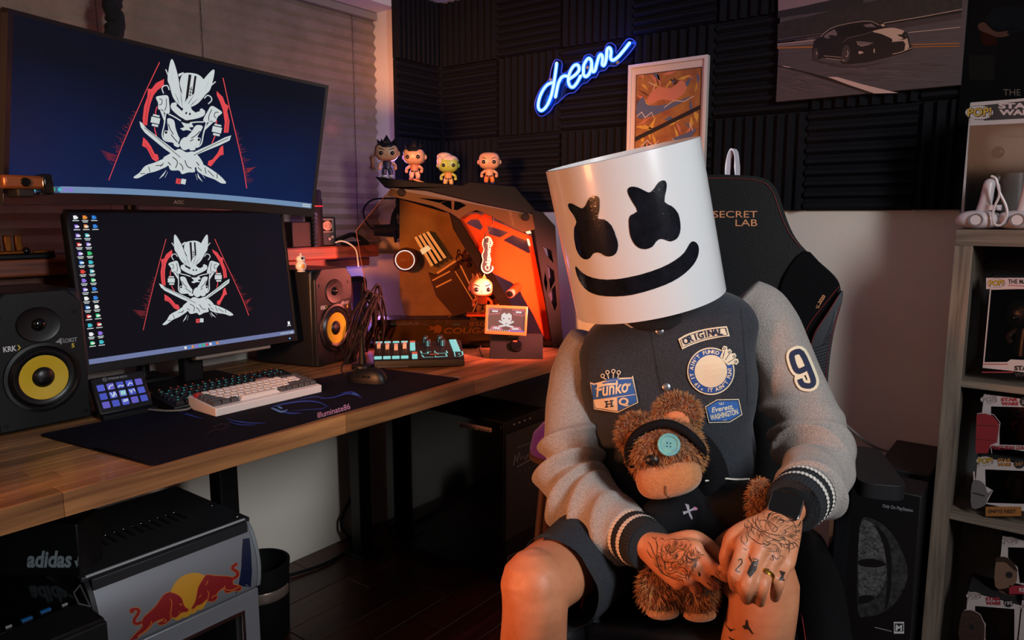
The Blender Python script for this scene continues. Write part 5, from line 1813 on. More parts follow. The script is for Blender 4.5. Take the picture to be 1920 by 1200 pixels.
cx0, cx1 = at(1456, 190, Y=YF - 0.01).x, at(1802, 163, Y=YF - 0.01).x
cz0 = at(1456, 192, Y=YF - 0.01).z
CP = thing('car_poster', 'canvas poster of a dark sports car on a grey road', 'poster', ((cx0 + cx1) / 2, YF, cz0))
obj('panel', MB().b2((cx0, YF - 0.018, cz0), (cx1, YF + 0.004, cz0 + 0.35)), mat('poster_road', '4c4244', 0.6, vary=(40, '403739'), stretch=(0.3, 1, 8)), CP, w=True, bevel=0.0015)
ca_ = Art(ydown=True)
g = lambda x, y: (1450 + x / 5.333, y / 5.333)
GP = lambda pts: [g(*p) for p in pts]
CSKY, CHIL, CHIL2, CBLK, CDRK, CCRM, CWHT, CYEL, CRD2, CGLS = mat('poster_sky', '80696a', 0.5), mat('poster_hill', '171412', 0.6, vary=(60, '2a221c')), mat('poster_far_hill', '191717', 0.6), mat('poster_black', '0b0a0a', 0.4), mat('poster_shadow', '352b2c', 0.5), mat('poster_cream', 'b89c88', 0.45), mat('poster_line', 'c2a296', 0.5), mat('poster_yellow', '9c5f22', 0.5), mat('poster_road_light', '6e5c5c', 0.5), mat('poster_glass_grey', '6a5a58', 0.4)
ca_.poly(CSKY, GP([(48, -30), (48, 110), (180, 85), (330, 55), (480, 20), (700, -10), (720, -30)]), 1)
ca_.poly(CHIL2, GP([(45, 112), (180, 86), (330, 55), (480, 22), (720, -30), (900, -30), (900, 60), (45, 180)]), 2)
ca_.poly(CHIL, GP([(42, 392), (45, 240), (100, 215), (200, 190), (350, 165), (520, 120), (700, 80), (850, 40), (1000, 10), (1200, -40), (1890, -60), (1885, 92), (1500, 165), (1100, 235), (700, 290), (420, 345)]), 3)
ca_.poly(CBLK, GP([(42, 392), (42, 420), (500, 345), (1885, 128), (1885, 100)]), 4)
ca_.stroke(CCRM, GP([(1100, 232), (1500, 165), (1885, 92)]), 1.2, 5)
ca_.stroke(CRD2, GP([(42, 398), (300, 360), (500, 332)]), 1.0, 5)
ca_.poly(CDRK, GP([(42, 425), (1885, 130), (1882, 178), (1300, 275), (42, 440)]), 4)
ca_.poly(CRD2, GP([(40, 425), (400, 375), (400, 440), (40, 470)]), 4)
ca_.stroke(CWHT, GP([(40, 440), (420, 400)]), 0.9, 6)
ca_.stroke(CWHT, GP([(1350, 325), (1600, 300), (1868, 272)]), 1.1, 6)
ca_.stroke(CYEL, GP([(40, 480), (400, 470)]), 3, 6)
ca_.stroke(CYEL, GP([(1380, 445), (1862, 434)]), 2.0, 6)
ca_.stroke(CYEL, GP([(1390, 470), (1860, 462)]), 1.6, 6)
ca_.poly(CBLK, GP([(38, 650), (400, 735), (800, 850), (1000, 925), (960, 940), (600, 820), (300, 725), (38, 660)]), 6)
ca_.poly(CWHT, GP([(80, 655), (160, 668), (180, 680), (110, 668)]), 7)
ca_.poly(CWHT, GP([(540, 768), (640, 770), (900, 845), (1250, 930), (1010, 935), (760, 850)]), 7)
random.seed(4)
for i in range(60):
    x = random.uniform(40, 900)
    y = 640 + (x - 40) * 0.33 + random.uniform(20, 380)
    if y < 1010 - x * 0.06:
        if y < 900 - x * 0.05:
            ca_.stroke(random.choice((CDRK, CRD2)), GP([(x, y), (x + random.uniform(80, 200), y + random.uniform(25, 60))]), 0.6, 1)
for i in range(45):
    x, y = random.uniform(500, 1500), random.uniform(600, 850)
    if y > 620 and y < 640 + (x - 300) * 0.32 and y < 820:
        ca_.stroke(random.choice((CDRK, CDRK, CRD2)), GP([(x, y), (x + random.uniform(100, 300), y + random.uniform(0, 14))]), 0.6, 1)
# the car
ca_.poly(CDRK, GP(sp2([(380, 590), (700, 645), (900, 650), (1200, 590), (1390, 520), (1300, 560), (900, 670), (650, 670), (420, 610)], 3, True)), 7)
body = [(392, 560), (395, 470), (410, 410), (455, 375), (500, 330), (560, 280), (640, 248), (760, 222), (900, 202), (970, 205), (1040, 228), (1095, 260), (1180, 278), (1270, 285), (1330, 320), (1352, 370), (1365, 440), (1385, 470), (1388, 495), (1300, 530), (1150, 570), (950, 620), (760, 640), (690, 635), (660, 590), (500, 575), (440, 600), (405, 595)]
ca_.poly(CBLK, GP(body), 8)
ca_.stroke(CCRM, GP([(470, 370), (510, 330), (570, 285), (640, 258), (760, 232), (900, 210), (980, 212), (1060, 250)]), 0.9, 9)
ca_.poly(CGLS, GP([(500, 365), (540, 330), (610, 292), (632, 320), (640, 350), (560, 385), (520, 380)]), 9)
ca_.poly(CBLK, GP(sp2([(552, 365), (580, 350), (620, 362), (632, 395), (590, 390)], 3, True)), 10)
ca_.poly(mat('poster_windscreen', '15100f', 0.3), GP([(645, 290), (780, 250), (950, 232), (1085, 275), (1000, 310), (800, 350), (670, 365)]), 9)
ca_.poly(CGLS, GP([(900, 250), (980, 235), (1030, 270), (925, 272)]), 10)
ca_.poly(CCRM, GP(sp2([(990, 315), (1100, 285), (1200, 278), (1290, 300), (1335, 335), (1320, 360), (1290, 345), (1240, 350), (1300, 385), (1200, 405), (1180, 385), (1080, 340)], 3, True)), 9)
ca_.poly(CCRM, GP([(1185, 420), (1190, 405), (1310, 395), (1340, 380), (1350, 430), (1360, 470), (1335, 500), (1310, 505), (1320, 440), (1300, 410)]), 9)
ca_.poly(CBLK, GP([(1285, 345), (1310, 312), (1335, 330), (1335, 350), (1300, 365)]), 10)
ca_.stroke(CCRM, GP([(1190, 542), (1280, 520), (1385, 478)]), 1.1, 10)
ca_.poly(CGLS, GP([(835, 412), (900, 415), (1010, 428), (960, 445), (880, 462), (845, 440)]), 10)
ca_.stroke(CCRM, GP([(835, 412), (845, 445), (880, 462), (960, 445)]), 0.7, 11)
ca_.poly(CCRM, GP([(850, 515), (880, 510), (905, 528), (860, 542), (850, 530)]), 10)
ca_.rect(CCRM, *g(1002, 488), *g(1014, 528), 10)
ca_.poly(CCRM, GP([(1070, 245), (1100, 240), (1115, 252), (1105, 268), (1080, 258)]), 10)
ca_.disc(CDRK, *g(725, 540), 8, 17, 10, rot=0.1)
ca_.stroke(CCRM, GP([(740, 505), (748, 535), (735, 570), (722, 560)]), 1.2, 11)
ca_.stroke(CCRM, GP([(685, 590), (700, 612), (712, 600)]), 0.9, 11)
ca_.disc(CDRK, *g(425, 540), 5, 12, 10)
ca_.stroke(CCRM, GP([(432, 520), (437, 535), (428, 545)]), 1.4, 11)
ca_.stroke(CCRM, GP([(505, 558), (600, 566), (680, 575)]), 0.8, 11)
ca_.stroke(CCRM, GP([(525, 582), (600, 592), (680, 602)]), 0.9, 11)
ca_.stroke(CGLS, GP([(690, 425), (750, 380), (900, 345), (980, 318)]), 0.8, 11)
ca_.place(CP, lambda u, v, h: at(u, max(v, -12), Y=YF - 0.0185 - h), 'print', lift=0.0002, maxlen=None)

# dark game poster above the shelf
gx0 = at(1806, 100, Y=YF - 0.006).x
gz0 = at(1806, 196, Y=YF - 0.006).z - 0.06
GPO = thing('dark_poster', 'very dark poster with small gold lettering above the shelf, beside the car poster', 'poster', (gx0 + 0.2, YF, gz0))
obj('sheet', MB().b2((gx0, YF - 0.006, gz0), (gx0 + 0.42, YF + 0.004, gz0 + 0.6)), mat('poster_night', '08090b', 0.85, vary=(6, '0b0c0e'), spec=0.08), GPO, w=True)
ga = Art(ydown=True)
ga.text(mat('poster_dull_gold', '5a4f44', 0.5), 'THE LAST', 1881, 179, 17, 2, bold=0.0, sx=0.8, fit=78)
ga.poly(mat('poster_brown', '24100a', 0.9, spec=0.05), [(1840, 60), (1866, 62), (1870, 84), (1846, 86), (1838, 74)], 1)
ga.poly(mat('poster_skin', '3a2014', 0.85), sp2([(1834, 46), (1846, 42), (1858, 54), (1872, 60), (1890, 58), (1892, 66), (1872, 70), (1850, 62), (1836, 56)], 3, True), 2)
ga.poly(mat('poster_slate', '101418', 0.9, spec=0.05), [(1846, 40), (1860, 15), (1900, 8), (1930, 20), (1930, 60), (1900, 50), (1870, 56)], 1)
ga.poly(MATS['poster_slate'], [(1888, 60), (1930, 50), (1930, 56), (1890, 64)], 3)
ga.poly(mat('poster_crate', '121311', 0.9, vary=(200, '191916'), spec=0.05), [(1815, 104), (1866, 103), (1864, 150), (1818, 150)], 1)
ga.place(GPO, lambda u, v, h: at(u, v, Y=YF - 0.0065 - h), 'print')

# ------------------------------------------------------------------ shelf unit on the right
YS = 2.0
sx = at(1778, 600, Y=YS).x
SHO = wood('grey_oak_board', '4a4038', '7a6c5e', 1.2, axis=2, rough=0.5)
SHH = wood('grey_oak_shelf', '4a4038', '7a6c5e', 1.2, axis=0, rough=0.5)
ztop = at(1800, 430, Y=YS).z
SU = thing('shelf_unit', 'grey oak cube shelf with figurine boxes in the right corner', 'shelf', (sx + 0.4, YS + 0.18, FLOOR))
obj('side_panel', MB().b2((sx, YS, FLOOR), (sx + 0.037, YB - 0.02, ztop - 0.038)), SHO, SU, w=True, bevel=0.0008)
obj('top_panel', MB().b2((sx, YS, ztop - 0.038), (sx + 0.8, YB - 0.02, ztop)), SHH, SU, w=True, bevel=0.0008)
zr = [at(1830, 717, Y=YS).z, at(1800, 966, Y=YS).z]
for z in zr + [FLOOR + 0.06]:
    obj('shelf_board', MB().b2((sx + 0.037, YS + 0.002, z - 0.016), (sx + 0.78, YB - 0.022, z)), SHH, SU, w=True, bevel=0.0008)
obj('side_panel', MB().b2((sx + 0.763, YS, FLOOR), (sx + 0.8, YB - 0.02, ztop - 0.038)), SHO, SU, w=True)
obj('divider', MB().b2((sx + 0.39, YS + 0.002, FLOOR), (sx + 0.406, YB - 0.022, ztop - 0.038)), SHO, SU, w=True)
obj('back_board', MB().b2((sx + 0.002, YB - 0.026, FLOOR), (sx + 0.798, YB - 0.016, ztop - 0.002)), mat('shelf_back', '4c4e50', 0.7), SU, w=True)

CARD = mat('box_white_card', 'a89c9a', 0.5)
CARDP = mat('box_pink_white', 'b09a98', 0.5)
PLW = glass('box_window_film', 'dcdcdc', rough=0.08)
BIN_ = mat('box_inside_dark', '141214', 0.7)
POPY, POPK = mat('sticker_yellow', 'b89028', 0.5), mat('sticker_outline', '171414', 0.5)
RINK = mat('box_red_ink', '8a2430', 0.5)


def front_map(Y_):
    return lambda u, v, h: at(u, v, Y=Y_ - h)


def popbox(label, tl, br, Y_, depth, win, cat_group, head_h, header, strip=None, card=CARD, inside=BIN_, extra=None):
    """window box: tl/br are pixels of the visible front; header(Art) prints; win = pixel polygon of the window"""
    a, b = at(*tl, Y=Y_), at(*br, Y=Y_)
    x0, z1 = (a.x + at(tl[0], br[1], Y=Y_).x) / 2, a.z
    x1, z0 = b.x, b.z
    t = thing('figurine_box', label, 'box', ((x0 + x1) / 2, Y_ + depth / 2, z0), 0, cat_group)
    hole = [(at(*p, Y=Y_).x, at(*p, Y=Y_).z) for p in win]
    hole = [(min(max(x, x0 + 0.004), x1 - 0.004), min(max(z, z0 + 0.004), z1 - 0.004)) for x, z in hole]
    obj('front', MB().prism(rect(x0, z0, x1, z1), -Y_ - 0.0015, -Y_, TXZ, [hole]), card, t, w=True)
    sd = MB()
    sd.b2((x0, Y_, z0), (x0 + 0.0015, Y_ + depth, z1)).b2((x1 - 0.0015, Y_, z0), (x1, Y_ + depth, z1)).b2((x0, Y_, z0), (x1, Y_ + depth, z0 + 0.0015)).b2((x0, Y_, z1 - 0.0015), (x1, Y_ + depth, z1)).b2((x0, Y_ + depth - 0.0015, z0), (x1, Y_ + depth, z1))
    obj('carton', sd, inside, t, w=True)
    obj('window_film', MB().prism(hole, -Y_ - 0.002, -Y_ - 0.0016, TXZ), PLW, t, w=True, smooth=0)
    A = Art(ydown=True)
    header(A)
    A.place(t, front_map(Y_ - 0.0003), 'print', lift=0.00025)
    return t, (x0, x1, z0, z1)


def pop_logo(A, x, y, s, fill=POPY, bg=True):
    """yellow comic lettering on a speech bubble"""
    if bg:
        A.disc(POPK, x + 24 * s, y, 26 * s, 13 * s, 2)
        A.disc(CARD, x + 24 * s, y, 25 * s, 12.2 * s, 3)
        A.poly(CARD, [(x + 6 * s, y + 10 * s), (x + 16 * s, y + 11 * s), (x + 8 * s, y + 20 * s)], 3)
    A.text(POPK, 'POP!', x + 2.5 * s, y + 7.5 * s, 20 * s, 4, bold=0.075, fit=45 * s, rot=R(3), shear=0.1)
    A.text(fill, 'POP!', x + 3 * s, y + 7.2 * s, 20 * s, 5, bold=0.015, fit=43 * s, rot=R(3), shear=0.1)


def sw_logo(A, x, y, w_, h_, m, m2=None):
    A.text(m, 'STAR', x, y, h_, 4, bold=0.05, fit=w_, fity=h_ * 0.72)
    A.text(m, 'WARS', x + w_ * 0.02, y + h_ * 0.82, h_, 4, bold=0.05, fit=w_ * 1.0, fity=h_ * 0.72)


def generic_fig(t, x, y, z, s, skin, hair, shirt):
    """plain figurine parts inside a window box, children of the box"""
    M = Matrix.Translation((x, y, z)) @ Matrix.Scale(s, 4)
    f = obj('figure', MB().ball((0, 0, 0.078), (0.034, 0.030, 0.027), 24, 16, M, e=2.8).lathe([(0, 0.056), (0.014, 0.052), (0.016, 0.03), (0.018, 0.0), (0, 0)], 18, M), skin, t, w=True)
    obj('headwear', MB().grid(lambda a, b: M @ Vector((0.0365 * math.cos(a * 6.2832) * max(0.0, math.cos(b * 1.5708)) ** 0.6, 0.033 * math.sin(a * 6.2832) * max(0.0, math.cos(b * 1.5708)) ** 0.6 + 0.002, 0.088 + 0.021 * math.sin(b * 1.5708))), 24, 6, True), hair, f, w=True)
    for xx in (-1, 1):
        obj('eye', MB().ball((xx * 0.0165, -0.0285, 0.073), (0.0062, 0.003, 0.0062), 12, 8, M), HAIRB, f, w=True)
        obj('arm', MB().tube([M @ Vector((xx * 0.015, 0, 0.048)), M @ Vector((xx * 0.026, -0.004, 0.034)), M @ Vector((xx * 0.022, -0.012, 0.026))], 0.005 * s, 8, round_cap=True), shirt, f, w=True)


GRPB = 'boxed figurines on the shelf unit'
# the large box on top
def hd(A):
    A.rect(mat('box_dark_band', '15171c', 0.5), 1815, 204, 1990, 222, 1)
    A.poly(MATS['box_dark_band'], [(1838, 198), (1990, 182), (1990, 218), (1845, 226)], 2)
    pop_logo(A, 1811, 211, 1.05)
    sw_logo(A, 1872, 203, 70, 15, CARDP)


tb, bb = popbox('large white-headed figurine box with speech bubble logo standing on top of the shelf unit', (1808, 192), (1985, 425), YS + 0.10, 0.17, [(1812, 236), (1980, 228), (1980, 420), (1806, 424)], None, 0.2, hd)
generic_fig(tb, (bb[0] + bb[1]) / 2 + 0.004, YS + 0.185, bb[2] + 0.01, 2.25, mat('boxed_white', 'a89c96', 0.35), mat('boxed_cream', '9a8c84', 0.35), mat('boxed_white', 'a89c96', 0.35))


def hd(A):
    A.rect(CARDP, 1849, 521, 1990, 542, 1)
    pop_logo(A, 1852, 531, 0.66)
    A.text(BLACKINK, 'THE MANDALORIAN', 1890, 532, 13, 3, bold=0.03, fit=92, fity=9)
    A.stroke(RINK, [(1890, 535), (1960, 538)], 1.2, 3)
    A.rect(RINK, 1842, 682, 1890, 683.5, 2)
    A.rect(RINK, 1841, 697, 1900, 699, 2)
    A.text(BLACKINK, 'STAR', 1902, 694, 12, 3, bold=0.05, fit=34, fity=9)
    A.text(BLACKINK, 'WARS', 1902, 706, 12, 3, bold=0.05, fit=34, fity=9)


t1, b1 = popbox('tall white-edged box with one wide window, alone on the upper shelf', (1848, 519), (1985, 706), YS + 0.02, 0.13, [(1850, 543), (1980, 540), (1980, 678), (1895, 674), (1888, 679), (1844, 679)], GRPB, 0.1, hd)
generic_fig(t1, b1[0] + 0.075, YS + 0.09, b1[2] + 0.03, 1.25, mat('boxed_steel', '3a3836', 0.3, metal=0.6), mat('boxed_steel', '3a3836'), mat('boxed_brown', '4a3626', 0.5))
generic_fig(t1, b1[0] + 0.145, YS + 0.09, b1[2] + 0.03, 1.0, mat('boxed_steel', '3a3836', 0.3, metal=0.6), mat('boxed_brown', '4a3626', 0.5), mat('boxed_brown', '4a3626', 0.5))


def hd(A):
    pop_logo(A, 1839, 749, 0.62, fill=CARDP)
    sw_logo(A, 1877, 752, 32, 9.5, RINK)
    A.disc(BLACKINK, 1921, 753, 9, 9, 3)
    A.text(CARDP, '2', 1916, 757, 9, 4)
    A.poly(mat('box_red_art', '7a1a20', 0.5), [(1831, 778), (1846, 775), (1862, 780), (1872, 792), (1873, 800), (1869, 830), (1858, 834), (1852, 850), (1829, 850)], 2)
    A.stroke(CARDP, [(1832, 776), (1848, 773), (1864, 778), (1875, 792), (1871, 832), (1857, 836), (1860, 850)], 1.2, 3)
    A.stroke(mat('box_dark_red', '40100f', 0.5), [(1832, 797), (1870, 799)], 1.2, 3)
    A.stroke(MATS['box_dark_red'], [(1831, 824), (1864, 826)], 1.2, 3)
    A.text(RINK, 'PRAETORIAN GUARD', 1860, 843, 10, 4, bold=0.02, fit=70, fity=8)


t2, b2_ = popbox('white box with red helmet art on the middle shelf, upper of its stack', (1838, 737), (1950, 852), YS + 0.02, 0.11, [(1858, 762), (1946, 764), (1946, 836), (1874, 834), (1874, 796), (1858, 786)], GRPB, 0.1, hd)
generic_fig(t2, b2_[0] + 0.085, YS + 0.075, b2_[2] + 0.015, 0.95, mat('boxed_red', '6a141a', 0.4), mat('boxed_red', '6a141a'), mat('boxed_red', '6a141a'))


def hd(A):
    pop_logo(A, 1831, 864, 0.66)
    sw_logo(A, 1870, 866, 26, 9.5, mat('box_orange_ink', '96602c', 0.5))
    A.disc(BLACKINK, 1911, 870, 10, 8.5, 3)
    A.text(MATS['box_orange_ink'], '247', 1903, 873, 9, 4, bold=0.02, fit=15)
    A.poly(mat('box_grey_art', '5a5654', 0.5), sp2([(1822, 908), (1832, 900), (1846, 908), (1852, 924), (1862, 918), (1852, 934), (1846, 948), (1822, 952)], 3, True), 2)
    A.stroke(CARDP, [(1826, 884), (1827, 902)], 3, 2)
    A.stroke(BLACKINK, [(1824, 924), (1846, 930)], 2.4, 3)
    A.rect(mat('box_orange_band', '8a5626', 0.5), 1848, 950, 1915, 968, 2)
    A.text(BLACKINK, 'ENFYS NEST', 1853, 962, 9, 3, bold=0.03, fit=52, fity=7)


t3, b3_ = popbox('white box with grey art and an orange name band, under the red helmet box', (1827, 854), (1950, 966), YS + 0.015, 0.11, [(1847, 880), (1946, 884), (1946, 946), (1850, 944), (1862, 920), (1848, 912)], GRPB, 0.1, hd)
generic_fig(t3, b3_[0] + 0.085, YS + 0.075, b3_[2] + 0.015, 0.95, mat('boxed_tan', '5a4a36', 0.5), mat('boxed_steel', '3a3836'), mat('boxed_tan', '5a4a36'))


def hd(A):
    pop_logo(A, 1879, 1014, 0.6, fill=CARDP)
    A.poly(mat('box_skin_art', '6a5040', 0.5), sp2([(1868, 1050), (1880, 1046), (1896, 1052), (1906, 1066), (1906, 1090), (1890, 1102), (1866, 1100)], 3, True), 2)
    A.poly(mat('box_hair_art', '2a1a12', 0.5), sp2([(1868, 1046), (1884, 1044), (1900, 1054), (1908, 1072), (1898, 1066), (1884, 1054), (1868, 1054)], 3, True), 3)
    A.disc(BLACKINK, 1892, 1078, 7, 6, 3)
    A.rect(RINK, 1892, 1098, 1950, 1114, 2)
    A.text(CARDP, 'REY', 1911, 1110, 11, 3, bold=0.03)


popbox('box with brown-haired face art on the lower shelf, standing on two others', (1873, 1002), (1990, 1116), YS + 0.03, 0.11, [(1890, 1026), (1980, 1028), (1980, 1094), (1912, 1094), (1908, 1064), (1890, 1046)], GRPB, 0.1, hd)


def hd(A):
    pop_logo(A, 1812, 1117, 0.56, fill=CARDP)
    sw_logo(A, 1848, 1126, 28, 9.5, RINK)
    A.disc(BLACKINK, 1891, 1130, 9, 8.5, 3)
    A.text(CARDP, '195', 1884, 1134, 9, 4, bold=0.02, fit=14)
    A.poly(mat('box_fur_art', '3a241a', 0.6, vary=(200, '26170f')), sp2([(1803, 1150), (1818, 1144), (1836, 1152), (1846, 1172), (1846, 1200), (1800, 1204)], 3, True), 2)
    A.stroke(CARDP, [(1808, 1144), (1822, 1143), (1838, 1152), (1847, 1172), (1846, 1200)], 1.2, 3)
    A.disc(BLACKINK, 1822, 1176, 5, 6, 3)


t5, b5_ = popbox('box numbered 195 with brown furry art, lowest in the frame', (1808, 1106), (1906, 1235), YS + 0.0, 0.11, [(1828, 1136), (1902, 1142), (1902, 1230), (1846, 1230), (1848, 1170), (1828, 1146)], GRPB, 0.1, hd)
generic_fig(t5, b5_[0] + 0.08, YS + 0.055, b5_[2] + 0.03, 1.0, mat('boxed_fur', '4a2e20', 0.8), mat('boxed_fur', '4a2e20'), mat('boxed_fur', '4a2e20'))


def hd(A):
    pop_logo(A, 1913, 1138, 0.5, fill=CARDP)


popbox('box at the right end of the lower shelf, cut by the picture edge', (1909, 1122), (1990, 1240), YS + 0.0, 0.11, [(1925, 1156), (1980, 1158), (1980, 1230), (1925, 1230)], GRPB, 0.1, hd)

# two white motion controllers with wrist straps in front of the large box
WCT = mat('controller_white', 'b8aeb0', 0.35)


def controller(label, px, py, lean):
    c = at(px, py, Y=YS + 0.045)
    t = thing('game_controller', label, 'controller', (c.x, c.y, ztop), 0, 'white motion controllers on the shelf top')
    obj('grip', MB().tube([(lean * 0.6, 0.0, 0.030), (lean * 0.9, 0.002, 0.06), (lean * 1.3, 0.004, 0.105)], [0.018, 0.014, 0.012], 16, round_cap=True), WCT, t)
    obj('base', MB().ball((0, 0, 0.022), (0.046, 0.034, 0.022), 28, 14, e=2.4), WCT, t)
    obj('ring', MB().lathe([(0.012, 0.006), (0.015, 0.006), (0.015, 0.0), (0.012, 0.0)], 24, Matrix.Translation((-0.002, -0.032, 0.022)) @ Matrix.Rotation(R(90), 4, 'X')), mat('controller_line', '6a6264', 0.4), t)
    obj('button', MB().lathe([(0, 0.004), (0.0115, 0.004), (0.0125, 0.0)], 24, Matrix.Translation((-0.002, -0.032, 0.022)) @ Matrix.Rotation(R(90), 4, 'X')), WCT, t)
    obj('band', MB().lathe([(0.016, -0.006), (0.018, -0.006), (0.018, 0.006), (0.016, 0.006)], 20, Matrix.Translation((lean * 0.5 + 0.02, 0, 0.05))), WCT, t)
    return t


controller('left white motion controller on the shelf top, leaning outwards', 1835, 405, 0.012)
controller('right white motion controller on the shelf top, cut by the picture edge', 1912, 405, 0.01)
stp = [at(p[0], p[1], Y=YS + 0.005) for p in ((1858, 330), (1868, 336), (1874, 360), (1886, 385), (1888, 405), (1878, 421), (1866, 421), (1861, 405), (1866, 385), (1874, 365), (1872, 345))]
tag(obj('wrist_strap', MB().tube(stp, 0.0028, 8), WCT), 'white wrist strap looping down between the two controllers', 'strap')

# ------------------------------------------------------------------ black game carton behind the chair
yb_ = 1.92
gx = [at(1556, 1000, Y=yb_).x, at(1722, 1000, Y=yb_).x]
gz = at(1700, 925, Y=yb_).z
GC = thing('game_carton', 'large black carton with grey mottled picture standing behind the chair arm', 'box', ((gx[0] + gx[1]) / 2, yb_ + 0.06, FLOOR))
obj('carton', MB().b2((gx[0], yb_, FLOOR + 0.0), (gx[1], yb_ + 0.12, gz)), mat('carton_black', '0b0c0f', 0.45), GC, w=True, bevel=0.002)
c_ = Art(ydown=True)
CG1, CG2, CG3 = mat('carton_grey', '3e3f40', 0.5, vary=(90, '1c1c1d')), mat('carton_pale', '6a6a68', 0.5, vary=(140, '2c2c2c')), mat('carton_ink', '0d0d0e', 0.5)
c_.text(GREYINK, 'T', 1560, 1056, 44, 2, bold=0.03, fit=18, fity=46)
c_.text(GREYINK, 'S', 1559, 1107, 44, 2, bold=0.03, fit=20, fity=46)
c_.text(GREYINK, 'Only On PlayStation', 1654, 951, 9, 2, bold=0.01, rot=R(-9), fit=58)
# plain mottled oval in place of the portrait
c_.poly(CG1, sp2([(1612, 985), (1640, 975), (1672, 1000), (1694, 1040), (1702, 1080), (1686, 1120), (1660, 1146), (1625, 1156), (1608, 1140)], 4, True), 1)
c_.poly(CG2, sp2([(1612, 990), (1634, 980), (1652, 1010), (1662, 1050), (1660, 1090), (1640, 1120), (1612, 1125)], 4, True), 2)
c_.poly(CG3, sp2([(1640, 985), (1664, 1010), (1672, 1060), (1668, 1120), (1660, 1140), (1664, 1080), (1656, 1020)], 4, True), 3)
c_.poly(CG3, sp2([(1612, 1050), (1640, 1048), (1662, 1058), (1640, 1064), (1612, 1060)], 4, True), 3)
c_.poly(CG3, sp2([(1612, 1118), (1632, 1116), (1640, 1122), (1622, 1132), (1610, 1130)], 4, True), 3)
random.seed(31)
for i in range(50):
    c_.disc(CG3, random.uniform(1614, 1690), random.uniform(1000, 1110), random.uniform(0.5, 1.6), lv=4, n=7)
c_.rect(WHITEINK, 1676, 1166, 1695, 1188, 2)
c_.rect(BLACKINK, 1677.5, 1169, 1693.5, 1184, 3)
c_.text(WHITEINK, 'M', 1679, 1182, 15, 4, bold=0.04, rot=R(-3), fit=12)
c_.stroke(GREYINK, [(1640, 1176), (1672, 1184)], 1.6, 2)
c_.place(GC, front_map(yb_ - 0.0006), 'print', lift=0.0002, maxlen=None)
wb = at(1728, 1000, Y=1.98)
tag(obj('black_cabinet', MB().b2((at(1640, 900, Y=2.08).x, 2.08, FLOOR), (at(1745, 900, Y=2.08).x, YB - 0.03, at(1680, 880, Y=2.08).z)), mat('black_cabinet', '0e0e10', 0.5), bevel=0.004), 'low black box between the carton and the shelf unit', 'box')
tag(obj('power_cable', MB().tube([at(1560, 770, Y=2.2), at(1590, 800, Y=2.25), at(1640, 838, Y=2.28), at(1700, 855, Y=2.3), at(1730, 875, Y=2.3), at(1745, 905, Y=2.3)], 0.004, 8), mat('pale_cable', '8c807a', 0.5)), 'pale cable drooping along the wall behind the chair', 'cable')

# ------------------------------------------------------------------ mini fridge under the desk
FXf, FY0, FY1, FZ = -1.605, 0.615, 1.014, 0.452
FR = thing('mini_fridge', 'silver mini fridge with black top and two red bulls before a yellow sun', 'fridge', (FXf - 0.19, (FY0 + FY1) / 2, FLOOR))
FB = mat('fridge_black_metal', '242528', 0.5, bump=(300, 0.05))
SIL = mat('fridge_silver', '84888f', 0.42, metal=0.35)
obj('cabinet', MB().b2((FXf - 0.38, FY0, FLOOR + 0.02), (FXf - 0.045, FY1, FZ - 0.004)), FB, FR, w=True, bevel=0.003)
top = obj('top_cover', MB().b2((FXf - 0.385, FY0 - 0.004, FZ - 0.012), (FXf - 0.02, FY1 + 0.004, FZ)), FB, FR, w=True, bevel=0.003)
obj('bright_edge', MB().b2((FXf - 0.022, FY0 + 0.005, FZ - 0.002), (FXf - 0.017, FY1 - 0.012, FZ + 0.002)), mat('pale_edge', 'b4b6b8', 0.5), top, w=True)
for i in range(12):
    yy = FY0 + 0.062 + i * 0.0215
    obj('vent_slot', MB().b2((FXf - 0.20, yy - 0.004, FZ - 0.001), (FXf - 0.14, yy + 0.004, FZ + 0.0012)), RUBBER, top, w=True, bevel=0.001)
    obj('vent_hood', MB().ball((FXf - 0.205, yy, FZ), (0.006, 0.005, 0.004), 10, 6), CHROME, top, w=True)
for x, yy in ((FXf - 0.05, FY0 + 0.012), (FXf - 0.05, FY1 - 0.014), (FXf - 0.17, FY1 - 0.014), (FXf - 0.36, FY1 - 0.02)):
    obj('screw', MB().ball((x, yy, FZ), (0.005, 0.005, 0.003), 10, 6), CHROME, top, w=True)
ARC = [(FXf - 0.030, FZ - 0.006), (FXf - 0.008, FZ - 0.03), (FXf + 0.010, FZ - 0.07), (FXf + 0.018, FZ - 0.11), (FXf + 0.016, FZ - 0.15), (FXf + 0.010, FZ - 0.175)]
arcs = sp2(ARC, 5)


def arc_z(z):
    for i in range(len(arcs) - 1):
        if arcs[i + 1][1] <= z <= arcs[i][1]:
            t = (arcs[i][1] - z) / max(1e-6, arcs[i][1] - arcs[i + 1][1])
            return arcs[i][0] + (arcs[i + 1][0] - arcs[i][0]) * t
    return arcs[-1][0]


def header(y0, y1, x_back, off=0.0):
    pl = [(x + off, z) for x, z in arcs] + [(x_back, arcs[-1][1]), (x_back, arcs[0][1])]
    return MB().prism(pl, -y1, -y0, Matrix(((1, 0, 0, 0), (0, 0, -1, 0), (0, 1, 0, 0), (0, 0, 0, 1))))


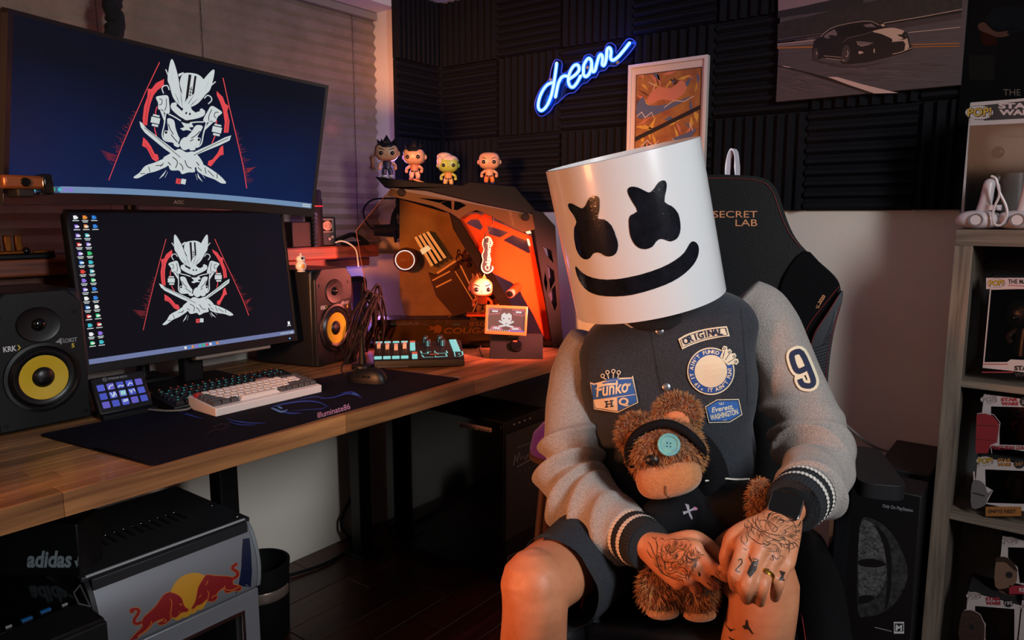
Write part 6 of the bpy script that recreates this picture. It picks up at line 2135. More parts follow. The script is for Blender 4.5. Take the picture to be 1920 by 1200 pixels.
hdr = obj('header', header(FY0 + 0.012, FY1 - 0.008, FXf - 0.06), SIL, FR, w=True, smooth=30)
obj('end_cap', header(FY0, FY0 + 0.012, FXf - 0.06, 0.004), mat('fridge_dark_cap', '16171a', 0.35), FR, w=True, bevel=0.002)
obj('end_cap', header(FY1 - 0.008, FY1 + 0.002, FXf - 0.06, 0.005), mat('fridge_pale_cap', '8f979c', 0.35, metal=0.3), FR, w=True, bevel=0.002)
obj('top_lip', MB().b2((FXf - 0.03, FY0 + 0.012, FZ - 0.032), (FXf - 0.0065, FY1 - 0.012, FZ - 0.006)), FB, FR, w=True, bevel=0.002)
tree = BVHTree.FromPolygons([WM[hdr.name] @ v.co for v in hdr.data.vertices], [tuple(p.vertices) for p in hdr.data.polygons])
fa = Art(ydown=True)
fg = lambda pts: [(230 + x / 7.06, 1030 + y / 7.06) for x, y in pts]
FY, FRD, FNV, FOR = mat('fridge_sun_yellow', 'c8902a', 0.45), mat('fridge_bull_red', '8a1e22', 0.45), mat('fridge_navy', '101a3a', 0.4), mat('fridge_bull_edge', 'c8702a', 0.45)
fa.poly(FNV, fg([(1592, -140), (1580, 0), (1570, 250), (1540, 450), (1490, 600), (1430, 725), (1690, 618), (1712, 300), (1700, 30), (1680, -150)]), 1)
fa.poly(FY, fg(sp2([(940, 310), (1050, 330), (1140, 400), (1165, 520), (1130, 660), (1050, 800), (920, 900), (780, 950), (680, 925), (620, 840), (610, 700), (640, 540), (720, 410), (820, 340)], 4, True)), 2)
bullA = [(600, 575), (640, 572), (720, 600), (780, 650), (800, 720), (830, 770), (870, 795), (850, 825), (800, 830), (760, 850), (700, 905), (660, 890), (640, 920), (560, 985), (490, 1000), (470, 975), (520, 950), (530, 915), (400, 975), (380, 1010), (300, 1090), (220, 1140), (150, 1240), (60, 1300), (110, 1190), (200, 1090), (265, 1020), (255, 960), (290, 890), (380, 810), (450, 740), (540, 610)]
bullB = [(1110, 340), (1170, 345), (1280, 355), (1400, 360), (1470, 385), (1455, 430), (1470, 470), (1540, 480), (1570, 510), (1545, 545), (1460, 545), (1390, 575), (1345, 550), (1340, 500), (1240, 590), (1255, 620), (1220, 680), (1140, 690), (1110, 660), (1050, 720), (980, 745), (940, 785), (915, 780), (960, 700), (985, 600), (1000, 510), (1050, 420)]
tailA = [(250, 960), (200, 985), (155, 970), (160, 920), (200, 860), (215, 810), (180, 790), (120, 800), (115, 825), (150, 820)]
tailB = [(1465, 385), (1510, 360), (1525, 310), (1490, 280), (1455, 255), (1470, 220), (1500, 200), (1512, 180)]
for pts_ in (bullA, bullB):
    fa.stroke(FOR, fg(sp2(pts_, 2, True)), 2.6, 3, closed=True)
    fa.poly(FRD, fg(sp2(pts_, 2, True)), 4)
for pts_ in (tailA, tailB):
    fa.stroke(FOR, fg(pts_), 7.0, 3, sm=4)
    fa.stroke(FRD, fg(pts_), 5.0, 4, sm=4)
for pts_ in ([(625, 660), (650, 700), (640, 830)], [(745, 730), (775, 725), (780, 750)], [(620, 830), (640, 870), (625, 910)], [(530, 920), (575, 935), (560, 960), (530, 950)], [(380, 950), (375, 990), (300, 1080), (200, 1150)], [(740, 830), (760, 828)], [(1130, 415), (1100, 475)], [(1120, 545), (1140, 590), (1120, 690)], [(1040, 600), (1010, 640)], [(1180, 650), (1200, 620), (1240, 610)], [(1350, 480), (1360, 530), (1430, 540), (1520, 510)], [(1510, 500), (1550, 500)]):
    fa.stroke(FOR, fg(pts_), 1.6, 5, sm=3)
fa.place(hdr, pxsurf(tree, 1.9), 'emblem', lift=0.0003, base=0.0003, maxlen=8)
dz0, dz1 = FLOOR + 0.03, arcs[-1][1] - 0.008
DTM = Matrix(((0, 0, 1, 0), (1, 0, 0, 0), (0, 1, 0, 0), (0, 0, 0, 1)))
fd = obj('door', MB().prism(rect(FY0, dz0, FY1, dz1), FXf - 0.045, FXf + 0.008, DTM, [rect(FY0 + 0.05, dz0 + 0.05, FY1 - 0.05, dz1 - 0.05)]), SIL, FR, w=True, bevel=0.003)
obj('door_glass', MB().b2((FXf - 0.03, FY0 + 0.045, dz0 + 0.045), (FXf - 0.022, FY1 - 0.045, dz1 - 0.045)), GLOSSB, fd, w=True)
obj('seal', MB().prism(rect(FY0 + 0.042, dz0 + 0.042, FY1 - 0.042, dz1 - 0.042), FXf + 0.004, FXf + 0.010, DTM, [rect(FY0 + 0.052, dz0 + 0.052, FY1 - 0.052, dz1 - 0.052)]), CHROME, fd, w=True, bevel=0.001)
for yy in (FY0 + 0.04, FY1 - 0.04):
    obj('foot', MB().cyl((FXf - 0.06, yy, FLOOR), (FXf - 0.06, yy, FLOOR + 0.022), 0.015).cyl((FXf - 0.34, yy, FLOOR), (FXf - 0.34, yy, FLOOR + 0.022), 0.015), RUBBER, FR, w=True)

bq = at(487, 1052, X=-1.86)
bh_ = bq.z - FLOOR
BN = thing('waste_bin', 'round black bin just behind the right end of the fridge', 'bin', (-1.86, bq.y, FLOOR))
obj('body', MB().lathe([(0, 0), (0.070, 0), (0.078, 0.01), (0.084, bh_ - 0.03), (0.087, bh_), (0.079, bh_), (0.078, bh_ - 0.03), (0.07, 0.02), (0, 0.018)], 36), BLACK2, BN)
obj('liner', MB().lathe([(0.081, bh_ - 0.10), (0.0842, bh_ - 0.095), (0.0850, bh_ - 0.07), (0.082, bh_ - 0.065)], 36, None, -0.9, 0.6), mat('bin_label_foil', '8a7a70', 0.3, metal=0.5), BN)

# left computer tower with glossy top, and the sports shoe carton
TW_ = thing('computer_tower', 'black computer tower with blue ports under the left end of the desk', 'computer', (-1.66, 0.40, FLOOR))
tX, tY0, tY1, tZ = -1.385, 0.30, 0.560, 0.47
obj('case', MB().b2((tX - 0.45, tY0, FLOOR + 0.015), (tX, tY1, tZ - 0.006)), BLACK2, TW_, w=True, bevel=0.004)
obj('glossy_top', MB().b2((tX - 0.445, tY0 + 0.004, tZ - 0.006), (tX - 0.10, tY1 - 0.004, tZ)), mat('tower_gloss', '070809', 0.09, spec=0.45), TW_, w=True, bevel=0.001)
obj('port_strip', MB().b2((tX - 0.095, tY0 + 0.004, tZ - 0.006), (tX - 0.004, tY1 - 0.004, tZ + 0.001)), BLACK, TW_, w=True, bevel=0.001)
for px, py in ((50, 1160), (85, 1144)):
    q = at(px, py, Z=tZ + 0.002)
    obj('port', MB().box((0, 0, 0), (0.007, 0.018, 0.003), Matrix.Translation((q.x, q.y, tZ + 0.0015))), mat('port_blue', '1c5f9c', 0.4), TW_, w=True)
for px, py in ((121, 1133), (16, 1174)):
    q = at(px, py, Z=tZ + 0.002)
    obj('port', MB().box((0, 0, 0), (0.004, 0.010, 0.003), Matrix.Translation((q.x, q.y, tZ + 0.0015))), GREYINK, TW_, w=True)
for yy in (tY0 + 0.05, tY1 - 0.05):
    obj('foot', MB().b2((tX - 0.42, yy - 0.02, FLOOR), (tX - 0.03, yy + 0.02, FLOOR + 0.016)), RUBBER, TW_, w=True)
obj('outline', MB().tube([at(a_, b_, Z=tZ + 0.002) for a_, b_ in ((150, 1097), (138, 1112), (148, 1132), (169, 1137), (150, 1097))], 0.0016, 6, smooth=False), mat('grey_trim_line', '5e6468', 0.4), TW_, w=True)
ac = at(76, 1081, Z=tZ)
AC = thing('shoe_carton', 'black sports carton with grey lettering standing on the glossy tower', 'box', (ac.x, ac.y, tZ), YAW)
obj('carton', MB().b2((-0.10, 0.0, 0.0), (0.085, 0.085, 0.115)), mat('sports_carton', '0b0c0e', 0.4), AC, bevel=0.003)
aa = Art()
aa.text(mat('carton_pale_ink', '7f8c90', 0.5), 'adidas', -0.026, 0.022, 0.05, 1, bold=0.035, shear=0.28, fit=0.096)
aa.poly(MATS['carton_pale_ink'], [(0.074, 0.036), (0.080, 0.036), (0.082, 0.026), (0.078, 0.022)], 1)
aa.poly(MATS['carton_pale_ink'], [(0.077, 0.021), (0.079, 0.021), (0.084, 0.044), (0.0825, 0.044)], 1)
aa.place(AC, lambda a, b, h: Vector((a, -0.0004 - h, b)), 'lettering', w=False)

# right computer tower under the desk
rX, rY, rZ = -1.45, 1.86, 0.54
TB_ = thing('glass_computer_tower', 'tall black computer tower with dark glass side under the right end of the desk', 'computer', (rX - 0.3, rY + 0.13, FLOOR))
obj('case', MB().b2((rX - 0.58, rY + 0.006, FLOOR + 0.02), (rX - 0.004, rY + 0.24, rZ)), BLACK2, TB_, w=True, bevel=0.004)
obj('glass_side', MB().b2((rX - 0.575, rY, FLOOR + 0.03), (rX - 0.012, rY + 0.005, rZ - 0.01)), mat('dark_side_glass', '0c0e11', 0.08, spec=0.6), TB_, w=True, bevel=0.001)
obj('front_panel', MB().b2((rX - 0.004, rY + 0.012, 0.12), (rX + 0.003, rY + 0.232, rZ - 0.045)), mat('tower_front_grey', '2c2d30', 0.6), TB_, w=True, bevel=0.001)
obj('lower_front', MB().b2((rX - 0.004, rY + 0.012, FLOOR + 0.03), (rX + 0.002, rY + 0.232, 0.115)), BLACK, TB_, w=True, bevel=0.001)
for i in range(4):
    q = at(966 + i * 10, 783 - i * 3.3, X=rX + 0.002)
    obj('port', MB().box((0, 0, 0), (0.004, 0.008, 0.004), Matrix.Translation((rX - 0.002, q.y, rZ - 0.02))), GREYINK, TB_, w=True)
for x in (0.06, 0.5):
    obj('foot', MB().b2((rX - x - 0.03, rY + 0.02, FLOOR), (rX - x + 0.03, rY + 0.22, FLOOR + 0.022)), RUBBER, TB_, w=True)
ra = Art(ydown=True)
ra.poly(mat('sticker_pink', 'c09a90', 0.5), [(858, 792), (863, 790), (922, 803), (922, 809), (918, 811), (862, 800)], 1)
ra.text(BLACKINK, '@lisadear.tattoos', 861, 799, 8, 2, bold=0.03, rot=R(-12), fit=58)
ra.place(TB_, lambda u, v, h: at(u, v, Y=rY - 0.0006 - h), 'sticker', lift=0.0003)
ra = Art(ydown=True)
ra.stroke(GREYINK, [(963, 873), (966, 852), (969, 866), (974, 848), (976, 862), (982, 855), (985, 862), (990, 852)], 2.0, 1)
ra.stroke(GREYINK, [(969, 876), (996, 861)], 2.2, 1)
for i in range(9):
    ra.rect(GREYINK, 970 + i * 3.6, 838 - i * 1.4, 971.8 + i * 3.6, 840.5 - i * 1.4, 1)
for i in range(4):
    ra.rect(GREYINK, 974 + i * 9, 884 - i * 4, 976 + i * 9, 886 - i * 4, 1)
ra.place(TB_, lambda u, v, h: at(u, v, X=rX + 0.0036 + h), 'lettering', lift=0.0003)
ra = Art(ydown=True)
ra.poly(mat('sticker_frame', '8a7068', 0.5), [(951, 1044), (969, 1034), (969, 1056), (951, 1066)], 1)
ra.poly(mat('sticker_dark_red', '3a1a18', 0.5), [(953, 1046), (967.5, 1037.5), (967.5, 1054), (953, 1062)], 2)
ra.place(TB_, lambda u, v, h: at(u, v, X=rX + 0.0026 + h), 'sticker', lift=0.0003)
so = at(1040, 845, d=2.05)
SO = thing('purple_stool', 'purple domed cushion stool with brown rim, half hidden behind the jacket sleeve', 'stool', (so.x, so.y, FLOOR))
sz = so.z - FLOOR
obj('cushion', MB().lathe([(0.066, sz - 0.01), (0.070, sz + 0.005), (0.060, sz + 0.05), (0.035, sz + 0.078), (0, sz + 0.088)], 32), mat('purple_velvet', '6a2fa0', 0.6, sheen=0.4), SO)
obj('rim', MB().lathe([(0, sz - 0.03), (0.060, sz - 0.03), (0.072, sz - 0.02), (0.073, sz - 0.008), (0.066, sz - 0.004)], 32), mat('brown_rim', '5a3a24', 0.5), SO)
for i in range(3):
    a = i * 2.094 + 0.4
    obj('leg', MB().cyl((0.04 * math.cos(a), 0.04 * math.sin(a), sz - 0.03), (0.12 * math.cos(a), 0.12 * math.sin(a), 0.0), 0.011, 0.009), MATS['brown_rim'], SO)
tag(obj('floor_cable', MB().tube([at(520, 1083, Z=FLOOR + 0.008), at(560, 1074, Z=FLOOR + 0.008), at(620, 1052, Z=FLOOR + 0.008), at(660, 1020, Z=FLOOR + 0.008), Vector((-2.17, 1.75, FLOOR + 0.1)), Vector((-2.18, 1.9, FLOOR + 0.25))], 0.006, 8), RUBBER), 'black cable running along the foot of the white wall under the desk', 'cable')
# ------------------------------------------------------------------ gaming chair
def lateral(px):
    r = ray(px, 600)
    return Vector((r.x, r.y, 0)).normalized()


cdir = lateral(1340)                               # horizontal view direction at the chair
cside = Vector((cdir.y, -cdir.x, 0))               # to the image right
cbo = at(1350, 640, d=1.80)
CHN = (-cdir + Vector((0, 0, 0.13))).normalized()
chmap = pxplane(cbo, CHN)
CHU = cside
CHV = CHN.cross(CHU).normalized()
seatc = at(1300, 1040, d=1.55)
CH = thing('gaming_chair', 'black gaming chair with copper lettering and red stitching behind the person', 'chair', (seatc.x, seatc.y, FLOOR))
CHM = Matrix(((CHU.x, CHV.x, CHN.x, cbo.x), (CHU.y, CHV.y, CHN.y, cbo.y), (CHU.z, CHV.z, CHN.z, cbo.z), (0, 0, 0, 1)))
CHI = CHM.inverted()


def chl(px, py):
    p = CHI @ chmap(px, py, 0)
    return (p.x, p.y)


def cslab(pts, h0, h1):
    return MB().prism([chl(*p) for p in pts], h0, h1, CHM)


LEA = mat('black_leatherette', '0c0c0e', 0.5, bump=(260, 0.1), spec=0.16)
SUE = mat('black_suede', '08080a', 0.85, bump=(500, 0.1), spec=0.1)
CARB = mat('ribbed_leatherette', '1d2026', 0.35, spec=0.5)
REDT = mat('red_stitching', '7a1f22', 0.6)
COPI = mat('copper_lettering', 'd08a5e', 0.4, metal=0.3)
halfR = [(1350, 327), (1400, 329), (1432, 334), (1450, 346), (1461, 366), (1469, 392), (1479, 420), (1492, 446), (1512, 470), (1540, 494), (1563, 515), (1574, 532), (1577, 556), (1571, 592), (1560, 634), (1553, 680), (1550, 740), (1552, 820), (1546, 900), (1520, 960)]
fullo = sp2(halfR, 3) + [(2700 - x, y) for x, y in reversed(sp2(halfR, 3)[1:])]
bk_ = obj('backrest', cslab(fullo, -0.10, 0.0), LEA, CH, w=True, bevel=0.022, seg=4, smooth=60)
for s_ in (1, -1):
    mr_ = (lambda pts: pts) if s_ == 1 else (lambda pts: [(2700 - x, y) for x, y in pts])
    wing = sp2([(1507, 470), (1540, 497), (1566, 522), (1573, 540), (1552, 575), (1524, 612), (1507, 660), (1500, 720), (1490, 760), (1478, 700), (1464, 620), (1460, 570), (1468, 520)], 3, True)
    obj('side_wing', cslab(mr_(wing), -0.01, 0.012), SUE, CH, w=True, bevel=0.008, seg=3, smooth=60)
    ins = sp2([(1575, 545), (1575, 566), (1563, 610), (1554, 660), (1549, 715), (1549, 740), (1530, 740), (1514, 715), (1512, 668), (1526, 622), (1553, 578)], 3, True)
    nn = 0
    obj('side_bolster', cslab(mr_(ins), -0.01, 0.030), CARB, CH, w=True, bevel=0.010, seg=3, smooth=60)
    ribs = MB()
    for i in range(26):
        y = 585 + i * 6
        x0_ = 1560 - (y - 560) * 0.46 + 14 if y < 640 else 1518 - (y - 640) * 0.02 + 4
        x1_ = 1566 - (y - 585) * 0.12
        a_, b_ = mr_([(x0_, y + 7)])[0], mr_([(x1_ - 4, y - 3)])[0]
        ribs.cyl(chmap(*a_, 0.031), chmap(*b_, 0.031), 0.0012, n=5)
    obj('bolster_ribs', ribs, CARB, CH, w=True)
    tag(bpy.data.objects[CH.children[-1].name], kind='stuff')
    for pts_ in ([(1571, 538), (1545, 570), (1516, 608), (1500, 650), (1492, 720)],):
        obj('stitching', MB().tube([chmap(*p, 0.0135) for p in mr_(pts_)], 0.0008, 5), REDT, CH, w=True)
    for pts_ in ([(1568, 556), (1548, 588), (1523, 628), (1516, 672), (1518, 715)], [(1571, 575), (1560, 612), (1548, 665), (1543, 735)]):
        obj('stitching', MB().tube([chmap(*p, 0.0305) for p in mr_(pts_)], 0.0009, 5), REDT, CH, w=True)
    obj('stitching', MB().tube([chmap(*p, 0.002) for p in mr_([(1350, 334), (1400, 336), (1430, 342), (1445, 354), (1455, 376), (1466, 408), (1480, 438), (1500, 463)])], 0.0008, 5), REDT, CH, w=True)
ca2 = Art(ydown=True)
ca2.text(COPI, 'SECRET', 1337, 408, 15, 1, bold=0.0, sx=1.1, fit=83, fity=12.5)
ca2.text(COPI, 'LAB', 1379, 424, 15, 1, bold=0.0, fit=41, fity=12.5)
ca2.poly(COPI, [(1326, 402), (1334, 388), (1331, 399), (1334, 400), (1328, 410), (1322, 412)], 1)
ca2.poly(COPI, [(1312, 388), (1330, 416), (1324, 418), (1306, 392)], 1)
ca2.place(CH, lambda u, v, h: chmap(u, v, h + 0.0006), 'lettering', lift=0.0004)
ca2 = Art(ydown=True)
ca2.text(COPI, '2020', 1537, 571, 9, 1, bold=0.01, rot=R(58), fit=18)
ca2.stroke(COPI, [(1533, 578), (1537, 569)], 0.9, 1)
ca2.stroke(COPI, [(1530, 572), (1534, 576), (1529, 578)], 0.9, 1, closed=True)
ca2.place(CH, lambda u, v, h: chmap(u, v, h + 0.0128), 'lettering', lift=0.0004)
SEATZ = 0.475
sT = Matrix(((cside.x, cdir.x, 0, seatc.x), (cside.y, cdir.y, 0, seatc.y), (0, 0, 1, SEATZ), (0, 0, 0, 1)))
obj('seat', MB().box((0.0, 0.0, -0.055), (0.40, 0.50, 0.11), sT), LEA, CH, w=True, bevel=0.03, seg=4)
for s_ in (-1, 1):
    obj('seat_bolster', MB().tube([sT @ Vector((s_ * 0.235, -0.25, -0.04)), sT @ Vector((s_ * 0.245, 0.0, -0.02)), sT @ Vector((s_ * 0.245, 0.22, -0.02))], [0.048, 0.055, 0.05], 16, round_cap=True), LEA, CH, w=True)
    obj('stitching', MB().tube([sT @ Vector((s_ * 0.20, -0.25, 0.003)), sT @ Vector((s_ * 0.205, 0.0, 0.006)), sT @ Vector((s_ * 0.205, 0.2, 0.006))], 0.0012, 5), REDT, CH, w=True)
obj('hinge', MB().box((0, 0.27, -0.02), (0.44, 0.06, 0.10), sT), DMETAL, CH, w=True, bevel=0.01)
obj('column', MB().cyl(sT @ Vector((0, 0, -0.11)), Vector((seatc.x, seatc.y, FLOOR + 0.09)), 0.028), DMETAL, CH, w=True)
for i in range(5):
    a = i * 2 * math.pi / 5 + 0.3
    e = Vector((seatc.x + 0.30 * math.cos(a), seatc.y + 0.30 * math.sin(a), FLOOR + 0.075))
    l = obj('base_leg', MB().tube([Vector((seatc.x, seatc.y, FLOOR + 0.10)), e], [0.028, 0.018], 10, smooth=False), BLACK, CH, w=True)
    obj('caster', MB().lathe([(0, -0.012), (0.028, -0.012), (0.03, 0), (0.028, 0.012), (0, 0.012)], 16, Matrix.Translation((e.x, e.y, FLOOR + 0.03)) @ Matrix.Rotation(a, 4, 'Z') @ Matrix.Rotation(R(90), 4, 'X')), RUBBER, l, w=True)
for nm_, px_, py_, d0_, pyb in (('right', 1632, 880, 1.50, 1010), ('left', 1090, 905, 1.66, 1010)):
    ac_ = at(px_, py_, d=d0_ + 0.10)
    AT = Matrix(((cside.x, cdir.x, 0, ac_.x), (cside.y, cdir.y, 0, ac_.y), (0, 0, 1, ac_.z), (0, 0, 0, 1)))
    arm_ = obj('armrest', MB().prism(round_poly([(-0.045, -0.13), (0.045, -0.13), (0.04, 0.13), (-0.04, 0.13)], 0.03), -0.02, 0.012, AT), mat('armrest_pad', '141417', 0.5), CH, w=True, bevel=0.008, seg=3)
    sg = 1 if nm_ == 'right' else -1
    obj('armrest_post', MB().b2((-0.055 * sg - 0.016, -0.03, SEATZ - 0.11 - ac_.z), (-0.055 * sg + 0.016, 0.03, -0.018), AT), DMETAL, arm_, w=True, bevel=0.004)

hpq = at(1366, 330, d=1.92)
HS = thing('white_headset', 'white headset band standing up behind the chair back', 'headset', tuple(hpq))
hb_ = [at(x, y, d=1.915) for x, y in ((1364, 372), (1364, 330), (1366, 302), (1370, 286), (1375, 280), (1380, 286), (1382, 305), (1383, 345), (1382, 372))]
vd = (RIGHT * 0.62 + FWD * 0.78) * 1.25
bm2 = MB()
vs_ = []
sp_, _ = spline(hb_, [0] * len(hb_), 5)
cen = sum(sp_, Vector()) / len(sp_)
for p in sp_:
    o = (p - cen).normalized()
    vs_ += [p - vd * 0.012 + o * 0.002, p + vd * 0.012 + o * 0.002, p + vd * 0.012 - o * 0.003, p - vd * 0.012 - o * 0.003]
L_ = len(sp_)
bm2.add(vs_, [(4 * i + k, 4 * i + (k + 1) % 4, 4 * i + 4 + (k + 1) % 4, 4 * i + 4 + k) for i in range(L_ - 1) for k in range(4)] + [(0, 1, 2, 3), tuple(4 * (L_ - 1) + k for k in (3, 2, 1, 0))])
obj('headband', bm2, mat('headset_white', 'd2ccd6', 0.4), HS, w=True, bevel=0.002)
for x in (1356, 1389):
    q = at(x, 385, d=1.93)
    obj('ear_cup', MB().ball(tuple(q), (0.022, 0.022, 0.03), 18, 12), MATS['headset_white'], HS, w=True)

# ------------------------------------------------------------------ person
pc_ = at(1250, 1000, d=1.62)
PE = thing('person', 'person in white bucket mask, grey varsity jacket and shorts sitting on the gaming chair', 'person', (pc_.x, pc_.y, FLOOR))
SKN = mat('skin', 'c4825e', 0.48, vary=(14, 'b2704e'), bump=(260, 0.10), spec=0.4)
J = lambda x, y, d: at(x, y, d=d)
bmb = MB()


def limb(pts, rad, n=28, sub=6):
    bmb.tube(pts, rad, n, sub=sub, round_cap=True)


# trunk, neck and head inside the clothes
limb([J(1262, 985, 1.66), J(1260, 860, 1.635), J(1250, 700, 1.60), J(1244, 630, 1.59)], [0.115, 0.105, 0.115, 0.10])
limb([J(1140, 665, 1.60), J(1244, 615, 1.60), J(1390, 590, 1.60)], [0.034, 0.06, 0.034])
limb([J(1243, 640, 1.59), J(1232, 560, 1.575), J(1210, 490, 1.50)], [0.06, 0.052, 0.05])
hc = J(1196, 440, 1.47)
bmb.ball(tuple(hc), (0.074, 0.082, 0.105), 24, 16)
# arms
ELL, WRL = J(1082, 925, 1.50), J(1212, 1022, 1.29)
limb([J(1112, 690, 1.65), J(1073, 770, 1.635), J(1074, 850, 1.585), ELL, J(1140, 975, 1.40), WRL], [0.030, 0.030, 0.034, 0.038, 0.036, 0.026])
ELR, WRR = J(1530, 840, 1.46), J(1478, 955, 1.225)
limb([J(1410, 600, 1.585), J(1470, 720, 1.54), ELR, J(1515, 905, 1.34), WRR], [0.05, 0.045, 0.042, 0.036, 0.027])
# legs
KNL, KNR = J(1003, 1098, 1.27), J(1430, 1098, 1.255)
HPL, HPR = J(1195, 985, 1.66), J(1325, 985, 1.66)


def leg(hip, knee, out):
    limb([hip, hip.lerp(knee, 0.5) + Vector((0, 0, 0.012)), knee], [0.088, 0.074, 0.060], 40)
    back = Vector((FWD.x, FWD.y, 0))
    an = Vector((knee.x, knee.y, FLOOR + 0.07)) + back * 0.06 + out * 0.01
    mid = knee.lerp(an, 0.35) + back * 0.022
    kd = knee - back * 0.004 + Vector((0, 0, -0.045))
    limb([knee + Vector((0, 0, 0.004)), kd, mid, knee.lerp(an, 0.7) + back * 0.01, an], [0.060, 0.057, 0.060, 0.043, 0.036], 40)
    bmb.ball(tuple(knee - back * 0.016 + Vector((0, 0, 0.006))), (0.046, 0.046, 0.050), 40, 28)
    f_ = -back
    limb([an + Vector((0, 0, -0.03)) - f_ * 0.03, an + f_ * 0.05 + Vector((0, 0, -0.035)), an + f_ * 0.14 + Vector((0, 0, -0.05))], [0.036, 0.034, 0.022])


leg(HPL, KNL, -RIGHT)
leg(HPR, KNR, RIGHT)
# left hand of the person (right in the picture): back of the hand to the viewer, fingers over the knee
MC = [J(1392, 1022, 1.140), J(1424, 1030, 1.128), J(1450, 1046, 1.130), J(1475, 1056, 1.142)]
for m_, r_ in zip(MC, (0.0175, 0.018, 0.0175, 0.0165)):
    limb([WRR, WRR.lerp(m_, 0.5), m_], [0.024, 0.021, r_ - 0.003], 14)
PIP = [J(1377, 1076, 1.108), J(1399, 1097, 1.096), J(1428, 1100, 1.098), J(1459, 1094, 1.112)]
DIP = [J(1377, 1096, 1.128), J(1398, 1116, 1.118), J(1425, 1121, 1.118), J(1454, 1115, 1.132)]
TIP = [J(1381, 1104, 1.152), J(1400, 1124, 1.145), J(1425, 1129, 1.146), J(1453, 1121, 1.158)]
for m_, a_, b_, c_2, r_ in zip(MC, PIP, DIP, TIP, (0.0100, 0.0112, 0.0106, 0.0094)):
    limb([m_, m_.lerp(a_, 0.5), a_, b_, c_2], [r_ * 1.12, r_ * 1.0, r_ * 1.06, r_ * 0.92, r_ * 0.8], 12)
limb([WRR.lerp(MC[0], 0.35), J(1384, 1003, 1.170), J(1366, 1030, 1.165), J(1361, 1052, 1.165), J(1372, 1068, 1.172)], [0.020, 0.0165, 0.0125, 0.0112, 0.0095], 12)
# right hand of the person (left in the picture): tattooed back, fingers towards the other hand
ML = [J(1302, 1030, 1.205), J(1300, 1060, 1.195), J(1290, 1081, 1.205), J(1272, 1090, 1.222)]
for m_, r_ in zip(ML, (0.0165, 0.017, 0.0165, 0.015)):
    limb([WRL, WRL.lerp(m_, 0.5), m_], [0.024, 0.0215, r_], 14)
for pts_, r_ in (([ML[0], J(1330, 1058, 1.185), J(1350, 1074, 1.180), J(1362, 1082, 1.182)], 0.0112),
                 ([ML[1], J(1318, 1082, 1.188), J(1332, 1094, 1.188), J(1340, 1099, 1.196)], 0.0108),
                 ([ML[2], J(1302, 1098, 1.205), J(1306, 1106, 1.225), J(1300, 1102, 1.245)], 0.0102),
                 ([ML[3], J(1280, 1100, 1.225), J(1284, 1104, 1.245), J(1278, 1098, 1.258)], 0.0090),
                 ([WRL.lerp(ML[0], 0.45), J(1296, 1010, 1.235), J(1322, 1018, 1.235), J(1340, 1034, 1.232), J(1346, 1042, 1.232)], 0.0115)):
    k = len(pts_)
    limb(pts_, [r_ * (1.12 if i == 0 else 1.0 - 0.05 * i) for i in range(k)] if k == 4 else [0.020, 0.0155, 0.0122, 0.0112, 0.0096], 12)
body = obj('body', bmb, SKN, PE, w=True, smooth=0)
rm = body.modifiers.new('union', 'REMESH')
rm.mode = 'VOXEL'
rm.voxel_size = 0.0032
rm.use_smooth_shade = True
sm = body.modifiers.new('soften', 'SMOOTH')
sm.factor = 0.5
sm.iterations = 5
btree = bvh_world(body)

# tattoos
INK = mat('tattoo_ink', '241b15', 0.55)
tt = Art(ydown=True)
z6 = lambda pts: [(1180 + x / 6.667, 940 + y / 6.667) for x, y in pts]
for pts_, w_ in (([(520, 590), (560, 575), (560, 630), (520, 640), (490, 610), (500, 570), (550, 555)], 1.6), ([(480, 840), (520, 820), (545, 850), (520, 870), (490, 860)], 1.6), ([(560, 570), (640, 600), (700, 620), (660, 700), (600, 740)], 1.5),
                 ([(710, 670), (760, 720), (820, 720), (850, 700)], 2.6), ([(710, 680), (720, 760), (700, 830)], 2.2), ([(820, 730), (830, 800), (790, 830), (760, 800)], 2.0), ([(440, 500), (520, 470), (620, 480), (700, 470), (760, 500)], 1.3),
                 ([(420, 520), (400, 620), (410, 720), (460, 760), (540, 760), (620, 750)], 1.8), ([(400, 740), (450, 800), (430, 860)], 1.4), ([(350, 620), (340, 720), (370, 820), (420, 900), (520, 950), (640, 1000)], 2.4), ([(330, 480), (350, 560), (340, 640)], 1.8),
                 ([(380, 480), (410, 460), (440, 490)], 1.2), ([(560, 880), (640, 900), (700, 940)], 1.6), ([(580, 920), (660, 950), (720, 960)], 1.6), ([(600, 820), (680, 830), (720, 880), (740, 960)], 1.4), ([(560, 640), (600, 690), (560, 720)], 1.2),
                 ([(230, 500), (270, 560), (300, 640), (330, 700)], 1.6), ([(210, 600), (260, 680), (300, 720)], 1.4), ([(280, 440), (320, 470), (340, 440)], 1.4), ([(740, 590), (760, 650), (800, 690)], 1.2), ([(800, 590), (800, 680)], 1.0), ([(770, 600), (780, 690)], 1.0),
                 ([(640, 720), (680, 760), (640, 790), (610, 760)], 3.0), ([(700, 900), (720, 1000)], 1.6), ([(760, 860), (740, 1000)], 1.4), ([(860, 880), (880, 920), (870, 940)], 4.0), ([(1060, 880), (1140, 975)], 1.2), ([(1075, 870), (1160, 890)], 1.2), ([(1105, 920), (1130, 885)], 1.0), ([(960, 1010), (1000, 1040), (1020, 1060)], 2.0),
                 ([(440, 560), (470, 640), (450, 700)], 1.2), ([(470, 900), (540, 900), (600, 870)], 1.2), ([(450, 880), (520, 930)], 1.2)):
    tt.stroke(INK, z6(pts_), w_, 1, sm=4, taper=True)
z7 = lambda pts: [(1320 + x / 4.286, 920 + y / 4.286) for x, y in pts]
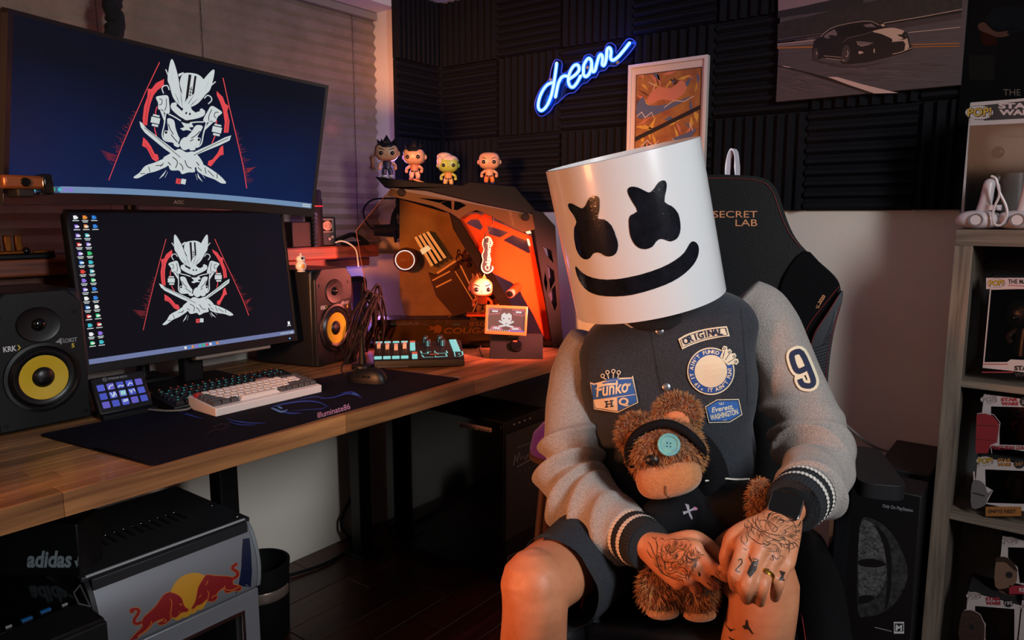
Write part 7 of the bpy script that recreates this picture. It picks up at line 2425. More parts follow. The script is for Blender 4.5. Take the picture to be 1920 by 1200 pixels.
for pts_, w_ in (([(310, 310), (380, 290), (470, 330), (540, 300)], 1.2), ([(330, 330), (380, 380), (460, 430), (540, 400)], 1.2), ([(410, 280), (470, 320), (540, 350), (620, 360), (700, 370)], 1.4), ([(430, 310), (520, 370), (600, 400), (640, 380), (560, 360)], 1.4),
                 ([(490, 210), (540, 260), (590, 300), (560, 330), (500, 250)], 1.4), ([(560, 200), (620, 240), (700, 240), (740, 300), (730, 360), (680, 380)], 1.2), ([(590, 270), (640, 250), (610, 230), (590, 260)], 1.8), ([(440, 240), (500, 240), (540, 290)], 1.4),
                 ([(480, 400), (530, 420), (500, 440), (470, 410)], 2.0), ([(560, 400), (640, 430), (720, 420), (750, 380)], 1.2), ([(620, 440), (700, 470), (750, 430)], 1.2), ([(640, 310), (660, 330), (640, 350)], 1.8), ([(500, 480), (560, 490), (640, 480)], 1.0),
                 ([(330, 340), (350, 400), (320, 430)], 1.2), ([(310, 350), (300, 400), (340, 440)], 1.2), ([(310, 460), (350, 480)], 1.2), ([(520, 540), (560, 560), (550, 520), (590, 550), (620, 520), (650, 550)], 1.4), ([(360, 500), (380, 560), (400, 530)], 1.2),
                 ([(430, 300), (480, 380)], 1.0), ([(520, 200), (600, 180), (680, 220)], 1.0), ([(600, 210), (680, 260)], 1.0)):
    tt.stroke(INK, z7(pts_), w_, 1, sm=4, taper=True)
INKL = mat('tattoo_shade', '7a5238', 0.55)
random.seed(44)
for (cx, cy, rx, ry, n_, zf) in ((590, 720, 290, 250, 270, z6), (560, 340, 220, 130, 130, z7)):
    for _ in range(n_):
        a, k = random.uniform(0, 6.283), math.sqrt(random.random())
        x, y = cx + rx * k * math.cos(a), cy + ry * k * math.sin(a)
        th = math.sin(x * 0.012) + math.cos(y * 0.011) * 1.5
        l = random.uniform(18, 52)
        tt.stroke(random.choice((INKL, INKL, INK)), zf([(x, y), (x + l * math.cos(th), y + l * math.sin(th)), (x + 1.8 * l * math.cos(th + 0.35), y + 1.8 * l * math.sin(th + 0.35))]), random.uniform(0.7, 1.9), 1, taper=True)
tt.stroke(INK, z7([(275, 560), (300, 550), (305, 580), (280, 610), (255, 640), (290, 655)]), 2.0, 1, sm=3)
tt.poly(INK, z7([(390, 570), (440, 560), (420, 640), (370, 700), (345, 660), (365, 610)]), 1)
tt.stroke(INK, z7([(360, 530), (385, 580), (410, 545), (440, 560)]), 1.6, 1)
tt.stroke(INK, z7([(490, 625), (522, 632), (515, 670), (486, 665)]), 1.4, 1, closed=True)
tt.poly(INK, z7([(605, 640), (655, 655), (640, 690), (650, 725), (600, 720), (622, 685)]), 1)
for pts_ in ([(305, 1085), (330, 1080), (335, 1040), (352, 1040), (358, 1085), (400, 1155), (385, 1150), (355, 1115), (325, 1115)], [(165, 1065), (180, 1090), (210, 1112), (260, 1112), (225, 1125), (215, 1138), (200, 1118)], [(95, 1120), (120, 1160), (150, 1195), (125, 1175)], [(195, 1168), (225, 1190), (250, 1195), (230, 1205), (205, 1190)]):
    tt.poly(INK, z7(pts_), 1)
tt.place(body, pxsurf(btree, 1.2), 'tattoo', lift=0.0005, maxlen=3)

# mask: white cylinder with dark eyes and smile
MA = (UP * 0.966 - RIGHT * 0.222 - FWD * 0.075).normalized()
mcn = J(1192.5, 430, 1.45)
MX_ = MA.cross(FWD).normalized() * -1
if MX_.dot(RIGHT) < 0:
    MX_ = -MX_
MY_ = MA.cross(MX_)
MM = Matrix(((MX_.x, MY_.x, MA.x, mcn.x), (MX_.y, MY_.y, MA.y, mcn.y), (MX_.z, MY_.z, MA.z, mcn.z), (0, 0, 0, 1)))
mr, mh = 0.1505, 0.150
MWH = mat('mask_white_plastic', 'cfcfcf', 0.28, coat=0.35, spec=0.5)
mask = obj('mask', MB().lathe([(mr - 0.004, -mh), (mr, -mh + 0.001), (mr, mh - 0.001), (mr - 0.004, mh), (mr - 0.004, mh - 0.012), (0.0, mh - 0.012)], 96, MM), MWH, PE, w=True, smooth=30)
mtree = BVHTree.FromPolygons([WM[mask.name] @ v.co for v in mask.data.vertices], [tuple(p.vertices) for p in mask.data.polygons])
MBK = mat('mask_black_film', '0c0c0f', 0.16, vary=(40, '16171f'), spec=0.5, coat=0.3)
z3 = lambda pts: [(1000 + x / 3, 240 + y / 3) for x, y in pts]
eyeL = [(195, 428), (215, 424), (245, 440), (275, 452), (295, 432), (310, 400), (335, 382), (362, 385), (373, 410), (370, 470), (362, 510), (400, 515), (440, 550), (465, 610), (477, 660), (465, 705), (435, 722), (405, 720), (385, 708), (360, 700), (335, 708), (320, 730), (295, 740), (265, 725), (240, 680), (228, 610), (230, 560), (242, 530), (225, 490), (200, 455)]
eyeR = [(530, 345), (550, 330), (590, 335), (630, 355), (655, 362), (680, 340), (705, 305), (735, 294), (750, 310), (748, 350), (738, 415), (780, 440), (815, 480), (828, 540), (825, 590), (805, 625), (770, 638), (745, 630), (715, 624), (690, 640), (670, 668), (630, 682), (590, 672), (560, 640), (542, 590), (537, 520), (548, 490), (585, 468), (560, 420), (535, 375)]
mou = [(235, 785), (242, 780), (260, 800), (300, 830), (370, 850), (470, 850), (600, 825), (720, 785), (800, 742), (850, 700), (880, 650), (900, 637), (922, 650), (932, 680), (925, 725), (900, 770), (850, 820), (780, 865), (680, 905), (560, 938), (460, 948), (370, 942), (310, 920), (270, 880), (245, 830)]
for nm_, pts_ in (('eye', eyeL), ('eye', eyeR), ('mouth', mou)):
    Art(ydown=True).poly(MBK, z3(sp2(pts_, 2, True)), 1).place(mask, pxsurf(mtree, 1.3), nm_, lift=0.001, maxlen=7)

# jacket body
JT = mat('jacket_charcoal_wool', '24272d', 0.92, vary=(420, '3a3d43'), bump=(300, 0.35), sheen=0.15, spec=0.15)
JS = mat('jacket_grey_sleeve', 'a39c96', 0.92, vary=(380, '7e7873'), bump=(280, 0.30), sheen=0.15, spec=0.15)
RIB = mat('jacket_rib', '17191d', 0.9, bump=(400, 0.4))
STR = mat('rib_white_stripe', 'c9c3bb', 0.85, bump=(400, 0.3))
rings = [(1264, 1015, 1.665, .168, .132, 0), (1264, 960, 1.655, .172, .130, 0), (1264, 890, 1.64, .172, .126, 1), (1258, 810, 1.62, .174, .122, 3), (1250, 740, 1.60, .185, .120, 5), (1248, 680, 1.592, .188, .118, 8), (1246, 630, 1.588, .187, .112, 11), (1244, 592, 1.588, .168, .098, 13), (1243, 568, 1.588, .122, .082, 13), (1241, 552, 1.588, .080, .068, 10), (1239, 543, 1.585, .066, .060, 8)]


def ring_interp(t):
    k = t * (len(rings) - 1)
    i = min(int(k), len(rings) - 2)
    f = k - i
    a, b, c, d = rings[max(i - 1, 0)], rings[i], rings[i + 1], rings[min(i + 2, len(rings) - 1)]
    return [0.5 * (2 * q + (r - p) * f + (2 * p - 5 * q + 4 * r - s) * f * f + (3 * q - p - 3 * r + s) * f ** 3) for p, q, r, s in zip(a, b, c, d)]


def torso_pt(u, v):
    px, py, d, a, b, ro = ring_interp(v)
    c = at(px, py, d=d)
    vd_ = lateral(px)
    side = Vector((vd_.y, -vd_.x, 0))
    r_ = side * math.cos(R(ro)) + UP * math.sin(R(ro))
    t = u * 2 * math.pi
    e = 2.9
    cx, sy = math.copysign(abs(math.cos(t)) ** (2 / e), math.cos(t)), math.copysign(abs(math.sin(t)) ** (2 / e), math.sin(t))
    p = c + r_ * a * cx - vd_ * b * sy
    n = noise.noise(Vector((p.x * 9, p.y * 9, p.z * 14))) * 0.011 + noise.noise(Vector((p.x * 26 + 4, p.y * 26, p.z * 8))) * 0.0038
    return p + (r_ * cx - vd_ * sy) * n * (1 if v < 0.9 else 0.3)


jk = obj('jacket', MB().grid(torso_pt, 72, 60, True), JT, PE, w=True, smooth=0)
for p_ in jk.data.polygons:
    p_.use_smooth = True
jtree = BVHTree.FromPolygons([WM[jk.name] @ v.co for v in jk.data.vertices], [tuple(p.vertices) for p in jk.data.polygons])


def folds(seed, amp, peaks):
    def f(s, t):
        v = 0
        for (c, w_, ph, a) in peaks:
            v += a * math.exp(-((s - c - 0.05 * math.sin(t + ph)) / w_) ** 2) * (0.55 + 0.45 * math.cos(t - ph))
        return 2.6 * v + 1.5 * amp * noise.noise(Vector((s * 7 + seed, math.cos(t) * 1.5, math.sin(t) * 1.5)))
    return f


fl_ = folds(3.1, 0.05, [(0.48, 0.02, 0.6, 0.10), (0.535, 0.018, 1.0, -0.09), (0.58, 0.02, 0.8, 0.12), (0.63, 0.018, 0.5, -0.10), (0.68, 0.02, 1.2, 0.11), (0.74, 0.02, 0.8, -0.08), (0.80, 0.022, 0.4, 0.08), (0.94, 0.03, 0.0, 0.10), (0.30, 0.05, 2.5, 0.04)])
fr_ = folds(8.2, 0.05, [(0.52, 0.02, 2.6, 0.09), (0.57, 0.016, 2.2, -0.09), (0.61, 0.018, 2.9, 0.12), (0.66, 0.018, 2.4, -0.10), (0.71, 0.02, 2.0, 0.10), (0.80, 0.025, 2.4, -0.06), (0.93, 0.03, 0.0, 0.08), (0.25, 0.04, 1.0, 0.03)])
SLp = [J(1098, 632, 1.62), J(1085, 670, 1.64), J(1074, 740, 1.64), J(1072, 830, 1.595), J(1082, 915, 1.51), J(1128, 968, 1.42), J(1180, 1003, 1.345)]
sleeveL = obj('sleeve', MB().tube(SLp, [0.036, 0.048, 0.056, 0.062, 0.070, 0.062, 0.053], 48, sub=22, disp=fl_, ref=tuple(-FWD)), JS, PE, w=True, smooth=0)
SRp = [J(1392, 556, 1.59), J(1425, 590, 1.585), J(1462, 670, 1.565), J(1500, 760, 1.53), J(1531, 845, 1.465), J(1524, 900, 1.375), J(1508, 925, 1.31)]
sleeveR = obj('sleeve', MB().tube(SRp, [0.045, 0.066, 0.068, 0.068, 0.070, 0.062, 0.055], 48, sub=22, disp=fr_, ref=tuple(-FWD)), JS, PE, w=True, smooth=0)
for s_ in (sleeveL, sleeveR):
    for p_ in s_.data.polygons:
        p_.use_smooth = True
strees = BVHTree.FromPolygons([WM[sleeveR.name] @ v.co for v in sleeveR.data.vertices], [tuple(p.vertices) for p in sleeveR.data.polygons])
ribf = lambda s, t: 0.018 * math.sin(t * 44)


def cuff(a, b, r0, r1):
    c = obj('cuff', MB().tube([a - (b - a) * 0.12, a, a.lerp(b, 0.5), b, b + (a - b) * 0.06], [r0 * 0.96, r0, (r0 + r1) / 2, r1, r1 * 0.86], 132, sub=3, disp=ribf, cap=False), RIB, PE, w=True)
    for t in (0.30, 0.62):
        p, q = a.lerp(b, t - 0.07), a.lerp(b, t + 0.07)
        rr = r0 + (r1 - r0) * t + 0.0012
        obj('stripe', MB().tube([p, q], rr, 132, smooth=False, disp=ribf, cap=False), STR, c, w=True)


cuff(J(1172, 998, 1.355), J(1216, 1024, 1.285), 0.049, 0.043)
cuff(J(1514, 920, 1.325), J(1486, 949, 1.235), 0.052, 0.045)
# collar: ribbed ring with two stripes
cc = J(1232, 569, 1.572)


def collar_ring(rx, ry, dz, tr, m, name, parent):
    pts_ = []
    for i in range(40):
        a = i * 2 * math.pi / 40
        pts_.append(cc + RIGHT * rx * math.cos(a) - FWD * ry * math.sin(a) + UP * (dz + 0.012 * math.cos(a) - 0.030 * max(0, math.sin(a)) + 0.012 * max(0, -math.sin(a))))
    return obj(name, MB().tube(pts_ + pts_[:1], tr, 10, smooth=False, cap=False), m, parent, w=True)


col_ = collar_ring(0.078, 0.086, 0.0, 0.017, RIB, 'collar', PE)
collar_ring(0.072, 0.080, 0.0165, 0.0035, STR, 'stripe', col_)

# placket, snaps and patches
z8 = lambda pts: [(1090 + x / 5, 560 + y / 5) for x, y in pts]
SEAM = mat('jacket_seam', '191b20', 0.9)
SNAP = mat('snap_button_metal', '8a8c90', 0.3, metal=0.8)
jm = pxsurf(jtree, 1.48)
pa_ = Art(ydown=True)
pa_.stroke(SEAM, z8([(645, 240), (650, 330), (680, 520), (705, 680), (735, 810), (745, 950)]), 1.6, 1, sm=5)
pa_.stroke(mat('jacket_placket', '2b2e34', 0.92, bump=(300, 0.3)), z8([(665, 235), (672, 330), (702, 520), (728, 680), (757, 810), (765, 950)]), 3.0, 1, sm=5)
pa_.stroke(SEAM, z8([(1490, 80), (1510, 250), (1530, 500), (1550, 760), (1560, 1000)]), 1.4, 1, sm=4)
pa_.poly(RIB, z8([(330, 215), (520, 195), (660, 215), (740, 205), (800, 130), (930, 80), (950, 110), (850, 190), (740, 235), (600, 248), (460, 262)]), 1)
for q4 in ([(398, 212), (432, 205), (495, 246), (468, 250)], [(492, 200), (528, 196), (598, 236), (572, 243)], [(748, 200), (800, 130), (838, 118), (792, 190)], [(862, 152), (884, 112), (918, 100), (896, 142)]):
    pa_.poly(STR, z8([(x_, y_ + 24) for x_, y_ in q4]), 2)
pa_.place(jk, jm, 'seam', lift=0.0006, maxlen=6)
for x, y in ((735, 305), (797, 828)):
    q = jm(*z8([(x, y)])[0], 0.0)
    nd = (CAM - q).normalized()
    o = obj('snap_button', MB().lathe([(0, 0.004), (0.0062, 0.004), (0.0082, 0.0028), (0.0088, 0.0)], 24, Matrix.Translation(q) @ nd.to_track_quat('Z', 'Y').to_matrix().to_4x4()), SNAP, PE, w=True)
CRE, NAV, BLU = mat('patch_cream', 'e2d3b4', 0.8, bump=(500, 0.3)), mat('patch_navy', '16213f', 0.8, bump=(500, 0.3)), mat('patch_blue', '2a5ea6', 0.8, bump=(500, 0.3))


def curve_text(A, m, t, pts, size, lv, bold=0.02, sx=1.0):
    n = len(t)
    P_ = sp2(pts, 8)
    for i, ch in enumerate(t):
        if ch == ' ':
            continue
        k = (i + 0.5) / n * (len(P_) - 1)
        j = min(int(k), len(P_) - 2)
        x = P_[j][0] + (P_[j + 1][0] - P_[j][0]) * (k - j)
        y = P_[j][1] + (P_[j + 1][1] - P_[j][1]) * (k - j)
        a = math.atan2(-(P_[j + 1][1] - P_[j][1]), P_[j + 1][0] - P_[j][0])
        A.text(m, ch, x, y, size, lv, bold, rot=a, align='C', sx=sx)


def patch(name, build, mapper=None, parent=None, maxlen=5):
    A = Art(ydown=True)
    build(A)
    mp2 = mapper or jm
    first = True
    root_ = None
    for (lv, mn) in sorted(A.L):
        B_2 = Art(ydown=True)
        B_2.L = {(lv, mn): A.L[(lv, mn)]}
        o = B_2.place(root_ or parent or PE, mp2, name if first else 'embroidery', lift=0.0007, base=0.0035, maxlen=maxlen)[0]
        if first:
            root_ = o
            first = False
    return root_


def b_orig(A):
    A.poly(CRE, z8(sp2([(908, 378), (1000, 328), (1150, 285), (1280, 266), (1365, 258)], 4) + sp2([(1392, 352), (1300, 362), (1160, 392), (1040, 432), (945, 476)], 4)), 1)
    A.stroke(NAV, z8(sp2([(928, 388), (1010, 345), (1150, 302), (1280, 283), (1352, 276)], 4) + sp2([(1372, 342), (1290, 350), (1150, 378), (1040, 415), (950, 456)], 4)), 1.1, 2, closed=True)
    curve_text(A, NAV, 'ORIGINAL', z8([(978, 430), (1060, 394), (1150, 366), (1240, 348), (1325, 339)]), 18, 3, bold=0.03, sx=0.86)


def b_round(A):
    cx, cy = z8([(1215, 680)])[0]
    A.disc(CRE, cx, cy, 44.5, 44.5, 1, n=64)
    A.disc(NAV, cx, cy, 42, 42, 2, n=64)
    A.disc(mat('patch_blue_ring', '234c92', 0.8, bump=(500, 0.3)), cx, cy, 41, 41, 3, n=64)
    A.disc(CRE, cx, cy, 30.5, 30.5, 4, n=64)
    A.arc_text(CRE, "IF IT AIN'T FUNKO", cx, cy, 33.2, 236, 66, 9.5, 4, bold=0.035)
    A.arc_text(CRE, "IT AIN'T FUN!", cx, cy, 38.6, 258, 372, 9.5, 4, bold=0.035, inward=True)
    A.disc(CRE, *z8([(1130, 850)])[0], 1.6, lv=4)
    crown = z8([(1300, 545), (1322, 500), (1318, 462), (1340, 440), (1366, 450), (1370, 480), (1392, 470), (1412, 490), (1405, 515), (1440, 510), (1455, 535), (1440, 560), (1468, 565), (1476, 595), (1455, 620), (1425, 610), (1375, 625), (1340, 590)])
    A.poly(CRE, crown, 5)
    A.stroke(NAV, z8([(1325, 560), (1345, 490)]), 1.0, 6)
    A.stroke(NAV, z8([(1350, 575), (1390, 515), (1400, 500)]), 1.0, 6)
    A.stroke(NAV, z8([(1375, 600), (1440, 560)]), 1.0, 6)
    for x, y in ((1342, 468), (1388, 500), (1432, 540), (1448, 592)):
        A.disc(NAV, *z8([(x, y)])[0], 2.6, lv=6, hole=0.6, n=14)


def b_hq(A):
    A.poly(CRE, z8([(82, 782), (120, 795), (220, 768), (360, 742), (470, 738), (484, 720), (534, 975), (340, 1070), (120, 1036)]), 1)
    A.poly(BLU, z8([(96, 802), (120, 808), (222, 782), (360, 756), (468, 750), (508, 894), (110, 948)]), 2)
    A.poly(BLU, z8([(338, 926), (510, 900), (520, 966), (342, 1052)]), 2)
    A.stroke(NAV, z8([(92, 800), (108, 950), (128, 1026), (338, 1058), (522, 968), (508, 890), (474, 742)]), 0.9, 3)
    A.text(CRE, 'Funko', *z8([(140, 920)])[0], 26, 3, bold=0.02, shear=0.3, rot=R(9), fit=62, fity=25)
    A.stroke(CRE, z8([(130, 850), (200, 812), (300, 800), (350, 800)]), 4.5, 3, sm=4, taper=True)
    for q4 in ([(232, 964), (236, 1016)], [(280, 958), (284, 1010)], [(234, 992), (282, 986)], [(216, 966), (248, 962)], [(264, 960), (298, 955)], [(220, 1018), (252, 1014)], [(268, 1012), (302, 1007)]):
        A.stroke(NAV, z8(q4), 2.2, 3)
    A.text(CRE, 'Q', *z8([(352, 1000)])[0], 20, 3, bold=0.04, rot=R(5), fit=19, fity=17)
    for x, y, bx in ((200, 724, 235), (245, 690, 258), (300, 680, 300), (350, 692, 338)):
        A.stroke(CRE, z8([(x, y + 14), (bx, 758)]), 1.5, 3)
        A.disc(CRE, *z8([(x, y)])[0], 4.0, lv=3, hole=0.62, n=16)
    A.poly(BLU, z8([(225, 775), (240, 755), (300, 742), (345, 745), (352, 755)]), 4)
    A.stroke(CRE, z8([(412, 800), (425, 820), (455, 815), (462, 790)]), 1.2, 4)
    for x in (412, 428, 445, 462):
        A.stroke(CRE, z8([(x, 792), (435, 822)]), 1.0, 4)


def b_ev(A):
    A.poly(CRE, z8([(1160, 1012), (1270, 945), (1478, 940), (1510, 1088), (1392, 1160), (1195, 1165)]), 1)
    A.poly(NAV, z8([(1168, 1016), (1272, 952), (1472, 948), (1502, 1084), (1390, 1152), (1202, 1157)]), 2)
    A.poly(BLU, z8([(1178, 1022), (1276, 962), (1464, 958), (1492, 1080), (1386, 1142), (1210, 1146)]), 3)
    A.text(CRE, 'Everett,', *z8([(1222, 1068)])[0], 13, 4, bold=0.02, shear=0.3, rot=R(10), fit=42)
    A.text(CRE, 'WASHINGTON', *z8([(1215, 1140)])[0], 11, 4, bold=0.03, rot=R(13), fit=53, fity=10.5)
    A.stroke(CRE, z8([(1290, 975), (1300, 992), (1330, 990), (1335, 968)]), 1.0, 4)
    A.stroke(CRE, z8([(1310, 970), (1315, 990)]), 1.0, 4)
    A.poly(CRE, z8([(1320, 1140), (1370, 1132), (1352, 1142)]), 4)


def b_nine(A):
    n9 = [(1440 + x / 3, 360 + y / 3) for x, y in [(178, 1052), (196, 1084), (238, 1090), (256, 1066), (236, 1005), (190, 906), (150, 903), (134, 926), (152, 988), (176, 1008), (226, 985)]]
    A.stroke(CRE, n9, 21, 1, sm=4)
    A.disc(CRE, n9[0][0], n9[0][1], 10, lv=1)
    A.disc(CRE, 1502, 677, 12, 16, 1, rot=0.4)
    A.stroke(NAV, n9, 10.5, 2, sm=3)


for nm_, f_ in (('patch', b_orig), ('patch', b_round), ('patch', b_hq), ('patch', b_ev)):
    patch(nm_, f_, maxlen=2.6)
patch('number_patch', b_nine, pxsurf(strees, 1.45))

# shorts
SHM = mat('shorts_charcoal', '26292e', 0.9, vary=(300, '34383e'), bump=(240, 0.3), spec=0.15)
shf = lambda s, t: 0.05 * noise.noise(Vector((s * 5, math.cos(t) * 2, math.sin(t) * 2))) + 0.05 * s * math.sin(t * 3 + 1)
HEML = HPL.lerp(KNL, 0.90) + Vector((0, 0, -0.016)) + RIGHT * 0.012
sl_ = obj('shorts', MB().tube([J(1262, 975, 1.67), HPL + Vector((0, 0, 0.01)), HPL.lerp(KNL, 0.45) + Vector((0, 0, 0.004)), HEML], [0.10, 0.106, 0.096, 0.083], 40, sub=8, disp=shf, cap=False), SHM, PE, w=True, smooth=0)
HEMR = HPR.lerp(KNR, 0.66)
obj('shorts_leg', MB().tube([J(1262, 975, 1.67), HPR + Vector((0, 0, 0.01)), HPR.lerp(KNR, 0.45), HEMR], [0.10, 0.104, 0.094, 0.090], 40, sub=8, disp=shf, cap=False), SHM, sl_, w=True, smooth=0)
hd_ = (HEML - HPL).normalized()
obj('hem', MB().tube([HEML - hd_ * 0.018, HEML + hd_ * 0.002], [0.0848, 0.0842], 40, smooth=False, disp=lambda s, t: shf(1, t), cap=False), mat('shorts_hem', '1f2226', 0.9), sl_, w=True)
# loose corner of the hem hanging under the thigh
fp = [J(1092, 1130, 1.34), J(1150, 1108, 1.42), J(1166, 1118, 1.42), J(1156, 1176, 1.40), J(1102, 1166, 1.35)]
fp2 = [p + Vector((FWD.x, FWD.y, 0)) * 0.006 for p in fp]
obj('hem_flap', MB().add(fp + fp2, [(0, 1, 2, 3, 4), (9, 8, 7, 6, 5)] + [(i, i + 5, (i + 1) % 5 + 5, (i + 1) % 5) for i in range(5)]), SHM, sl_, w=True, bevel=0.003)
for o_ in (sl_, bpy.data.objects['shorts_leg']):
    for p_ in o_.data.polygons:
        p_.use_smooth = True

# watch and ring
wq = J(1473, 948, 1.192)
wn = (CAM - wq).normalized() * 0.75 + UP * 0.5
wn.normalize()
wx = (WRR - ELR).normalized()
wx = (wx - wn * wx.dot(wn)).normalized()
wy = wn.cross(wx)
WTm = Matrix(((wx.x, wy.x, wn.x, wq.x), (wx.y, wy.y, wn.y, wq.y), (wx.z, wy.z, wn.z, wq.z), (0, 0, 0, 1)))
wt = obj('watch', MB().prism(round_poly([(-0.020, -0.024), (0.020, -0.024), (0.020, 0.024), (-0.020, 0.024)], 0.010), -0.004, 0.007, WTm), GLOSSB, PE, w=True, bevel=0.003, seg=3)
obj('watch_edge', MB().tube([WTm @ Vector((x, y, 0.001)) for x, y in round_poly([(-0.0205, -0.0245), (0.0205, -0.0245), (0.0205, 0.0245), (-0.0205, 0.0245)], 0.010)], 0.0012, 6, smooth=False), CHROME, wt, w=True)
wa_, wb_2 = WRR + (ELR - WRR).normalized() * 0.002, WRR + (ELR - WRR).normalized() * 0.024
obj('watch_band', MB().tube([wa_, wb_2], 0.032, 32, smooth=False), mat('watch_band_black', '0e0e10', 0.5), wt, w=True)
rp_, rd_ = MC[2].lerp(PIP[2], 0.62), (PIP[2] - MC[2]).normalized()
RT = Matrix.Translation(rp_) @ rd_.to_track_quat('Z', 'Y').to_matrix().to_4x4()
obj('ring', MB().lathe([(0.0108, -0.003), (0.0125, -0.003), (0.0129, 0.0), (0.0125, 0.003), (0.0108, 0.003)], 28, RT), mat('gold', 'd09a3a', 0.2, metal=1.0), PE, w=True)

# ------------------------------------------------------------------ teddy bear
tbp = J(1300, 1000, 1.42)
TBR = thing('teddy_bear', 'brown plush bear with blue button eye and black hoodie on the person\'s lap', 'toy', tuple(tbp))
FUR = mat('bear_fur', '7a4620', 0.85, vary=(50, '4a2810'), sheen=0.3)
FURT = mat('bear_fur_tips', 'c08648', 0.8, vary=(40, '8a5428'), sheen=0.4)
TAN2 = mat('bear_tan_plush', 'b87a48', 0.85, vary=(160, 'a46a3c'), bump=(300, 0.4), sheen=0.4)
HOO = mat('bear_hoodie', '0d0d10', 0.85, bump=(200, 0.25), spec=0.15)
vdb = lateral(1250)
sdb = Vector((vdb.y, -vdb.x, 0))
roll = R(10)
bx_, bz_ = sdb * math.cos(roll) + UP * math.sin(roll), UP * math.cos(roll) - sdb * math.sin(roll)
bh = J(1248, 846, 1.37)
BT = Matrix(((bx_.x, vdb.x, bz_.x, bh.x), (bx_.y, vdb.y, bz_.y, bh.y), (bx_.z, vdb.z, bz_.z, bh.z), (0, 0, 0, 1)))   # x right, y away, z up
random.seed(12)


def fur(parent, M, c, r, n, keep, ln=0.014, lean=(0, 0, -0.5)):
    mb = MB()
    for _ in range(n):
        z = random.uniform(-1, 1)
        a = random.uniform(0, 2 * math.pi)
        k = math.sqrt(1 - z * z)
        d = Vector((k * math.cos(a), k * math.sin(a), z))
        p = Vector((c[0] + d.x * r[0], c[1] + d.y * r[1], c[2] + d.z * r[2]))
        if not keep(p, d):
            continue
        nn_ = Vector((d.x / r[0], d.y / r[1], d.z / r[2])).normalized()
        g = (nn_ + Vector(lean) * random.uniform(0.4, 1.2) + Vector((random.gauss(0, .35), random.gauss(0, .35), random.gauss(0, .35)))).normalized()
        l = ln * random.uniform(0.6, 1.25)
        s = g.cross(Vector((random.gauss(0, 1), random.gauss(0, 1), random.gauss(0, 1)))).normalized() * 0.00075
        q = p + g * l + Vector((0, 0, -0.15 * l))
        m_ = p + g * l * 0.5
        mb.add([p - s, p + s, m_ + s * 0.8, q, m_ - s * 0.8], [(0, 1, 2, 4), (4, 2, 3)], M)
    o = obj('fur', mb, FURT, parent, w=True, smooth=0)
    o['kind'] = 'stuff'
    return o


head = obj('head', MB().ball((0, 0, 0), (0.070, 0.062, 0.066), 36, 24, BT), FUR, TBR, w=True)
fur(head, BT, (0, 0, 0), (0.069, 0.061, 0.065), 5200, lambda p, d: p.y < 0.03 and not (p.y < -0.02 and p.z < -0.018 and abs(p.x) < 0.05), 0.012)
mz = obj('muzzle', MB().ball((0.0, 0, 0), (0.060, 0.041, 0.034), 36, 22, BT @ Matrix.Translation((0.0, -0.038, -0.037)) @ Matrix.Rotation(R(-8), 4, 'Y'), e=2.5), TAN2, head, w=True)
obj('muzzle_seam', MB().tube([BT @ Vector((-0.006, -0.0795, -0.038)), BT @ Vector((-0.008, -0.0775, -0.052)), BT @ Vector((-0.002, -0.068, -0.064))], 0.0012, 6), mat('bear_seam', '6a4222', 0.9), mz, w=True)
for i, (ex, ez, er) in enumerate(((-0.048, 0.036, 0.036), (0.030, 0.062, 0.040))):
    er_ = obj('ear', MB().ball((ex, 0.012, ez), (er, 0.016, er), 28, 18, BT), FUR, head, w=True)
    fur(er_, BT, (ex, 0.012, ez), (er, 0.015, er), 2300, lambda p, d: not (p.y < 0.004 and d.x ** 2 + (d.z + 0.25) ** 2 < 0.38), 0.014, (0, -0.1, 0.25))
    obj('inner_ear', MB().ball((ex + (0.006 if i == 0 else -0.004), 0.000, ez - 0.010), (er * 0.66, 0.009, er * 0.62), 24, 14, BT), mat('bear_inner_ear', 'c8794c', 0.85, bump=(300, 0.3)), er_, w=True)
htr = bvh_world(head)
bb_ = []
for x, y in ((1176, 872), (1178, 848), (1186, 825), (1203, 807), (1232, 796), (1256, 796), (1280, 806), (1300, 822), (1316, 842), (1325, 868)):
    r_ = ray(x, y).normalized()
    h_ = htr.ray_cast(CAM, r_)[0] or htr.find_nearest(at(x, y, d=1.37))[0]
    bb_.append(h_ - r_ * 0.010)
obj('headband', MB().tube(bb_, 0.0085, 14, sub=4, round_cap=True), HOO, head, w=True)
obj('hood', MB().tube([at(1290, 815, d=1.39), at(1312, 835, d=1.385), at(1330, 870, d=1.40), at(1330, 905, d=1.42)], [0.018, 0.024, 0.03, 0.04], 18, round_cap=True), HOO, head, w=True)
q = BT @ Vector((-0.024, -0.062, -0.006))
ep_ = BT.inverted() @ (htr.ray_cast(CAM, ray(1223, 863).normalized())[0])
obj('eye', MB().ball(tuple(ep_), (0.0138, 0.009, 0.0115), 18, 12, BT), mat('bear_eye_black', '060607', 0.4), head, w=True)
r_ = ray(1254, 834).normalized()
nb = htr.ray_cast(CAM, r_)[0] - r_ * 0.007
bn = (CAM - nb).normalized()
BB = Matrix.Translation(nb) @ bn.to_track_quat('Z', 'Y').to_matrix().to_4x4()
btn = obj('button_eye', MB().lathe([(0, 0.0012), (0.0145, 0.0012), (0.0158, 0.003), (0.0185, 0.0036), (0.0202, 0.002), (0.0205, -0.001), (0.0, -0.002)], 40, BB), mat('button_blue', '4f9cb8', 0.3, vary=(30, '7ab8a8'), coat=0.5), head, w=True)
for x, y in ((-0.003, 0.003), (0.003, 0.003), (0.003, -0.003), (-0.003, -0.003)):
    obj('button_hole', MB().cyl(BB @ Vector((x, y, 0.0010)), BB @ Vector((x, y, 0.0016)), 0.0012, n=8), BLACK2, btn, w=True)
hb0 = J(1312, 985, 1.44)
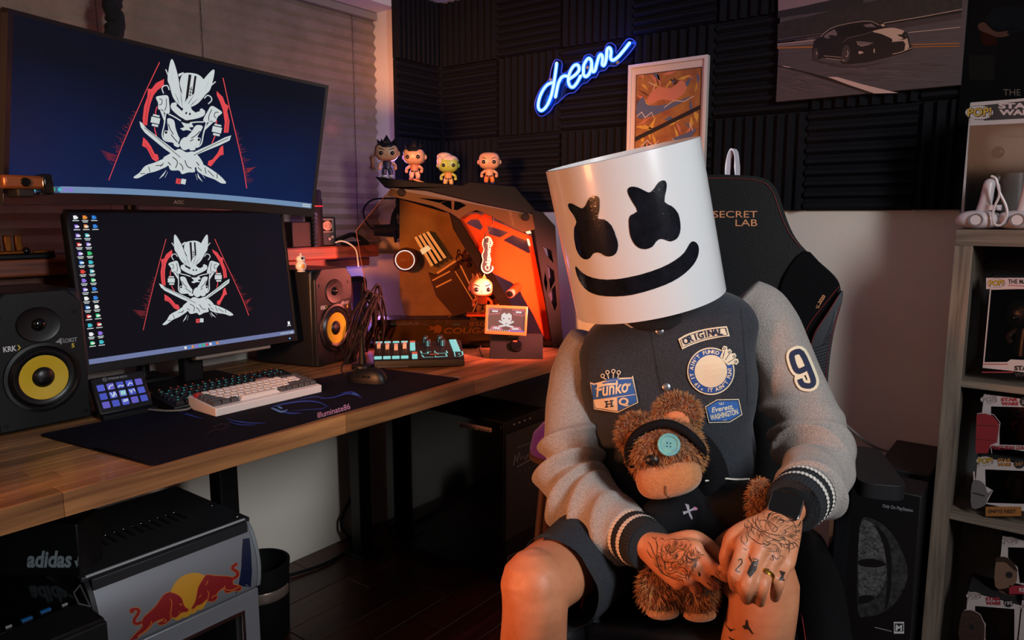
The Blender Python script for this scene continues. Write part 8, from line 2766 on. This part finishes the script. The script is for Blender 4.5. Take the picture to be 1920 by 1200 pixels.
bd = obj('hoodie', MB().ball(tuple(hb0), (0.088, 0.070, 0.078), 32, 22).tube([J(1345, 945, 1.42), J(1385, 945, 1.38), J(1412, 946, 1.35)], [0.045, 0.044, 0.043], 24, round_cap=True).tube([J(1275, 960, 1.40), J(1238, 975, 1.36), J(1225, 990, 1.35)], [0.045, 0.04, 0.036], 24, round_cap=True).tube([J(1250, 920, 1.42), J(1300, 925, 1.43), J(1350, 925, 1.43)], [0.035, 0.042, 0.035], 20, round_cap=True), HOO, TBR, w=True, smooth=0)
rm = bd.modifiers.new('union', 'REMESH')
rm.mode = 'VOXEL'
rm.voxel_size = 0.005
rm.use_smooth_shade = True
sm = bd.modifiers.new('soften', 'SMOOTH')
sm.iterations = 6
htree = bvh_world(bd)
pwm = Matrix.Translation(J(1424, 943, 1.31))
paw = obj('paw', MB().ball((0, 0, 0), (0.020, 0.022, 0.044), 24, 16, pwm), FUR, TBR, w=True)
fur(paw, pwm, (0, 0, 0), (0.019, 0.021, 0.043), 1300, lambda p, d: True, 0.011, (0.3, -0.2, -0.4))
xa = Art(ydown=True)
XW, XP = mat('cross_silver', 'b0aab4', 0.35, metal=0.3), mat('cross_pink', 'c07aa0', 0.4)
xa.poly(XW, [(1284.5, 944), (1292, 946.5), (1293, 957), (1299, 972), (1297, 974.5), (1293, 968)], 1)
xa.poly(XW, [(1280, 959), (1288, 958), (1300, 952), (1302, 950), (1308, 953), (1307, 956.5), (1299, 957), (1288, 962), (1282, 965)], 2)
xa.poly(XP, [(1300, 952), (1304, 950.5), (1308, 953), (1307, 956.5), (1301, 955)], 3)
xa.place(bd, pxsurf(htree, 1.34), 'emblem', lift=0.0008, maxlen=4)
obj('drawstring', MB().tube([J(1322, 902, 1.378), J(1350, 897, 1.385), J(1380, 899, 1.385), J(1405, 898, 1.37)], 0.0018, 6), STR, bd, w=True)
for px_, py_, w1 in ((1236, 1118, 1), (1304, 1122, 1)):
    fm = Matrix.Translation(J(px_, py_, 1.285)) @ Matrix.Rotation(YAW, 4, 'Z')
    lg2 = obj('leg', MB().tube([J(px_ + (12 if px_ < 1270 else 4), 1030, 1.40), J(px_ + 4, 1075, 1.34), J(px_, 1108, 1.30)], [0.04, 0.034, 0.030], 20, round_cap=True), FUR, TBR, w=True)
    ft = obj('foot', MB().ball((0, 0, -0.004), (0.036, 0.034, 0.026), 24, 16, fm), FUR, lg2, w=True)
    fur(lg2, fm, (0, 0.0, 0.014), (0.035, 0.033, 0.046), 1900, lambda p, d: not (d.z < -0.55), 0.013, (0, -0.4, -0.6))
    obj('sole', MB().ball((0.002, -0.022, -0.018), (0.029, 0.014, 0.012), 20, 12, fm), TAN2, ft, w=True)
